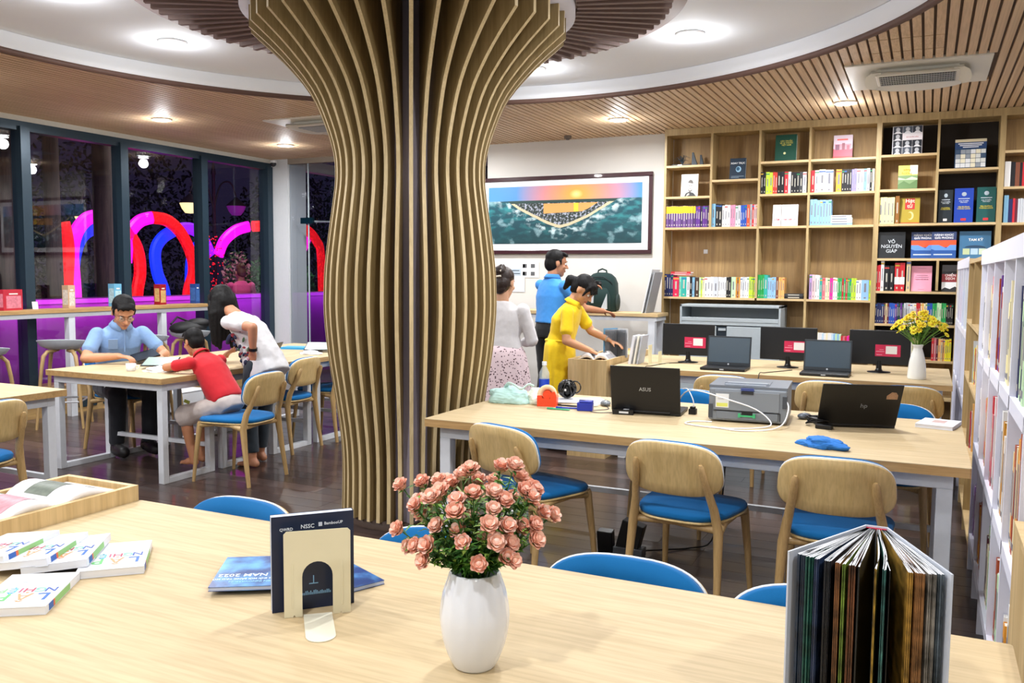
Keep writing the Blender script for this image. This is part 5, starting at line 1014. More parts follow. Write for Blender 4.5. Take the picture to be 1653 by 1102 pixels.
# navy book standing in the bookend, back cover to us
BA = radians(44)
t = thing('book', 'navy catalogue standing upright in the cream bookend', 'book', (-1.203, 1.512, .7505), radians(47))
NV = mat('#0f1f3e', .3, name='navy_cover', noise=.1, scale=20)
m = MB(); m.bb(-.09, .09, 0, .001, 0, .214); m.bb(-.09, .09, .021, .022, 0, .214); m.bb(.089, .09, .001, .021, 0, .214); m.build('cover', NV, t)
m = MB(); m.bb(-.0895, .0885, .001, .021, .001, .2132); m.build('pages', mat('#c6cede', .6, noise=0), t)
for s_, x, z, sz in (('NSSC', -.012, .187, .0125), ('QWRD', -.058, .184, .009), ('BambooUP', .045, .190, .009)): txt(s_, mat('#dfe6f0', .5, name='ink', noise=0), t, (x, -.0004, z), UPR, sz)
m = MB(); m.bb(.012, .020, -.0006, 0, .185, .194); m.build('logo', mat('#c6cede', .5, noise=0), t)
m = MB()
for k in range(22): m.bb(-.04+k*.0036, -.0378+k*.0036, -.0006, 0, .032, .036+rs_.uniform(0, .006))
m.bb(-.01, .01, -.0006, 0, .056, .058); m.bb(-.001, .001, -.0006, 0, .058, .075); m.build('skyline_print', mat('#7fb0d8', .5, noise=0), t)
# cream steel bookend with arched cut and foot
t = thing('bookend', 'cream steel bookend with an arched opening and a foot pointing to us', 'bookend', (-1.170, 1.484, .7505), radians(41))
CR = mat('#d9d2b4', .35, name='cream_enamel', noise=.01)
def arch_pts(w, h0, n=12): return [(w*cos(pi*i/n), h0+w*sin(pi*i/n)) for i in range(n+1)]
m = MB(); W_, H_ = .071, .190; iw, ih = .0325, .088
outer = [(W_, 0), (W_, H_-.006), (W_-.002, H_-.002), (W_-.006, H_)]; 
L1_ = [(iw, .004)]+arch_pts(iw, ih)+[(-iw, .004)]
pts = [(iw, 0), (W_*.66, 0), (W_*.70, .005), (W_*.74, 0), (W_, 0), (W_, H_-.006), (W_-.006, H_), (-W_+.006, H_), (-W_, H_-.006), (-W_, 0), (-W_*.74, 0), (-W_*.70, .005), (-W_*.66, 0), (-iw, 0)]+arch_pts(iw, ih)[::-1]
m.prism(pts, -.0008, .0008, 0, f=lambda x, z, h: (x, h, z)); pl = m.build('plate', CR, t)
txt('KTR', CR, pl, (0, -.0008, .155), UPR, .016, bold=.03).data
foot = [(-iw+.002, .006), (iw-.002, .006), (iw-.002, -.115)]+[(( iw-.002)*cos(a), -.115+(iw-.002)*-sin(a)) for a in [pi*i/12 for i in range(1, 12)]]+[(-iw+.002, -.115)]
m = MB(); m.prism([(x, y) for x, y in foot][::-1], .0, .0016, 0); m.build('foot', mat('#dedac6', .35, noise=0), t)
for sx in (-1, 1):
    m = MB(); m.bb(sx*.053-.002, sx*.053+.002, -.0016, -.0008, .02, .12); m.build('rib', CR, pl, bevel=.0006)
# ------------------------------------------------------------------ thick book fanned open, standing
t = thing('book', 'thick illustrated book standing open like a fan at the near right', 'book', (-.062, 1.655, .7505), 0)
Hb, Lp = .302, .235
def leaf(b, a, th, L, z0, z1, mi, curl=0.0, x0=0, mt=None):
    n = 8; vs = []
    for i in range(n+1):
        u = i/n; aa = a+curl*sin(pi*u); x = x0+sin(aa)*L*u; y = -cos(aa)*L*u
        nx, ny = cos(aa)*th/2, sin(aa)*th/2
        vs += [(x-nx, y-ny, z0), (x+nx, y+ny, z0), (x+nx, y+ny, z1), (x-nx, y-ny, z1)]
    fs = [(0, 1, 2, 3), (4*n+3, 4*n+2, 4*n+1, 4*n)]
    for i in range(n):
        o = 4*i
        fs += [(o, o+4, o+5, o+1), (o+1, o+5, o+6, o+2), (o+3, o+7, o+4, o)]
    b.add(vs, fs, mi)
    b.add(vs, [(4*i+2, 4*i+6, 4*i+7, 4*i+3) for i in range(n)], mi if mt is None else mt)
def page_mat(c):
    m, N, L, B = nmat('printed_page'); tc = N.new('ShaderNodeTexCoord'); nz = N.new('ShaderNodeTexNoise'); nz.inputs['Scale'].default_value = 1; nz.inputs['Detail'].default_value = 4
    mp = N.new('ShaderNodeMapping'); mp.inputs['Scale'].default_value = (25, 25, 40); L.new(tc.outputs['Object'], mp.inputs[0]); L.new(mp.outputs[0], nz.inputs[0])
    r = N.new('ShaderNodeValToRGB'); k = srgb(c); r.color_ramp.elements[0].color = (*[x*.25 for x in k], 1); r.color_ramp.elements[1].color = (*k, 1); r.color_ramp.elements[0].position = .35; r.color_ramp.elements[1].position = .65
    L.new(nz.outputs['Fac'], r.inputs[0]); L.new(r.outputs[0], B.inputs['Base Color']); B.inputs['Roughness'].default_value = .35; return m
aL, aR = radians(-25.5), radians(24)
b = MB(); leaf(b, aL, .003, Lp+.006, 0, Hb, 0, x0=-.018); leaf(b, aR, .003, Lp+.006, 0, Hb, 0, x0=.018); b.bb(-.0195, .0195, 0, .003, 0, Hb, 0); b.build('cover', mat('#c3cad6', .35, name='hard_cover', noise=.02), t)
b = MB(); b.bb(-.017, .017, -.004, 0, Hb-.006, Hb-.003); b.build('red_headband', mat('#c8274a', .5, noise=0), t)
pagecols = ['#28384c', '#2b4258', '#1d4a44', '#2f6a58', '#1c2430', '#8a5a34', '#5c3a24', '#6f8a3a', '#b58f3c', '#2a2f2c', '#15181c', '#a8763c', '#caa04e', '#3c4a44', '#b98a58', '#8d9aa0']
angs = []
a = aL+.03
grp = [(-24, 9, '#28384c'), (-20.5, 7, '#1f5a50'), (-17.5, 5, '#2a3a5a'), (-14, 6, '#20242c'), (-10.5, 5, '#8a5a34'), (-8, 3, '#7a9a3a'), (-6, 6, '#7a4a2c'), (-3.2, 2, '#1a1c1e'), (2.0, 2, '#c9a23e'), (4.4, 3, '#4a8a84'), (6.5, 1, '#14161a'), (12.2, 4, '#b58a3c'), (14.5, 8, '#a8784a'), (18.2, 8, '#9a958c'), (21.6, 5, '#6f7c86')]
for deg, k, c in grp:
    b = MB()
    for j in range(k):
        aa = radians(deg+j*.36+rs_.uniform(-.1, .1)); leaf(b, aa, .0011, Lp-rs_.uniform(.0, .006), .003, Hb-.004, 0, curl=rs_.uniform(-.012, .012)+(.03 if abs(deg-2) < 3 else 0), x0=aa/.45*.016, mt=1)
    b.build('page_section', [page_mat(c), mat('#dfe2e8', .6, name='page_edge', noise=0)], t)
    if c in ('#8a5a34', '#7a4a2c', '#a8784a', '#b58a3c'): pass
# ------------------------------------------------------------------ vase of pink roses
def vase_prof(z): return 1
t = thing('vase', 'white ribbed egg shaped vase standing on the nearest table', 'vase', (-.752, 1.425, .7505))
t.scale = (1.14, 1.14, 1.06)
prof = [(.0, .0), (.030, .0), (.036, .003), (.046, .025), (.0545, .055), (.058, .085), (.0575, .105), (.053, .135), (.046, .158), (.0415, .172), (.039, .173), (.041, .160), (.050, .12), (.05, .05), (.03, .01), (.0, .01)]
def rib(a, z): return 1+.018*max(0, (z-.05)/.12)*cos(a*14)
b = MB(); b.lathe(spl(prof, 2), 112, f=rib, cap0=False, cap1=False); b.build('body', mat('#dfe3ea', .18, name='white_ceramic', noise=0, coat=.5), t)
rf = random.Random(5)
PK = [mat(c, .6, name='petal', noise=.05, scale=60) for c in ('#f5bba2', '#f8cab6', '#efa88e', '#fad6c6')]
GL = [mat(c, .55, name='leaf', noise=.12, scale=40) for c in ('#548a34', '#7cac46', '#3c6a2c', '#9cc058')]
def rose_mesh(r, k):
    b = MB(); rr_ = random.Random(k)
    b.ball((0, 0, 0), r*.42, 10, 6, sc=(1, 1, 1.1))
    for ring, (n, rad, lift, sz) in enumerate(((3, .30, .25, .62), (4, .48, .10, .72), (5, .68, -.12, .85), (5, .80, -.3, .85))):
        for i in range(n):
            a = 2*pi*i/n+ring*.6+rr_.uniform(-.15, .15); ca, sa = cos(a), sin(a)
            vs = []; N1 = 5
            for u in range(N1):
                for v in range(4):
                    uu_ = -1+2*u/(N1-1); vv = v/3
                    wid = sz*r*.62*sin(pi*(.18+.64*vv))*uu_
                    out = r*rad*(1-.25*uu_*uu_)*(.45+.55*vv)+r*.16*(vv**3)
                    z = r*(lift-.35+.95*vv-.18*vv**3*1.5)
                    x = out; y = wid
                    vs.append((x*ca-y*sa, x*sa+y*ca, z))
            fs = [(u*4+v, u*4+v+1, (u+1)*4+v+1, (u+1)*4+v) for u in range(N1-1) for v in range(3)]
            b.add(vs, fs, 0 if ring % 2 else 1, True)
    b.cyl((0, 0, -r*.75), (0, 0, -r*.45), r*.12, r*.32, 8, 2)
    return b
roses = []
for i in range(4):
    b = rose_mesh(.0175, i); me = b.mesh('rose', [PK[i], PK[(i+1) % 4], GL[1]]); roses.append(me)
# heads: (dx, dz, depth) in a plane facing the camera, metres from the vase rim centre
hd = [(-.118,.145,.0),(-.085,.146,.02),(-.094,.118,-.03),(-.092,.10,.03),(-.122,.075,-.02),(-.092,.052,-.04),(-.075,.055,-.05),(-.06,.083,-.03),(-.056,.135,.0),(-.04,.14,.03),(-.028,.128,-.04),(-.022,.157,.03),
 (-.008,.172,.0),(-.003,.138,-.03),(.004,.150,.02),(.028,.118,-.06),(.022,.098,-.08),(.045,.128,-.04),(.042,.171,.03),(.062,.178,.0),(.072,.155,.02),(.078,.14,-.02),(.05,.09,-.06),(.032,.07,-.085),(.055,.058,-.05),(.094,.085,-.03),(.108,.098,.0),(.125,.088,.02),(.096,.062,-.04),(.048,.042,-.07),
 (-.018,.07,-.085),(-.105,.04,.0),(-.08,.03,-.05),(.006,.036,-.09),(.09,.118,.03),(.06,.115,.04),(-.06,.11,.05),(0,.11,.06),(-.03,.09,.06),(.03,.14,.06),(.06,.035,-.07),(-.03,.115,-.06),(.088,.132,-.03),(-.068,.04,.03)]
fd = Vector((-.742, 1.425, 0)).normalized(); rt = Vector((fd.y, -fd.x, 0))
stems = MB(); leaves = MB()
bouq = thing('bouquet', 'bunch of pale pink roses with green leaves in the white vase', 'flowers', (-.752, 1.425, .932))
for _k in range(16): hd.append((rf.uniform(-.10, .10), rf.uniform(.06, .15), rf.uniform(-.05, .08)))
for i, (dx, dz, dy) in enumerate(hd):
    sx = 1.2; p = rt*dx*sx+fd*dy*1.0+Vector((0, 0, dz*1.13+.006))
    n = (p-Vector((0, 0, .0))).normalized()
    q = Vector((0, 0, 1)).rotation_difference((n+Vector((0, 0, .15))-fd*.55).normalized())
    o = put('rose', roses[i % 4], bouq, p, None); o.rotation_mode = 'QUATERNION'; o.rotation_quaternion = q; s_ = rf.uniform(1.0, 1.28); o.scale = (s_, s_, s_)
    base = Vector((rf.uniform(-.02, .02), rf.uniform(-.02, .02), -.05)); mid = p*.45+Vector((0, 0, .0))
    mid = mid*.8; pts = [base, Vector((mid.x*.6, mid.y*.6, .01)), Vector((p.x*.62, p.y*.62, p.z*.52)), p-n*.010]
    stems.tube(pts, [.0016, .0015, .0013, .0012], 5)
    for k in range(46):
        u = rf.uniform(.10, .99); idx = min(2, int(u*3)); f_ = u*3-idx; c = pts[idx].lerp(pts[idx+1], f_)
        if c.z < .0: c.z = rf.uniform(.0, .02)
        a = rf.uniform(0, 2*pi); d = Vector((cos(a), sin(a), rf.uniform(.1, 1.1))).normalized(); L_2 = rf.uniform(.016, .036)
        w = d.cross(Vector((0, 0, 1))).normalized()*rf.uniform(.0035, .0055)
        e = c+d*L_2; md = c+d*L_2*.5+Vector((0, 0, .003)); e2 = e+Vector((0, 0, -.006))
        leaves.add([c, md-w, e2, md+w], [(0, 1, 2, 3)], rf.choice((0, 0, 1, 2, 2, 3)), True)
stems.build('stems', GL[2], bouq); stuff(leaves.build('leaves', GL, bouq))
# ------------------------------------------------------------------ printer table
def laptop(label, x, y, z, rz, a, w=.36, d=.25, h=.235, lid='#101113', screen=None, group=None, lean_fwd=False, lid_print=None):
    t = thing('laptop', label, 'laptop', (x, y, z), radians(rz), group)
    b = MB(); b.bb(-w/2, w/2, .004, d, .002, .018); base = b.build('base', mat('#17181b', .4, name='laptop_body', noise=0), t, bevel=.003)
    b = MB()
    for r in range(5):
        for c in range(13): b.bb(-w*.43+c*w*.0665, -w*.43+c*w*.0665+w*.055, .04+r*.021, .057+r*.021, .018, .0195)
    b.build('keys', mat('#0a0a0b', .5, noise=0), base)
    b = MB(); b.bb(-w*.13, w*.13, d-.075, d-.015, .018, .0184); b.build('touchpad', mat('#2a2c30', .35, noise=0), base)
    b = MB(); b.T = Matrix.Translation((0, 0, .016)) @ Matrix.Rotation(a, 4, 'X'); b.bb(-w/2, w/2, -.004, .004, 0, h); ld = b.build('lid', mat(lid, .38, name='lid', noise=0), t, bevel=.003)
    b = MB(); b.T = Matrix.Translation((0, 0, .016)) @ Matrix.Rotation(a, 4, 'X'); b.bb(-w/2+.012, w/2-.012, .0041, .0046, .018, h-.012); b.build('screen', screen or mat('#121a20', .15, noise=0), ld)
    if lid_print:
        for s_, px, pz, sz, c in lid_print:
            o = txt(s_, mat(c, .3, metal=.5, name='lid_mark', noise=0), ld, (0, 0, 0), None, sz)
            o.matrix_local = Matrix.Translation((0, 0, .016)) @ Matrix.Rotation(a, 4, 'X') @ Matrix.Translation((px, -.0045, pz)) @ Matrix.Rotation(radians(90), 4, 'X')
    b = MB(); b.cyl((-w*.35, 0, .014), (w*.35, 0, .014), .007, n=10); b.build('hinge', mat('#0c0c0e', .4, noise=0), t)
    return t, ld
laptop('black open laptop with a silver maker name, left of the printer', -1.32, 4.44, .7505, 5, radians(12), w=.37, h=.25, d=.25, lid='#0e0e11', lid_print=[('ASUS', .0, .125, .028, '#a8adb4')])
t, ld = laptop('black open laptop with a sticker, right of the printer', -.285, 4.55, .7505, 17, radians(30), w=.37, h=.245, d=.25, lid='#0c0c0f', lid_print=[('hp', .02, .12, .034, '#8a8f98')])
T_ = Matrix.Translation((0, 0, .016)) @ Matrix.Rotation(radians(30), 4, 'X')
b = MB(); b.T = T_; b.prism([(.115, .165), (.165, .165), (.165, .19), (.155, .205), (.135, .207), (.115, .185)], -.0052, -.0041, 0, f=lambda x, z, h: (x, h, z)); b.build('sticker', mat('#b08a6a', .5, noise=.3, scale=90), ld)
# printer
t = thing('printer', 'grey laser printer with a white label, standing on the long table', 'printer', (-.80, 4.595, .7505), radians(4))
PG = mat('#7c838b', .45, name='printer_grey', noise=.01); PD = mat('#565c64', .45, noise=0)
b = MB(); b.bb(-.19, .19, -.18, .18, .008, .172); bd = b.build('body', PG, t, bevel=.008)
b = MB(); b.prism([(-.192, -.17), (.192, -.17), (.192, .182), (-.192, .182)], .172, .186); b.bb(-.12, .10, -.14, .06, .1865, .189); b.build('top_cover', mat('#6b727c', .4, noise=0), t, bevel=.006)
b = MB(); b.bb(-.115, .085, -.155, -.02, .1865, .1905); b.bb(-.12, .1, -.12, -.115, .19, .196); b.build('output_tray', mat('#8a919b', .35, noise=0), t)
b = MB(); b.bb(-.16, .155, -.186, -.18, .062, .160); b.build('front_door', PG, t, bevel=.002)
b = MB(); b.bb(-.150, .15, -.188, -.18, .018, .056); b.build('paper_tray', mat('#747b83', .45, noise=0), t, bevel=.002)
b = MB(); b.bb(-.165, .158, -.1875, -.181, .057, .0605); b.bb(.158, .161, -.1875, -.181, .02, .06); b.bb(-.03, .03, -.191, -.187, .148, .162); b.build('dark_gap', mat('#26282c', .5, noise=0), t)
b = MB(); b.bb(-.04, .04, -.194, -.188, .034, .042, 0); b.bb(-.042, -.03, -.196, -.188, .030, .050, 0); b.bb(.03, .042, -.196, -.188, .030, .050, 0); b.bb(-.025, .028, -.1905, -.1885, .043, .058, 1); b.build('green_handle', [mat('#3fae72', .5, noise=0), mat('#111316', .5, noise=0)], t)
b = MB(); b.bb(-.155, -.09, -.1875, -.186, .075, .145, 0); b.bb(-.15, -.095, -.1885, -.1875, .08, .098, 1); b.bb(-.145, -.1, -.1885, -.1875, .118, .120, 2); b.build('label', [mat('#dfe2e4', .5, noise=0), mat('#d8dc6a', .5, noise=0), mat('#8a8d92', .5, noise=0)], t)
b = MB(); b.bb(-.1905, -.17, -.187, -.14, .02, .09); b.build('side_recess', mat('#41464d', .5, noise=0), t); b = MB(); b.bb(.17, .1905, -.187, -.12, .085, .145); b.build('side_recess', mat('#41464d', .5, noise=0), t)
b = MB(); b.bb(-.032, .032, -.189, -.180, .165, .178); b.build('catch', mat('#3c4a86', .4, noise=0), t)
# cables as their own things
def cable(label, pts, r, c, n=4):
    b = MB(); P = spl([tuple(p) for p in pts], n); o0 = Vector(pts[0]); b.tube([Vector(p)-o0 for p in P], r, 6)
    return tag(b.build('cable', mat(c, .5, name='cable', noise=0), None, o0), label, 'cable')
z0 = .754
cable('white cable looping over the front of the printer', [(-1.22, 4.62, z0), (-1.15, 4.58, .86), (-1.04, 4.42, .90), (-.90, 4.36, .88), (-.74, 4.385, .83), (-.66, 4.365, .77), (-.70, 4.30, z0), (-.86, 4.20, z0), (-1.05, 4.24, z0), (-1.04, 4.33, z0), (-.95, 4.36, z0)], .0035, '#e4e6ea')
cable('white cable running from the printer side along the table', [(-.60, 4.44, .87), (-.585, 4.40, .84), (-.60, 4.33, .775), (-.66, 4.25, z0), (-.78, 4.17, z0), (-.92, 4.22, z0)], .0035, '#e4e6ea')
cable('thin white cord hanging into the black plug beside the laptop', [(-1.20, 4.75, .86), (-1.15, 4.66, .87), (-1.105, 4.60, .82), (-1.10, 4.585, .785)], .003, '#dcdfe3')
cable('black mouse lead on the left half of the printer table', [(-1.60, 4.60, z0), (-1.55, 4.50, z0), (-1.62, 4.40, z0), (-1.56, 4.36, z0), (-1.50, 4.40, z0), (-1.46, 4.43, z0)], .002, '#3a3a3e')
b = MB(); b.bb(-.02, .02, -.018, .018, 0, .03); b.bb(-.014, .014, -.012, .012, .03, .042); tag(b.build('plug', BLACK, None, (-1.10, 4.575, .7505), bevel=.003), 'black plug standing between laptop and printer', 'plug')
b = MB(); b.ball((0, 0, .012), .1, 16, 10, sc=(.3, .5, .17)); b.ball((0, 0, .016), .09, 14, 8, sc=(.15, .35, .16), mi=1)
tag(b.build('mouse', [mat('#6f7478', .35, noise=0), mat('#26282b', .4, noise=0)], None, (-1.615, 4.64, .752), (0, 0, .4)), 'grey computer mouse left of the laptop with the silver name', 'mouse')
b = MB(); b.ball((0, 0, .014), .1, 16, 10, sc=(.28, .42, .17)); b.ball((0, 0, .018), .09, 14, 8, sc=(.14, .3, .16), mi=1)
tag(b.build('mouse', [mat('#5c6470', .3, noise=0), mat('#202226', .4, noise=0)], None, (-.545, 4.70, .752), (0, 0, -.6)), 'dark mouse beside the black cable coil, right of the printer', 'mouse')
def coil(label, loc, R_, r, turns, seed, h=.05, el=.8):
    b = MB(); q = random.Random(seed); pts = []
    for i in range(turns*12+1):
        a = 2*pi*i/12; k = R_*q.uniform(.8, 1.08); pts.append((k*cos(a)+q.uniform(-.005, .005), k*el*sin(a), r+.004+abs(sin(a*.37+seed))*h))
    b.tube(pts, r, 6); return tag(b.build('cable_coil', mat('#0d0d0f', .4, name='black_cable', noise=0), None, loc), label, 'cable')
coil('tangle of black laptop cable between printer and right laptop', (-.46, 4.52, .752), .055, .004, 5, 2, .035)
b = MB(); b.bb(-.055, .055, -.025, .025, 0, .026); b.bb(-.02, .03, -.0255, -.0252, .008, .018, 1); b.bb(.0, .03, -.01, .012, .026, .0265, 1); tag(b.build('power_adapter', [BLACKM, mat('#d2d4d8', .5, noise=0)], None, (-1.43, 4.40, .7505), (0, 0, .15), bevel=.004), 'black power adapter under the lower left of the laptop lid', 'adapter')
b = MB(); b.bb(-.04, .04, -.018, .018, 0, .022); tag(b.build('power_adapter', BLACKM, None, (-.42, 4.44, .7505), (0, 0, -.2), bevel=.004), 'small black power adapter in front of the right cable tangle', 'adapter')
# tape dispenser
t = thing('tape_dispenser', 'orange tape dispenser with a cream roll near the cloth bag', 'dispenser', (-1.90, 4.47, .7505), radians(12))
OR = mat('#e8471f', .4, name='orange_plastic', noise=0)
b = MB(); b.prism([(-.055, 0), (.055, 0), (.055, .055), (.045, .085), (.025, .08), (.02, .045), (-.025, .045), (-.03, .06), (-.055, .06)], -.03, .03, 0, f=lambda x, z, h: (x, h, z)); b.build('body', OR, t, bevel=.004)
b = MB(); n = 32; ring = []
b.tube([(.0+.040*cos(a), 0, .065+.040*sin(a)) for a in [2*pi*i/n for i in range(n+1)]], .0105, 8, flat=2.0, caps=False); b.build('roll', mat('#eedcb4', .5, noise=0), t)
b = MB(); b.cyl((0, -.025, .065), (0, .025, .065), .024, n=16); b.build('hub', OR, t)
# cloth bag
def blob(name, label, cat, loc, size, m, seed, amp=.25, rz=0, extra=None, sc=4.5):
    b = bmesh.new(); bmesh.ops.create_icosphere(b, subdivisions=5, radius=1)
    from mathutils import noise as MN
    for v in b.verts:
        p = v.co.copy(); k = 1+amp*MN.noise(p*1.3+Vector((seed, 0, 0)))+amp*.35*abs(MN.noise(p*sc+Vector((0, seed, 0))))
        q = Vector((p.x*size[0]*k, p.y*size[1]*k, (p.z*k)*size[2]))
        q.z = max(q.z, -size[2]*.45)+size[2]*.45
        v.co = q
    me = bpy.data.meshes.new(name); b.to_mesh(me); b.free(); me.materials.append(m)
    me.polygons.foreach_set('use_smooth', [True]*len(me.polygons))
    o = put(name, me, None, loc, (0, 0, rz)); return tag(o, label, cat)
blob('cloth_bag', 'mint green cloth bag slumped at the left end of the printer table', 'bag', (-2.15, 4.50, .7505), (.125, .085, .062), mat('#b4d8d2', .8, name='mint_cloth', noise=.06, scale=20), 3.1, .3, .1)
blob('cloth_bag', 'crumpled cream cloth bag with pale straps beside the mint one', 'bag', (-1.995, 4.55, .7505), (.085, .07, .052), mat('#e6e8da', .8, name='cream_cloth', noise=.06, scale=20), 7.7, .45, -.2)
b = MB(); b.tube(spl([(-.11, .0, .07), (-.07, -.03, .10), (-.02, -.05, .09), (.02, -.06, .075), (.05, -.03, .10), (.08, -.02, .09)], 4), .006, 6, flat=2); tag(b.build('bag_strap', mat('#c8e2de', .8, noise=0), None, (-2.07, 4.50, .765)), 'pale green strap lying across the two cloth bags', 'strap')
# water bottle
t = thing('water_bottle', 'clear water bottle with a blue label behind the cloth bag', 'bottle', (-2.03, 4.72, .7505))
b = MB(); b.lathe([(.028, 0), (.031, .004), (.031, .15), (.029, .16), (.012, .195), (.0115, .205)], 24, cap1=False); b.build('body', mat('#cfdde6', .1, name='clear_plastic', noise=0, alpha=.35), t)
b = MB(); b.lathe([(.0315, .05), (.0315, .12)], 24, cap0=False, cap1=False); b.build('label', mat('#1c3fb4', .4, noise=0), t)
b = MB(); b.lathe([(.014, .200), (.014, .222)], 20); b.build('cap', mat('#e4eaf0', .4, noise=0), t)
# papers, coil of black wire, blue block, pens
b = MB(); b.T = Matrix.Rotation(.25, 4, 'Z')
for k in range(6): b.T = Matrix.Rotation(.2+.05*k, 4, 'Z'); b.bb(-.15, .15, -.10, .10, .0012*k, .0012*k+.0009)
tag(b.build('paper_stack', mat('#e6e8ee', .6, noise=0), None, (-1.82, 4.72, .7505)), 'loose stack of white papers behind the blue block', 'paper')
t = thing('wire_coil', 'ball of glossy black wire lying on the white papers', 'cable', (-1.89, 4.74, .759))
b = MB(); q = random.Random(8)
for k in range(13):
    ax = Vector((q.uniform(-1, 1), q.uniform(-1, 1), q.uniform(-.6, .6))).normalized(); u_ = ax.orthogonal().normalized(); w_ = ax.cross(u_)
    b.tube([Vector((0, 0, .058))+(u_*cos(a)+w_*sin(a))*.052*(1+.03*q.random()) for a in [2*pi*i/20 for i in range(21)]], .0045, 6, caps=False)
b.tube([Vector((.05+.035*cos(a), 0, .07+.035*sin(a))) for a in [2*pi*i/20 for i in range(21)]], .004, 6, caps=False)
b.build('wire', mat('#0a0a0c', .25, name='gloss_wire', noise=0, coat=.4), t); b = MB(); b.ball((0, 0, .058), .043, 16, 10); b.build('core', mat('#08080a', .35, noise=0), t)
b = MB(); b.bb(-.008, .012, -.05, -.045, .05, .062); b.build('tie', mat('#e8e8e8', .5, noise=0), t)
t = thing('desk_block', 'royal blue square desk block between tape and mouse', 'box', (-1.655, 4.42, .7505), .2)
b = MB(); b.bb(-.042, .042, -.03, .03, 0, .045); b.bb(-.03, .042, -.03, .03, .045, .055); b.build('body', mat('#1c2fa0', .35, noise=0), t, bevel=.004)
b = MB(); b.bb(-.032, -.002, -.012, .012, .045, .058); b.build('insert', mat('#0e1a66', .35, noise=0), t)
for (x, y, a, c, l) in ((-1.79, 4.36, .05, '#3aa878', 'green pen lying in front of the tape dispenser'), (-1.76, 4.42, .2, '#2648b8', 'blue pen lying right of the tape dispenser'), (-1.68, 4.53, .9, '#d8e8dc', 'white and green marker beside the blue block'), (-1.80, 4.50, .02, '#1a1c24', 'black pen lying under the papers')):
    b = MB(); b.cyl((-.065, 0, .005), (.06, 0, .005), .0045, n=8); b.cyl((.06, 0, .005), (.07, 0, .005), .0045, .001, 8); b.bb(-.065, -.03, -.002, .002, .009, .011); tag(b.build('pen', mat(c, .35, noise=0), None, (x, y, .7508), (0, 0, a)), l, 'pen')
# white book, blue cloth
t = thing('book', 'white book lying at the right end of the printer table', 'book', (.085, 4.80, .7505), radians(-12))
b = MB(); b.bb(-.085, .085, -.11, .11, .017, .019); b.bb(-.085, .085, -.11, .11, 0, .002); b.bb(-.085, -.083, -.11, .11, .002, .017); b.build('cover', mat('#e9eaf0', .4, noise=0), t)
b = MB(); b.bb(-.083, .083, -.108, .108, .002, .017); b.build('pages', mat('#d9dade', .7, noise=0), t)
b = MB(); b.ball((0, 0, 0), 1, 20, 4, sc=(.03, .035, .0003)); 
b = MB(); b.bb(-.03, .03, -.02, .06, .019, .0193); b.build('cover_print', mat('#c8a9a4', .5, noise=0), t)
blob('cloth', 'blue cleaning cloth lying above the right chair back', 'cloth', (-.385, 3.965, .7505), (.10, .055, .032), mat('#2a74c4', .85, name='blue_cloth', noise=.08, scale=25), 2.2, .5, -.35)
# power brick on the floor behind the middle chair with cable
b = MB(); b.T = Matrix.Rotation(.2, 4, 'X'); b.bb(-.09, -.005, -.025, .025, 0, .13); b.T = Matrix.Translation((.06, 0, 0)) @ Matrix.Rotation(.25, 4, 'Y'); b.bb(-.06, .06, -.035, .035, 0, .19); b.T = Matrix(); b.bb(.0, .16, -.04, .04, 0, .05, 1)
tag(b.build('socket_box', [BLACKM, mat('#5a5e64', .3, metal=.4, noise=0)], None, (-1.45, 4.36, 0), bevel=.004), 'black socket box on the floor between the left and middle chair', 'box')
cable('black cable curving over the floor behind the middle chair', [(-1.33, 4.36, .03), (-1.22, 4.5, .012), (-1.1, 4.62, .006), (-1.0, 4.66, .05), (-.95, 4.67, .3), (-.94, 4.68, .6)], .004, '#141416')
# ------------------------------------------------------------------ screens and laptops on the far table
def monitor(label, x, z, loc_y=7.27, w=.44, h=.265):
    t = thing('monitor', label, 'monitor', (x, loc_y, .7505), 0, 'black screens seen from behind')
    b = MB(); b.bb(-w/2, w/2, -.012, .012, .06, .06+h); bk = b.build('housing', BLACK, t, bevel=.005)
    b = MB(); b.bb(-w/2+.012, w/2-.012, .012, .0128, .075, .05+h); b.build('screen', mat('#0c1014', .12, noise=0), bk)
    b = MB(); b.cyl((0, .0, .008), (0, 0, .09), .022, .018, 16); b.build('neck', BLACKM, t)
    b = MB(); b.lathe([(.085, 0), (.085, .004), (.03, .010), (.02, .03)], 24); b.build('foot', BLACKM, t)
    b = MB(); b.bb(-.03, .15, -.0138, -.012, .125, .215, 0); st_ = b.build('pink_sticker', mat('#c4264e', .4, noise=.1, scale=20), t)
    b = MB(); b.bb(.045, .125, -.0150, -.0138, .145, .205, 0); b.build('white_note', mat('#e0dcd8', .5, noise=0), st_)
    b = MB(); b.bb(-.025, .035, -.0148, -.0138, .16, .164, 0); b.bb(-.02, .02, -.0148, -.0138, .135, .139, 0); b.bb(.0, .03, -.0148, -.0138, .175, .178, 0); b.build('print', mat('#e9a0b4', .5, noise=0), st_)
    return t
mo = monitor('black screen with pink sticker, left of three', -1.80, 0)
dup(mo, (-.985, 7.27, .7505), 0, 'black screen with pink sticker, middle of three')
dup(mo, (-.305, 7.27, .7505), 0, 'black screen with pink sticker, right of three, beside the yellow flowers')
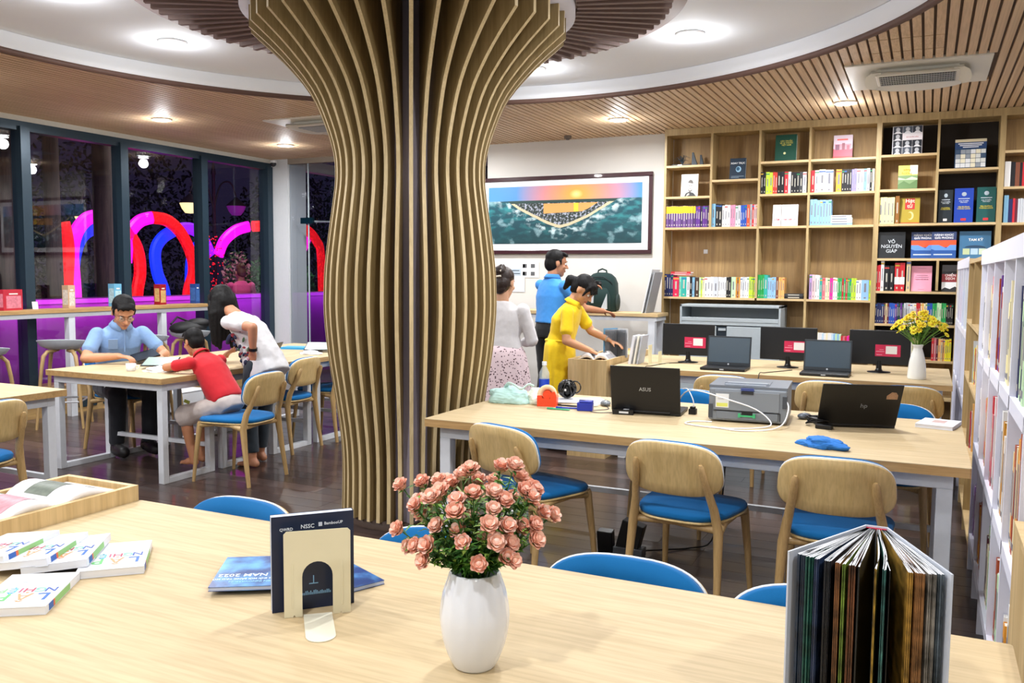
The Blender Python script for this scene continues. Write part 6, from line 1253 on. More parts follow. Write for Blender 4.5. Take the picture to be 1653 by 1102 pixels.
for x, l in ((-1.40, 'dark laptop with its screen to us, left of two on the far table'), (-.655, 'dark laptop with its screen to us, right of two on the far table')):
    t = thing('laptop', l, 'laptop', (x, 6.97, .7505), 0, 'pair of dark laptops on the far table')
    w, d, h = .345, .235, .235
    b = MB(); b.bb(-w/2, w/2, -d, 0, .002, .022); ba = b.build('base', BLACK, t, bevel=.004)
    b = MB(); b.bb(-.02, .012, -d-.0006, -d, .008, .015); b.build('badge', mat('#b8bcc2', .3, noise=0), ba)
    b = MB(); b.T = Matrix.Translation((0, 0, .02)) @ Matrix.Rotation(radians(-8), 4, 'X'); b.bb(-w/2, w/2, -.004, .004, 0, h); ld = b.build('lid', mat('#1c2329', .4, noise=0), t, bevel=.003)
    b = MB(); b.T = Matrix.Translation((0, 0, .02)) @ Matrix.Rotation(radians(-8), 4, 'X'); b.bb(-w/2+.012, w/2-.012, -.0047, -.0041, .025, h-.012); b.build('screen', mat('#3c4a55', .22, noise=0), ld)
    b = MB(); b.T = Matrix.Translation((0, 0, .02)) @ Matrix.Rotation(radians(-8), 4, 'X'); b.cyl((0, -.0055, .012), (0, -.004, .012), .007, n=12); b.build('maker_mark', mat('#b8bcc2', .3, noise=0), ld)
cable('black lead hanging over the edge of the far table left', [(-1.80, 7.2, z0), (-1.93, 7.05, z0), (-1.98, 6.80, z0), (-1.98, 6.61, z0), (-1.98, 6.60, .60)], .003, '#141416')
cable('black lead hanging over the edge of the far table, middle', [(-.92, 7.05, z0), (-1.0, 6.9, z0), (-1.08, 6.75, z0), (-1.10, 6.61, z0), (-1.10, 6.60, .6)], .003, '#141416')
# books on the cabinet end: fanned and in bookends
t = thing('book', 'grey book standing fanned open on the far oak cabinet', 'book', (-2.39, 7.15, .783), radians(10))
b = MB()
for k in range(18): leaf(b, radians(-40+k*4.6), .002, .14, 0, .235, 0)
b.build('pages', mat('#8f9298', .6, noise=.1), t); b = MB(); leaf(b, radians(-44), .004, .15, 0, .245, 0); leaf(b, radians(44), .004, .15, 0, .245, 1); b.build('cover', [mat('#6aa0c4', .5, noise=0), mat('#c4c6ca', .5, noise=0)], t)
for i, (x, c, th) in enumerate(((-2.20, '#d2d4dc', .022), (-2.165, '#e6e4da', .014), (-2.14, '#b8bcc8', .012))):
    b = MB(); b.bb(0, th, -.09, .09, 0, .24); tag(b.build('book', mat(c, .5, noise=0), None, (x, 6.95+.02*i, .7507), (0, radians(9), 0)), ('pale grey book leaning on the far table behind the cabinet', 'cream book leaning beside the pale grey one on the far table', 'thin grey book leaning last in the row on the far table')[i], 'book', 'leaning books on the far table')
for i, x in enumerate((-2.04, -1.99)):
    b = MB(); b.bb(0, .003, -.05, .05, 0, .10+.06*(1-i)); b.bb(0, .08, -.03, .03, 0, .002); tag(b.build('bookend', mat('#e2dab4', .4, noise=0), None, (x, 6.95+i*.12, .7505)), ('tall cream bookend holding the leaning books on the far table', 'short cream bookend just right of the tall one')[i], 'bookend')
# white vase with yellow flowers
t = thing('vase', 'slim white bottle vase on the far table, right of the screens', 'vase', (-.035, 6.93, .7505))
b = MB(); b.lathe(spl([(.0, 0), (.055, 0), (.062, .006), (.063, .03), (.055, .12), (.042, .18), (.032, .215), (.030, .225), (.036, .245), (.034, .25), (.025, .22), (.0, .2)], 3), 32, cap0=False, cap1=False); b.build('body', mat('#e4e4e0', .25, name='white_ceramic', noise=0, coat=.4), t)
t = thing('bouquet', 'bushy bunch of yellow daisies in the white bottle vase', 'flowers', (-.035, 6.93, .985))
YL = [mat(c, .6, name='petal', noise=.05) for c in ('#f0dc1e', '#e8cc14', '#f4e63a')]
ql = random.Random(9)
b = MB()
for k in range(9):
    a = 2*pi*k/9; b.add([(0, 0, 0), (.020*cos(a-.28), .020*sin(a-.28), .004), (.026*cos(a), .026*sin(a), .002), (.020*cos(a+.28), .020*sin(a+.28), .004)], [(0, 1, 2, 3)], 0)
b.ball((0, 0, .004), .008, 8, 5, mi=1)
dm = [b.mesh('daisy', [y_, mat('#c9a41a', .7, noise=0)]) for y_ in YL]
st_ = MB(); lf = MB()
for i in range(72):
    a = ql.uniform(0, 2*pi); rr_ = ql.uniform(.05, 1)**.6; x = .19*rr_*cos(a); y = .12*rr_*sin(a); z = .06+.15*(1-rr_**2)*ql.uniform(.6, 1)+ql.uniform(-.02, .04)*rr_+.05
    p = Vector((x, y, z)); n = (Vector((x*3, y*3-.35, .55))).normalized()
    o = put('daisy', dm[i % 3], t, p); o.rotation_mode = 'QUATERNION'; o.rotation_quaternion = Vector((0, 0, 1)).rotation_difference(n); s_ = ql.uniform(.8, 1.2); o.scale = (s_, s_, s_)
    st_.tube([(0, 0, -.02), (x*.4, y*.4, z*.45), p-n*.003], .0016, 4)
    for k in range(7):
        u = ql.uniform(.3, 1); c = Vector((x*u*u, y*u*u, z*u)); d = Vector((ql.uniform(-1, 1), ql.uniform(-1, 1), ql.uniform(-.2, .8))).normalized()*ql.uniform(.02, .04); w = d.cross(Vector((0, 0, 1))).normalized()*.006
        lf.add([c, c+d*.5-w, c+d, c+d*.5+w], [(0, 1, 2, 3)], ql.choice((0, 1, 2)))
st_.build('stems', GL[1], t); stuff(lf.build('leaves', GL, t))
# ------------------------------------------------------------------ left row: tablets, cups, cartons on the window counter
def tablet(label, loc, rx, rz, stand=True, w=.25, d=.175):
    t = thing('tablet', label, 'tablet', loc, 0, rot=(0, 0, rz))
    R_ = Matrix.Translation((0, 0, .045)) @ Matrix.Rotation(rx, 4, 'X')
    b = MB(); b.T = R_; b.bb(-w/2, w/2, -d/2, d/2, 0, .008); b.build('case', BLACK, t, bevel=.003)
    b = MB(); b.T = R_; b.bb(-w/2+.01, w/2-.01, -d/2+.01, d/2-.01, .0081, .0086); b.build('screen', mat('#8fa29a', .3, name='lit_screen', noise=.05, emit=.06), t)
    if stand: b = MB(); b.ball((0, .02, .02), .05, 14, 8, sc=(.9, .7, .45)); b.build('white_stand', mat('#dfe0e2', .4, noise=0), t)
    return t
tablet('tablet on a white stand lying before the boy in red', (-5.25, 4.80, .7505), radians(17), radians(28))
tablet('tablet with dark case on a white stand at the far end of the left row', (-5.08, 6.50, .7505), radians(20), radians(25))
t = thing('cup', 'white toy cup lying on the left row near the seated man', 'cup', (-5.28, 4.55, .7505), .5)
b = MB(); b.lathe([(.026, 0), (.032, .01), (.036, .055), (.034, .055), (.028, .012), (0, .01)], 24, cap1=False); b.build('body', mat('#e2e3e6', .4, noise=0), t)
b = MB(); b.tube([(.034, 0, .045), (.055, 0, .04), (.055, 0, .02), (.032, 0, .012)], .004, 6); b.build('handle', mat('#e2e3e6', .4, noise=0), t)
blob('tissue', 'crumpled white tissue on the table in front of the tablet', 'tissue', (-5.07, 4.62, .7505), (.10, .06, .025), mat('#e8e9ec', .7, noise=.03), 5.5, .6, .6)
blob('tissue', 'crumpled white paper beside the far tablet on the left row', 'tissue', (-4.98, 6.25, .7505), (.09, .05, .022), mat('#e0e2e6', .7, noise=.03), 8.5, .6, .2)
b = MB(); b.bb(-.12, .12, -.085, .085, 0, .02); tag(b.build('book', mat('#3aa0d8', .5), None, (-5.45, 6.62, .7505), (0, 0, .3)), 'light blue book lying flat beside the far tablet', 'book')
b = MB(); b.T = Matrix.Rotation(-.5, 4, 'X'); b.bb(-.10, .10, -.003, .003, 0, .16); tag(b.build('tablet', BLACKM, None, (-4.98, 5.72, .7505), (0, 0, -1.2)), 'dark tablet leaning just right of the woman in white', 'tablet')
cart = [(5.50, .22, .20, '#b8283a', 'square red and pink carton at the left end of the window counter', '#e08496'),
 (6.14, .09, .235, '#c9a888', 'tall tan picture carton, second on the window counter', '#e4dcd0'),
 (6.71, .11, .245, '#6aaed0', 'pale blue picture carton beside the mullion on the counter', '#b8dce8'),
 (7.33, .11, .235, '#9a1822', 'dark red carton with a gold front behind the man', '#d8b070'),
 (7.86, .08, .235, '#274a8c', 'dark blue carton at the right end of the counter', '#3c6ab0')]
for y, w, h, c, l, c2 in cart:
    t = thing('carton', l, 'carton', (-8.0, y, 1.0955), radians(8), 'picture cartons on the window counter')
    b = MB(); b.bb(-.04, .04, -w/2, w/2, 0, h, 0); b.build('box', mat(c, .45, name='carton', noise=.05), t)
    b = MB(); b.bb(.04, .0408, -w*.35, w*.42, h*.1, h*.7, 0); b.bb(-.03, .035, -w/2-.0008, -w/2, h*.15, h*.8, 0); b.build('picture', mat(c2, .5, noise=.3, scale=40), t)
    b = MB(); b.bb(.0408, .0414, -w*.2, w*.25, h*.76, h*.82); b.build('print', mat('#f0e8e0', .5, noise=0), t)
b = MB(); b.bb(-.002, .002, -.03, .03, 0, .075); tag(b.build('card', mat('#e9e9e6', .6, noise=0), None, (-8.02, 5.78, 1.0955), (0, -.15, 0)), 'small white card standing on the counter beside the mullion', 'card')
# ------------------------------------------------------------------ outside: light arches, street lamps, trunks, plants
def emat(c, k, spots=False):
    m, N, L, B = nmat('lit_tube'); B.inputs['Base Color'].default_value = (*srgb(c), 1); B.inputs['Roughness'].default_value = .4
    B.inputs['Emission Color'].default_value = (*srgb(c), 1); B.inputs['Emission Strength'].default_value = k
    if spots:
        tc = N.new('ShaderNodeTexCoord'); v = N.new('ShaderNodeTexVoronoi'); v.inputs['Scale'].default_value = 26; r = N.new('ShaderNodeMapRange'); r.inputs[1].default_value = 0; r.inputs[2].default_value = .5; r.inputs[3].default_value = k*1.6; r.inputs[4].default_value = k*.45
        L.new(tc.outputs['Object'], v.inputs[0]); L.new(v.outputs['Distance'], r.inputs[0]); L.new(r.outputs[0], B.inputs['Emission Strength'])
    return m
EM = {'red': emat('#ff1420', 1.1, True), 'magenta': emat('#f010d8', .95), 'blue': emat('#1430ff', 1.1), 'violet': emat('#8a18ff', 1.0)}
def arch(name, label, segs, w=.19, d=.09, x=-11.0):
    """arch of glowing bands: list of (colour, [(y,z)...], dx)"""
    t = thing('light_arch', label, 'light arch', (x, segs[0][1][0][0], -.25), 0, 'glowing arches outside')
    for c, pts, dx in segs:
        P = spl([(0, a, z) for a, z in pts], 6); b = MB(); rings = []
        for i, p in enumerate(P):
            p = V3(p); q = V3(P[min(i+1, len(P)-1)])-V3(P[max(i-1, 0)]); q.normalize(); n_ = V3((0, -q.z, q.y))
            o = V3((dx, p.y-segs[0][1][0][0], p.z+.25))
            rings.append([o+n_*w*.5*sa+V3((d/2*sb, 0, 0)) for sa, sb in ((-1, -.6), (-.6, -1), (.6, -1), (1, -.6), (1, .6), (.6, 1), (-.6, 1), (-1, .6))])
        b.loft(rings, smooth=False); b.build(c+'_band', EM[c], t)
    return t
V3 = Vector
arch('a', 'red and magenta light arch rising just right of the first mullion', [('red', [(8.36, -.2), (8.37, .4), (8.38, 1.18), (8.42, 1.79), (8.36, 2.15)], .04), ('magenta', [(8.56, .2), (8.54, 1.2), (8.52, 1.71), (8.60, 2.02), (8.78, 2.22), (8.99, 2.28)], 0), ('blue', [(8.82, .3), (8.79, 1.35), (8.86, 1.80), (9.01, 2.03), (9.28, 2.15)], -.35), ('red', [(8.985, 2.28), (9.26, 2.24), (9.47, 2.08), (9.66, 1.80), (9.70, 1.45), (9.62, 1.0), (9.6, -.2)], .0)])
arch('b', 'magenta to red light arch in the third window, behind the seated man', [('magenta', [(9.44, 1.6), (9.50, 2.0), (9.70, 2.23), (9.95, 2.31)], 0), ('red', [(9.945, 2.31), (10.26, 2.28), (10.54, 2.09), (10.74, 1.76), (10.78, 1.45), (10.64, 1.0), (10.6, -.2)], 0)])
arch('c', 'blue and violet light arch on both sides of the third mullion', [('blue', [(10.4, -.2), (10.33, 1.0), (10.17, 1.45), (10.14, 1.79), (10.28, 2.0), (10.51, 2.13)], -.15), ('violet', [(10.505, 2.13), (10.84, 2.19), (11.12, 2.08), (11.34, 1.75)], -.15)])
arch('d', 'magenta and red light arch in the fourth window, left of the white pier', [('blue', [(11.05, -.2), (11.1, 1.35), (11.18, 1.77), (11.4, 2.0)], -.4), ('magenta', [(11.36, 1.75), (11.5, 2.0), (11.78, 2.19), (12.1, 2.28)], 0), ('red', [(12.095, 2.28), (12.49, 2.29), (12.91, 2.15), (13.15, 1.8), (13.2, .6), (13.2, -.2)], .12)])
arch('e', 'red and magenta light arch seen through the glass door beyond the pier', [('magenta', [(13.3, 2.15), (13.5, 1.95), (13.72, 1.82), (13.9, 2.0), (14.05, 2.26)], -.2), ('red', [(13.27, 2.33), (13.63, 2.27), (13.91, 2.07), (14.04, 1.71), (14.08, -.2)], .1)])
IRON = mat('#3a2c36', .5, name='iron', noise=.05)
def lamp(label, x, y, h, heads, lit, k=1.0):
    t = thing('street_lamp', label, 'street lamp', (x, y, -.25), 0, 'street lamps outside')
    b = MB(); b.lathe([(.10, 0), (.10, .1), (.05, .3), (.035, .6), (.03, h), (.05, h+.02), (.01, h+.25)], 12); b.build('post', IRON, t)
    for i, (dy, hz) in enumerate(heads):
        b = MB(); b.tube(spl([(0, 0, hz-.1), (0, dy*.3, hz+.35), (0, dy*.75, hz+.42), (0, dy, hz+.18)], 5), .016, 6); b.build('arm', IRON, t)
        b = MB(); b.lathe([(.02*k, .22*k), (.04*k, .2*k), (.19*k, .06*k), (.20*k, .04*k)], 20, (0, dy, hz-.05), cap0=False, cap1=False); b.build('shade', IRON, t)
        b = MB(); b.lathe([(.19*k, .04*k), (.15*k, -.06*k), (.09*k, -.14*k), (.0, -.15*k)], 20, (0, dy, hz-.05), cap0=False, cap1=False)
        b.build('globe', emat('#ffe09a', 1.25) if lit[i] else mat('#8a2a9a', .2, noise=0, emit=.3), t)
lamp('iron street lamp with a lit yellow globe and a purple one, by the third mullion', -12.0, 12.30, 3.5, [(-.58, 2.95), (.58, 2.98)], (1, 0), .95)
lamp('iron street lamp with two warm globes behind the first arch', -12.4, 10.05, 2.6, [(-.25, 2.62), (.22, 2.62)], (1, 1), .55)
BK = wood('#3a2f30', '#5c4a44', 2, .8, 2, 'bark', bump=.6)
for i, (y, r, l) in enumerate(((6.9, .16, 'thick pale trunk at the left edge outside the window'), (7.47, .10, 'slim pale trunk between the first two mullions'), (8.22, .13, 'trunk lit pink on one side, left of the second mullion'))):
    b = MB(); b.tube([(0, 0, 0), (.02, .01, 1.2), (-.01, .02, 2.6), (.02, 0, 4.2)], [r*1.15, r, r*.95, r*.9], 14)
    tag(b.build('tree_trunk', BK, None, (-10, y, -.25)), l, 'tree')
# dark foliage and a row of dim shrubs far outside
def leafcloud(name, label, cat, loc, size, n, col, seed, leaf=.09):
    q = random.Random(seed); b = MB()
    for k in range(n):
        while True:
            p = Vector((q.uniform(-1, 1), q.uniform(-1, 1), q.uniform(-1, 1)))
            if p.length < 1: break
        p = Vector((p.x*size[0], p.y*size[1], p.z*size[2]+size[2])); d = Vector((q.uniform(-1, 1), q.uniform(-1, 1), q.uniform(-1, 1))).normalized()*leaf; w = d.orthogonal().normalized()*leaf*.4
        b.add([p-d, p+w, p+d, p-w], [(0, 1, 2, 3)], q.randrange(len(col)))
    for k in range(5):
        a = 2*pi*k/5; b.tube([(0, 0, 0), (size[0]*.4*cos(a), size[1]*.4*sin(a), size[2])], [.03, .01], 5, len(col))
    return tag(b.build(name, [mat(c, .8, name='foliage', noise=.2) for c in col]+[IRON], None, loc), label, cat)
for i, (x, y, s_, l) in enumerate(((-15, 9.0, (1.2, 2.2, 1.6), 'dark tree crown behind the left arches'), (-16, 13.5, (1.5, 2.6, 2.0), 'dark tree crown behind the street lamp'), (-15, 18.5, (1.5, 2.6, 1.8), 'dark tree crown far behind the pier'))):
    leafcloud('dark_tree', l, 'tree', (x, y, -.25), (s_[0], s_[1], s_[2]*1.25), 4200, ('#141f1a', '#18261f', '#101815'), 30+i, .07)
leafcloud('hedge', 'green hedge outside, left of the white pier', 'hedge', (-10.2, 12.0, .7), (.3, .9, .55), 2600, ('#2f6a34', '#3a7a3c', '#24502c'), 41, .05)
leafcloud('flower_shrub', 'pink flowering shrub outside beside the woman in pink', 'shrub', (-10.3, 11.05, .6), (.25, .28, .62), 900, ('#5a7a4a', '#c87a8a', '#e0a0a8', '#3a5a34'), 42, .04)
b = MB(); b.bb(-9.85, -8.85, 8.6, 11.0, -.25, .13); struct(b.build('floor_terrace', mat('#2a262c', .7)))
area('pink_woman_fill', (-9.0, 9.6, 3.6), .4, 30, (1, .93, .88), (0, radians(10), 0))  # unseen lamp added to brighten the woman in pink
area('hedge_light', (-9.6, 12.2, 3.4), .5, 18, (.75, 1, .8), (0, 0, 0))
b = MB(); q = random.Random(6)
for k in range(260):
    a = q.uniform(0, 1); b.ball((q.uniform(-.12, .12), q.gauss(0, .10), .012+2.3*a), .012, 5, 3)
stuff(tag(b.build('fairy_lights', EM['red'], None, (-10.7, 10.93, -.25)), 'red fairy lights strung in a shrub by the third mullion', 'fairy lights'))
b = MB(); b.ball((0, 0, .3), .3, 12, 8, sc=(1, 1, 1)); b.loft([[(-.2,-.3,0),(.2,-.3,0),(.2,.1,0),(-.2,.1,0)],[(-.05,-.15,.6),(.05,-.15,.6),(.05,-.05,.6),(-.05,-.05,.6)]], smooth=False)
tag(b.build('garden_stone', mat('#c98a94', .6), None, (-10.9, 12.7, 1.35)), 'pale pink rounded shape glowing above the hedge', 'decoration')
# ------------------------------------------------------------------ people
from mathutils import noise as MN
V = Vector
def rc(b, a, c, ra, rc_, n=14, sc=None):
    a = V(a); c = V(c); d = (c-a); L = d.length; d = d.normalized() if L > 1e-6 else V((0,0,1)); pts = []; rs = []
    for k in range(4):
        t = pi/2*k/4; pts.append(a-d*ra*cos(t)); rs.append(max(ra*sin(t), ra*.05))
    pts += [a, c]; rs += [ra, rc_]
    for k in range(3, -1, -1):
        t = pi/2*k/4; pts.append(c+d*rc_*cos(t)); rs.append(max(rc_*sin(t), rc_*.05))
    b.tube(pts, rs, n)
def ring(c, hw, hd, right=V((1,0,0)), up=V((0,0,1)), e=2.3, n=28):
    fwd = up.cross(right).normalized(); out = []
    for i in range(n):
        t = 2*pi*i/n; out.append(V(c)+right*hw*math.copysign(abs(cos(t))**(2/e), cos(t))+fwd*hd*math.copysign(abs(sin(t))**(2/e), sin(t)))
    return out
def solid(b, name, vox, m, parent, smooth=4, wr=0, freq=14, seed=0):
    me = b.mesh(name, m); o = bpy.data.objects.new('tmp', me); TS.collection.objects.link(o)
    r = o.modifiers.new('r', 'REMESH'); r.mode = 'VOXEL'; r.voxel_size = vox; r.use_smooth_shade = True
    s = o.modifiers.new('s', 'SMOOTH'); s.factor = .5; s.iterations = smooth
    dg = ts_graph(); me2 = bpy.data.meshes.new_from_object(o.evaluated_get(dg)); bpy.data.objects.remove(o)
    me2.name = name; me2.materials.clear(); me2.materials.append(m)
    if wr:
        N_ = len(me2.vertices); co = [0.0]*3*N_; nr = [0.0]*3*N_
        me2.vertices.foreach_get('co', co); me2.vertices.foreach_get('normal', nr)
        for i in range(0, 3*N_, 3):
            x, y, z = co[i:i+3]; k = wr*(MN.noise((x*freq+seed, y*freq, z*freq*.55))+.5*MN.noise((x*freq*2.1, y*freq*2.1, z*freq*2.1)))
            co[i] = x+nr[i]*k; co[i+1] = y+nr[i+1]*k; co[i+2] = z+nr[i+2]*k
        me2.vertices.foreach_set('co', co); me2.update()
    me2.polygons.foreach_set('use_smooth', [True]*len(me2.polygons))
    return put(name, me2, parent)
def skinmat(c):
    m = mat(c, .5, name='skin', noise=.03, scale=40); m.node_tree.nodes['Principled BSDF'].inputs['Subsurface Weight'].default_value = .08; return m
def frame(y, z):     # matrix with +Y = y direction, approx +Z = z
    y = V(y).normalized(); x = y.cross(V(z)).normalized(); z2 = x.cross(y); return Matrix((x, y, z2)).transposed()
def hand(b, wrist, d, n, side, s=1.0, curl=.5, spread=.12):
    """wrist point, finger direction, palm normal, side=+1 thumb on the +x of the hand frame"""
    F = frame(d, n)
    P = lambda x, y, z: V(wrist)+F @ (V((x*side, y, z))*s)
    for i in range(4):
        x = -.027+.018*i; rc(b, P(x*.75, .005, 0), P(x, .075, 0), .013*s, .0105*s, 8)
    rc(b, P(.018, .01, -.002), P(-.018, .012, -.002), .014*s, .014*s, 8)
    for i, (x, L) in enumerate(((-.028, .056), (-.0095, .068), (.009, .074), (.027, .066))):
        a0_ = curl*.5; p0 = P(x, .078, 0); sp = spread*(i-1.5)*.35*1
        L1 = L*.45; p1 = P(x+sp*L1, .078+L1*cos(a0_), -L1*sin(a0_)); a1_ = curl*1.3; L2 = L*.32
        p2 = P(x+sp*(L1+L2), .078+L1*cos(a0_)+L2*cos(a1_), -L1*sin(a0_)-L2*sin(a1_)); a2_ = curl*1.9; L3 = L*.25
        p3 = P(x+sp*L, .078+L1*cos(a0_)+L2*cos(a1_)+L3*cos(a2_), -L1*sin(a0_)-L2*sin(a1_)-L3*sin(a2_))
        rc(b, p0, p1, .0088*s, .0082*s, 8); rc(b, p1, p2, .0082*s, .0074*s, 8); rc(b, p2, p3, .0074*s, .0062*s, 8)
    rc(b, P(.022, .018, -.004), P(.045, .045, -.012), .0125*s, .010*s, 8); rc(b, P(.045, .045, -.012), P(.053, .075, -.02*(1+curl)), .0095*s, .0075*s, 8)
def foot(b, ankle, d, s=1.0, shoe=False):
    F = frame(d, (0, 0, 1)); A = V(ankle); P = lambda x, y, z: V((A.x, A.y, 0))+F @ (V((x, y, z))*s)
    rc(b, A, P(0, -.02, .045), .036*s, .036*s, 10); rc(b, P(0, -.035, .034), P(0, .06, .04), .033*s, .03*s, 10); rc(b, P(-.015, .05, .028), P(-.018, .13, .020), .026*s, .018*s, 10); rc(b, P(.018, .05, .028), P(.022, .125, .018), .026*s, .017*s, 10)
    if not shoe:
        for i in range(5):
            x = .036-.018*i; rc(b, P(x, .12, .016), P(x*1.1, .165-.008*i*(1 if i < 4 else 1.3), .012), (.0095 if i else .013)*s, (.0085 if i else .011)*s, 8)
def head(b, H, F, s=1.0):
    P = lambda x, y, z: V(H)+F @ (V((x, y, z))*s)
    R3 = F
    b.ball(P(0, -.010, .032), .1*s, 24, 16, sc=(.77, .95, .90), R=R3)
    b.ball(P(0, .022, -.035), .1*s, 20, 14, sc=(.60, .66, .82), R=R3)
    b.ball(P(0, .058, -.088), .028*s, 12, 8, R=R3)
    rc(b, P(0, .088, .012), P(0, .112, -.022), .008*s, .0125*s, 8); b.ball(P(-.012, .100, -.026), .009*s, 8, 6); b.ball(P(.012, .100, -.026), .009*s, 8, 6)
    for sx in (-1, 1):
        b.ball(P(sx*.077, -.008, -.006), .03*s, 12, 8, sc=(.28, .62, 1.0), R=R3)
        b.ball(P(sx*.040, .062, -.022), .026*s, 10, 8, sc=(1, .7, .8), R=R3)
        rc(b, P(sx*.012, .086, .032), P(sx*.045, .076, .032), .008*s, .008*s, 8)
    b.ball(P(0, .084, -.055), .02*s, 10, 8, sc=(1.2, .6, .6), R=R3)
def face_parts(body, H, F, s, lip='#b5665a', specs=False, eyes_down=True):
    P = lambda x, y, z: V(H)+F @ (V((x, y, z))*s)
    for sx in (-1, 1):
        b = MB(); b.ball(P(sx*.031, .077, .010), .0125*s, 12, 8, 0, R=F); b.ball(P(sx*.031, .0855, .006), .0065*s, 10, 6, 1, R=F)
        b.build('eye', [mat('#e9e4df', .3, noise=0), mat('#1a1210', .2, noise=0)], body)
        b = MB(); b.tube([P(sx*.014, .090, .028), P(sx*.031, .091, .034), P(sx*.050, .080, .029)], [.0022*s, .0034*s, .0015*s], 6); b.build('eyebrow', mat('#17110f', .8, noise=0), body)
        b = MB(); b.tube([P(sx*.018, .0875, .014), P(sx*.031, .0895, .0185), P(sx*.045, .083, .014)], [.002*s, .0028*s, .0015*s], 6); b.build('eyelid', mat('#9a6a52', .6, noise=0), body)
    b = MB(); b.tube([P(-.024, .082, -.058), P(-.008, .093, -.054), P(.008, .093, -.054), P(.024, .082, -.058)], [.002*s, .004*s, .004*s, .002*s], 6); b.tube([P(-.022, .082, -.060), P(0, .093, -.064), P(.022, .082, -.060)], [.002*s, .0048*s, .002*s], 6)
    b.build('mouth', mat(lip, .4, noise=0), body)
    if specs:
        b = MB()
        for sx in (-1, 1):
            b.tube([P(sx*.033+.024*cos(a), .101-.006*abs(cos(a)), .006+.018*sin(a)) for a in [2*pi*i/24 for i in range(25)]], .0016*s, 6, caps=False)
            b.tube([P(sx*.057, .096, .010), P(sx*.082, .0, .012)], .0013*s, 6)
        b.tube([P(-.009, .101, .010), P(.009, .101, .010)], .0014*s, 6)
        g = b.build('glasses', mat('#b9a58a', .25, metal=.8, noise=0), body)
        q = MB()
        for sx in (-1, 1): q.prism([(sx*.033+.022*cos(a), .006+.016*sin(a)) for a in [2*pi*i/20 for i in range(20)]], .0995*s, .1003*s, f=lambda x, z, h: tuple(P(x, h/s, z)))
        q.build('lens', mat('#dfe6ea', .15, spec=.2, noise=0, alpha=.12), g)
HB = mat('#0a0809', .62, spec=.25, name='black_hair', noise=.15, scale=120, bump=.4)
def hair(parent, H, F, s, style, m=HB):
    P = lambda x, y, z: V(H)+F @ (V((x, y, z))*s); b = MB()
    b.ball(P(0, -.024, .052), .1*s, 24, 16, sc=(.83, .94, .82), R=F)
    b.ball(P(0, -.05, .0), .1*s, 20, 14, sc=(.77, .68, .86), R=F)
    if style in ('short', 'boy'):
        b.ball(P(0, .045, .092), .05*s, 14, 10, sc=(1.25, .9, .52), R=F)
        for k in range(10): 
            x = -.055+.012*k; rc(b, P(x, .04, .09+.01*(k % 2)), P(x+.006, .082, .077+.01*((k*7) % 3)), .014*s, .007*s, 7)
        for sx in (-1, 1): rc(b, P(sx*.072, .012, .03), P(sx*.073, .022, -.002), .014*s, .008*s, 8)
        b.ball(P(0, -.070, -.045), .05*s, 12, 8, sc=(1.05, .5, .7), R=F)
    if style == 'bun':
        b.ball(P(0, -.095, .085), .045*s, 14, 10, sc=(1.1, .9, .9), R=F); b.ball(P(.015, -.085, .115), .028*s, 12, 8)
        b.ball(P(0, -.07, -.045), .055*s, 12, 8, sc=(1.1, .6, .9), R=F)
    if style == 'long':
        for k in range(9):
            a = -1.25+2.5*k/8; x, y = sin(a)*.078, -.02-cos(a)*.07
            p0 = P(x, y, .02); dn = V((0, 0, -1))
            rc(b, p0, p0+dn*.12*s+F @ V((x*.3, -.01, 0)), .026*s, .034*s, 9); rc(b, p0+dn*.12*s+F @ V((x*.3, -.01, 0)), p0+dn*(.33+.03*(k % 3))*s+F @ V((x*.35, -.01, 0)), .036*s, .014*s, 9)
        for sx in (-1, 1): rc(b, P(sx*.03, .05, .10), P(sx*.082, .03, -.01), .024*s, .022*s, 9); rc(b, P(sx*.082, .03, -.01), P(sx*.085, .03, -.01)+V((0, 0, -.15*s)), .024*s, .014*s, 9)
    if style == 'tied':
        b.ball(P(0, .04, .085), .055*s, 14, 10, sc=(1.25, .9, .6), R=F)
        for k in range(7): x = -.05+.0167*k; rc(b, P(x, .05, .09), P(x*1.15, .095, .045-.012*(k % 2)), .016*s, .008*s, 7)
        for sx in (-1, 1): rc(b, P(sx*.06, .05, .07), P(sx*.076, .05, -.015), .018*s, .008*s, 8)
        rc(b, P(0, -.10, .02), P(0, -.15, -.02), .034*s, .045*s, 10); rc(b, P(0, -.15, -.02), P(0, -.14, -.11), .045*s, .018*s, 10)
        b.ball(P(0, -.07, -.04), .055*s, 12, 8, sc=(1.1, .6, .9), R=F)
    return solid(b, 'hair', .0065, m, parent, 2, .0022, 60)
def limb_pts(J, s, side): return J['s'+side], J['e'+side], J['w'+side]
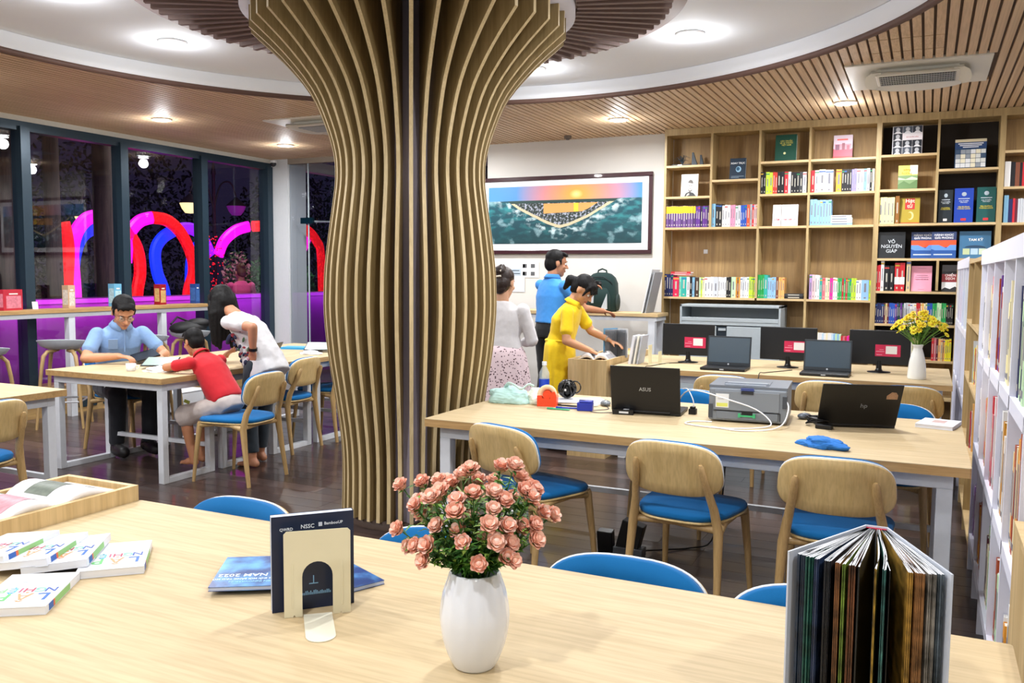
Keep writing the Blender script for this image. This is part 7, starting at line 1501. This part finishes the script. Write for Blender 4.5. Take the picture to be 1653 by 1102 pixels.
def person(label, loc, rz, J, skin, s=1.0, hairstyle='short', specs=False, fem=False, hairm=None, feet='bare', curl=(.5, .5), vox=.0075):
    t = thing('person', label, 'person', loc, radians(rz)); SK = skinmat(skin)
    J = {k: (V(v) if not isinstance(v, (tuple, list)) or len(v) != 3 or isinstance(v[0], tuple) else V(v)) for k, v in J.items()}
    F = frame(J['face'], J.get('faceup', V((0, 0, 1)))); H = J['head']
    b = MB(); head(b, H, F, s)
    rc(b, J['neck']-(H-J['neck']).normalized()*.03, H+F @ V((0, -.02, -.05))*s, .056*s, .05*s, 14)
    k = .93
    sw = (J['sL']-J['sR']).length/2; rt_ = (J['sR']-J['sL']).normalized()
    up1 = (J['chest']-J['pelvis']).normalized()
    b.loft([ring(J['pelvis']-up1*.04*s, .10*s, .07*s), ring(J['pelvis']+up1*.02, .115*s, .08*s), ring(J['pelvis'].lerp(J['chest'], .45), .11*s, .08*s, rt_, up1), ring(J['chest'], (sw+.0)*.80, .09*s, rt_, up1), ring(J['neck']-up1*.035, sw*.50, .055*s, rt_, up1), ring(J['neck'], .05*s, .05*s, rt_, up1)])
    for sd, si in (('L', -1), ('R', 1)):
        sh, el, wr = J['s'+sd], J['e'+sd], J['w'+sd]
        rc(b, sh, el, .047*s, .037*s); rc(b, el, el.lerp(wr, .35), .038*s, .036*s); rc(b, el.lerp(wr, .35), wr, .036*s, .024*s)
        hd_ = J.get('h'+sd) or (wr-el).normalized(); nn = J.get('n'+sd) or V((0, 0, 1))
        hand(b, wr, hd_, nn, -si*(1), s*.98, curl[0 if sd == 'L' else 1])
        hp, kn, an = J['p'+sd], J['k'+sd], J['a'+sd]
        rc(b, hp, kn, .078*s, .052*s); rc(b, kn, kn.lerp(an, .35), .052*s, .054*s); rc(b, kn.lerp(an, .35), an, .052*s, .034*s)
        fdv = J.get('f'+sd) or V((0, 1, 0)); z_ = an.z-.06
        fb = MB(); foot(fb, (an.x, an.y, .06 if z_ < .02 else an.z), fdv, s*.95, feet == 'shoe')
        fb.v = [(x, y, z+(z_ if z_ > .02 else 0)) for x, y, z in fb.v]
        b.add(fb.v, fb.f)
    body = solid(b, 'body', vox, SK, t, 3)
    if feet == 'shoe':
        for sd in 'LR':
            an = J['a'+sd]; q = MB(); FR = frame(J.get('f'+sd) or V((0, 1, 0)), (0, 0, 1)); Q = lambda x, y, z: V((an.x, an.y, an.z-.08))+FR @ (V((x, y, z))*s)
            rc(q, Q(0, -.045, .050), Q(0, .05, .052), .050*s, .048*s, 12); rc(q, Q(0, .04, .046), Q(0, .14, .040), .051*s, .045*s, 12); rc(q, Q(0, -.04, .07), Q(0, -.02, .085), .048*s, .046*s, 12)
            for i_, (x_, y_, z_) in enumerate(q.v): q.v[i_] = (x_, y_, max(z_, an.z-.078))
            q.build('shoe', mat('#1c1a1c', .45, name='shoe_leather', noise=.03), t)
    face_parts(body, H, F, s, specs=specs, lip='#c05a5a' if fem else '#a8685a')
    hr = hair(t, H, F, s*(1.12 if hairstyle == 'long' else 1), hairstyle, hairm or HB)
    return t, body, J, F
def shirt(t, J, s, m, sleeve=.55, infl=.018, hem=.0, name='shirt', wr=.0035, fem=False, loose=1.0, hemw=1.0, vox=.0095):
    b = MB(); rt_ = (J['sR']-J['sL']).normalized(); up1 = (J['chest']-J['pelvis']).normalized(); sw = (J['sL']-J['sR']).length/2
    pel = J['pelvis']-up1*hem*s
    hipr = (J['pR']-J['pL']).normalized()
    b.loft([ring(pel, (.160*hemw)*s, .118*s*hemw, hipr, up1), ring(J['pelvis'].lerp(J['chest'], .15), .155*s*loose, .118*s*loose, hipr, up1), ring(J['pelvis'].lerp(J['chest'], .5), (.137 if fem else .155)*s*loose, .112*s*loose, rt_, up1), ring(J['chest'], sw*.90+.008, .118*s, rt_, up1),
            ring(J['chest'].lerp(J['neck'], .55), sw*.86, .096*s, rt_, up1), ring(J['neck']-up1*.012, sw*.5, .068*s, rt_, up1), ring(J['neck']+up1*.004, .060*s, .058*s, rt_, up1)], smooth=True)
    for sd in 'LR':
        sh, el, wr_ = J['s'+sd], J['e'+sd], J['w'+sd]
        if sleeve <= 1: rc(b, sh, sh.lerp(el, sleeve), .056*s, .054*s); b.cyl(sh.lerp(el, sleeve*.5), sh.lerp(el, sleeve+.06), .054*s, .058*s, 16)
        else: rc(b, sh, el, .056*s, .050*s); rc(b, el, el.lerp(wr_, sleeve-1), .052*s, .038*s)
    return solid(b, name, vox, m, t, 3, wr, 13, loc_seed(t))
def loc_seed(t): return (t.location.x*7.3) % 10
def trousers(t, J, s, m, length=1.0, name='trousers', wr=.004, wide=1.0, vox=.0095):
    b = MB(); up1 = (J['chest']-J['pelvis']).normalized(); hipr = (J['pR']-J['pL']).normalized()
    b.loft([ring(J['pelvis']-up1*.10*s, .12*s, .10*s, hipr, up1), ring(J['pelvis']-up1*.03*s, .158*s, .112*s, hipr, up1), ring(J['pelvis']+up1*.11*s, .140*s, .102*s, hipr, up1)])
    for sd in 'LR':
        hp, kn, an = J['p'+sd], J['k'+sd], J['a'+sd]
        rc(b, hp, kn, .094*s, .070*s*wide)
        if length > .5: e = kn.lerp(an, (length-.5)*2*.97); b.tube([kn, kn.lerp(e, .5), e], [.068*s*wide, .062*s*wide, .056*s*wide], 14); rc(b, kn, kn.lerp(e, .2), .068*s*wide, .066*s*wide)
        else: b.cyl(hp.lerp(kn, .5), kn+(kn-hp).normalized()*.02, .086*s, .082*s*wide, 16)
    return solid(b, name, vox, m, t, 3, wr, 12)
def collar(t, J, s, m, tilt=.25):
    up1 = (J['neck']-J['chest']).normalized(); c = J['neck']+up1*.012; n = 24; vs = []; rt_ = (J['sR']-J['sL']).normalized(); fw_ = up1.cross(rt_)
    for i in range(n+1):
        a = pi/2+.28+(2*pi-.56)*i/n; d = rt_*cos(a)+fw_*sin(a)
        vs += [c+d*.056*s+up1*.020*s, c+d*.060*s+up1*.022*s, c+d*.086*s-up1*(.012+.022*max(0, sin(a)))*s, c+d*.078*s-up1*(.016+.022*max(0, sin(a)))*s]
    b = MB(); b.add(vs, [(4*i+k, 4*i+4+k, 4*i+4+(k+1) % 4, 4*i+(k+1) % 4) for i in range(n) for k in range(4)], 0, True); b.add(vs, [(0, 1, 2, 3), (4*n+3, 4*n+2, 4*n+1, 4*n)], 0)
    return b.build('collar', m, t)
CL = lambda c, **k: mat(c, .85, name='cloth', noise=.05, scale=60, sheen=.15, **k)
# --- seated man in the blue shirt
J = dict(pelvis=(0,0,.56), chest=(0,.12,.90), neck=(.0,.165,1.045), head=(.0,.24,1.15), face=(.10,.82,-.56), sL=(-.18,.14,.975), sR=(.18,.14,.975),
 eL=(-.30,.30,.80), wL=(-.18,.50,.80), hL=(.35,.93,-.08), eR=(.30,.24,.795), wR=(.10,.415,.815), hR=(-.6,.75,-.1),
 pL=(-.09,.02,.54), kL=(-.13,.44,.52), aL=(-.12,.40,.10), pR=(.09,.02,.54), kR=(.13,.44,.52), aR=(.12,.36,.10))
t, body, J, F = person('man in glasses and light blue short sleeved shirt sitting behind the left table', (-6.08, 5.08, 0), -112, J, '#c98f6b', 1.06, 'short', specs=True, feet='shoe', curl=(.35, .8))
LB = CL('#7fa0cc'); sh_ = shirt(t, J, 1.06, LB, .62); collar(t, J, 1.06, LB); trousers(t, J, 1.06, CL('#1a1d26'))
b = MB(); b.box((.095, .262, .90), (.07, .006, .085), R=Euler((-.35, 0, -.25)).to_matrix()); b.tube([(0, .245, .83), (.0, .252, .93), (0, .24, 1.01)], .004, 6); b.build('pocket_and_placket', CL('#88a8d2'), sh_)
b = MB(); b.box((0, 0, 0), (.25, .18, .012)); tag(b.build('tablet', BLACKM, None, (-5.66, 5.02, .81), (.25, .12, -.5), bevel=.003), 'dark tablet tilted under the right hand of the man in glasses', 'tablet')
# --- boy in red
J = dict(pelvis=(0,0,.555), chest=(0,.17,.775), neck=(0,.265,.875), head=(0,.345,.965), face=(.12,.93,-.30), sL=(-.135,.215,.83), sR=(.135,.215,.83),
 eL=(-.20,.40,.795), wL=(-.03,.46,.79), hL=(.95,.2,-.1), eR=(.22,.36,.80), wR=(.17,.50,.83), hR=(-.3,.9,.1),
 pL=(-.07,.03,.53), kL=(-.10,.33,.43), aL=(-.09,.27,.13), pR=(.07,.03,.53), kR=(.09,.33,.44), aR=(.05,.35,.12), fL=(-.05,1,0), fR=(0,1,0))
t, body, J, F = person('small boy in a red polo shirt and pale shorts sitting barefoot on a blue chair', (-4.53, 4.74, 0), 86, J, '#b97f5c', .80, 'boy', curl=(.6, .9), vox=.0065)
RED = CL('#c01020'); shirt(t, J, .80, RED, .60, loose=1.05); collar(t, J, .80, RED); trousers(t, J, .80, CL('#c9bcb6'), .5, name='shorts', wide=1.3, wr=.006)
b = MB(); b.box((-.175, .22, .555), (.012, .05, .022), R=Euler((.2, .3, 0)).to_matrix()); b.build('pocket_badge', mat('#8a8f3a', .6), t)
# --- woman in the white printed tee
J = dict(pelvis=(0,-.10,.80), chest=(0,.05,1.03), neck=(0,.225,1.155), head=(.02,.39,1.235), face=(.10,.80,-.62), sL=(-.17,.11,1.105), sR=(.14,.17,1.09),
 eL=(-.19,-.185,1.08), wL=(-.16,-.15,.89), hL=(.15,.25,-.95), nL=(-1,-.3,-.1), eR=(.24,.25,.97), wR=(.18,.46,.85), hR=(0,.9,-.4),
 pL=(-.09,-.10,.78), kL=(-.09,-.02,.45), aL=(-.10,-.06,.08), pR=(.09,-.10,.78), kR=(.10,.02,.45), aR=(.09,.06,.08), fL=(-.1,1,0), fR=(0,1,0))
t, body, J, F = person('woman with long black hair and white flower printed tee leaning over the boy', (-4.64, 5.16, 0), 84, J, '#b98163', .96, 'long', fem=True, curl=(.5, .5))
TEE = CL('#cfced1'); sh_ = shirt(t, J, .96, TEE, .62, hem=.12, fem=True, loose=1.12, hemw=1.12, wr=.006); trousers(t, J, .96, CL('#26303a'), .97, name='jeans')
b = MB(); mm = [mat(c, .6, noise=0) for c in ('#1c2340', '#8a2030', '#4a6a4a', '#b98a94')]
ql = random.Random(4)
for k in range(34):
    u = ql.uniform(.05, .95); p = J['pelvis'].lerp(J['chest'], u); up1 = (J['chest']-J['pelvis']).normalized()
    a = ql.uniform(-.5, 1.1); x = -.168*cos(a)*1.02; y = .125*sin(a)
    fwd_ = up1.cross(V((1,0,0))).normalized()
    b.ball(p+V((x, 0, 0))+fwd_*y, 1, 8, 6, ql.choice((0, 0, 0, 1, 2, 3)), sc=(.010, ql.uniform(.006, .02), ql.uniform(.006, .022)), R=Euler((ql.uniform(-1, 1), 0, 0)).to_matrix())
b.ball(J['chest']+V((-.172, .0, -.02)), 1, 10, 8, 1, sc=(.01, .02, .016)); b.ball(J['chest']+V((-.170, .05, -.05)), 1, 10, 8, 0, sc=(.01, .02, .05), R=Euler((.6, 0, 0)).to_matrix())
stuff(b.build('flower_print', mm, sh_))
b = MB(); d = (J['wL']-J['eL']).normalized(); b.cyl(J['wL']-d*.035, J['wL']-d*.015, .034, n=16); b.build('black_watch', BLACKM, t)
# --- woman in the pale cardigan, from behind
J = dict(pelvis=(0,0,.86), chest=(0,.02,1.12), neck=(0,.01,1.27), head=(0.01,.03,1.41), face=(.25,.95,-.18), sL=(-.17,.0,1.205), sR=(.17,.0,1.205),
 eL=(-.235,.03,.97), wL=(-.10,.22,.93), hL=(.6,.6,.1), eR=(.235,.03,.97), wR=(.12,.22,.93), hR=(-.6,.6,.1),
 pL=(-.09,0,.83), kL=(-.09,.02,.46), aL=(-.09,-.02,.08), pR=(.09,0,.83), kR=(.09,.02,.46), aR=(.09,-.02,.08))
t, body, J, F = person('woman in a pale grey cardigan and dotted skirt with pinned up hair, seen from behind', (-3.0, 6.12, 0), 12, J, '#c79a7c', 1.0, 'bun', fem=True, feet='shoe', hairm=mat('#2a1c18', .45, name='brown_hair', noise=.15, scale=120, bump=.4))
shirt(t, J, 1.0, CL('#d3d0d2'), 1.75, name='cardigan', wr=.004, fem=True, hemw=.96, hem=.02, loose=1.05)
def dots():
    m, N, L, B = nmat('dotted_cloth'); tc = N.new('ShaderNodeTexCoord'); v = N.new('ShaderNodeTexVoronoi'); v.inputs['Scale'].default_value = 52; L.new(tc.outputs['Object'], v.inputs[0])
    mt = N.new('ShaderNodeMath'); mt.operation = 'LESS_THAN'; mt.inputs[1].default_value = .30; L.new(v.outputs['Distance'], mt.inputs[0]); mx = N.new('ShaderNodeMix'); mx.data_type = 'RGBA'
    mx.inputs[6].default_value = (*srgb('#d9c4ca'), 1); mx.inputs[7].default_value = (*srgb('#4a3038'), 1); L.new(mt.outputs[0], mx.inputs[0]); L.new(mx.outputs[2], B.inputs[0]); B.inputs['Roughness'].default_value = .85; return m
def skirt(t, c, z0, z1, r0, r1, m, name='skirt', n=96, pl=13, amp=.06, dx=0, dy=0):
    b = MB(); K = 10; prof = []
    vs = []
    for j in range(K+1):
        u = j/K; r = r0+(r1-r0)*(u**.45)
        for i in range(n):
            a = 2*pi*i/n; k = 1+amp*u*sin(pl*a+1.5*sin(2*a)); vs.append((c[0]+dx*u+r*1.12*k*cos(a), c[1]+dy*u+r*.86*k*sin(a), z0+(z1-z0)*u))
    b.add(vs, [(j*n+i, (j+1)*n+i, (j+1)*n+(i+1) % n, j*n+(i+1) % n) for j in range(K) for i in range(n)], 0, True)
    o = b.build(name, m, t); md = o.modifiers.new('thick', 'SOLIDIFY'); md.thickness = .004; return o
skirt(t, (0, 0), .93, .42, .135, .225, dots())
b = MB(); b.T = Matrix.Translation(J['head']) @ F.to_4x4(); b.tube([(-.055, -.10, .07), (-.02, -.125, .085), (.03, -.12, .08)], .010, 8); b.tube([(-.05, -.10, .03), (-.01, -.125, .035), (.03, -.12, .04)], .008, 8); b.build('hair_clip', mat('#e4dccd', .3, noise=0), t)
# --- tall man in the bright blue shirt
J = dict(pelvis=(0,0,.98), chest=(0,.02,1.27), neck=(0,.03,1.45), head=(.01,.07,1.585), face=(.35,.92,-.15), sL=(-.19,.03,1.375), sR=(.19,.03,1.375),
 eL=(-.10,.26,1.27), wL=(.02,.46,1.37), hL=(.5,.8,.1), eR=(.26,.22,1.16), wR=(.26,.46,1.13), hR=(.1,.95,-.2),
 pL=(-.09,0,.94), kL=(-.09,.02,.50), aL=(-.10,-.04,.08), pR=(.09,0,.94), kR=(.12,.05,.50), aR=(.12,.02,.08))
t, body, J, F = person('tall man in a bright blue shirt and black trousers at the wall counter', (-3.27, 7.72, 0), -30, J, '#b57f60', 1.03, 'short', feet='shoe', curl=(.7, .5))
CB = CL('#3f8fdc'); shirt(t, J, 1.03, CB, .70, wr=.004, hem=-.03); collar(t, J, 1.03, CB); trousers(t, J, 1.03, CL('#0f1013'))
b = MB(); b.bb(-.06, .06, -.03, .03, -.035, .035); b.cyl((0, .03, 0), (0, .08, 0), .03, n=16); b.bb(-.02, .02, -.02, .02, .035, .05)
tag(b.build('hand_camera', BLACKM, None, (-2.99, 8.16, 1.39), (0, 0, -.7), bevel=.004), 'black camera held up by the tall man in blue', 'camera')
# --- woman in the yellow dress
J = dict(pelvis=(0,0,.85), chest=(0,.05,1.10), neck=(0,.115,1.245), head=(-.0,.20,1.355), face=(.12,.72,-.68), sL=(-.165,.11,1.175), sR=(.165,.11,1.175),
 eL=(-.20,.22,1.0), wL=(-.15,.40,.93), hL=(.1,.95,-.35), eR=(.225,.12,.94), wR=(.13,.31,.855), hR=(-.1,.9,-.35),
 pL=(-.09,0,.82), kL=(-.09,.02,.46), aL=(-.09,-.02,.08), pR=(.09,0,.82), kR=(.09,.02,.46), aR=(.09,-.02,.08))
t, body, J, F = person('woman in a yellow dress bending over the magazine on the oak cabinet', (-2.80, 6.84, 0), -84, J, '#c8936f', .98, 'tied', fem=True, feet='shoe', curl=(.4, .6))
YE = CL('#e8c40c'); sh_ = shirt(t, J, .98, YE, .66, name='dress_bodice', wr=.004, fem=True, hem=-.02, hemw=.90); collar(t, J, .98, YE); skirt(t, (0, .0), .94, .36, .135, .175, YE, 'dress_skirt', amp=.07, pl=10)
b = MB(); b.tube(spl([(-.15, .02, .93), (-.1, .1, .925), (0, .125, .925), (.1, .1, .925), (.15, .02, .93), (.1, -.09, .93), (0, -.115, .93), (-.1, -.09, .93), (-.15, .02, .93)], 3), .008, 6); b.build('waist_seam', YE, t)
b = MB(); d = (J['wL']-J['eL']).normalized(); b.cyl(J['wL']-d*.03, J['wL']-d*.02, .030, n=16); b.build('bracelet', mat('#c0c0c4', .3, metal=.7), t)
# --- woman in pink outside the glass
J = dict(pelvis=(0,0,.80), chest=(0,.03,1.05), neck=(0,.04,1.20), head=(0,.07,1.33), face=(-.2,.95,-.25), sL=(-.16,.03,1.135), sR=(.16,.03,1.135),
 eL=(-.22,.10,.93), wL=(-.10,.28,.95), hL=(.4,.8,0), eR=(.22,.10,.93), wR=(.10,.28,.95), hR=(-.4,.8,0),
 pL=(-.09,0,.77), kL=(-.09,.02,.42), aL=(-.09,-.02,.08), pR=(.09,0,.77), kR=(.09,.02,.42), aR=(.09,-.02,.08))
t, body, J, F = person('woman in a pink top with pinned up brown hair outside the window', (-9.42, 10.2, .13), 60, J, '#c08a6a', .95, 'bun', fem=True, hairm=mat('#5a3424', .5, name='auburn_hair', noise=.2, scale=100, bump=.4), feet='shoe')
shirt(t, J, .95, CL('#e2528a'), .9, name='top', fem=True, wr=.004); trousers(t, J, .95, CL('#2a2430'))

bpy.data.scenes.remove(TS)
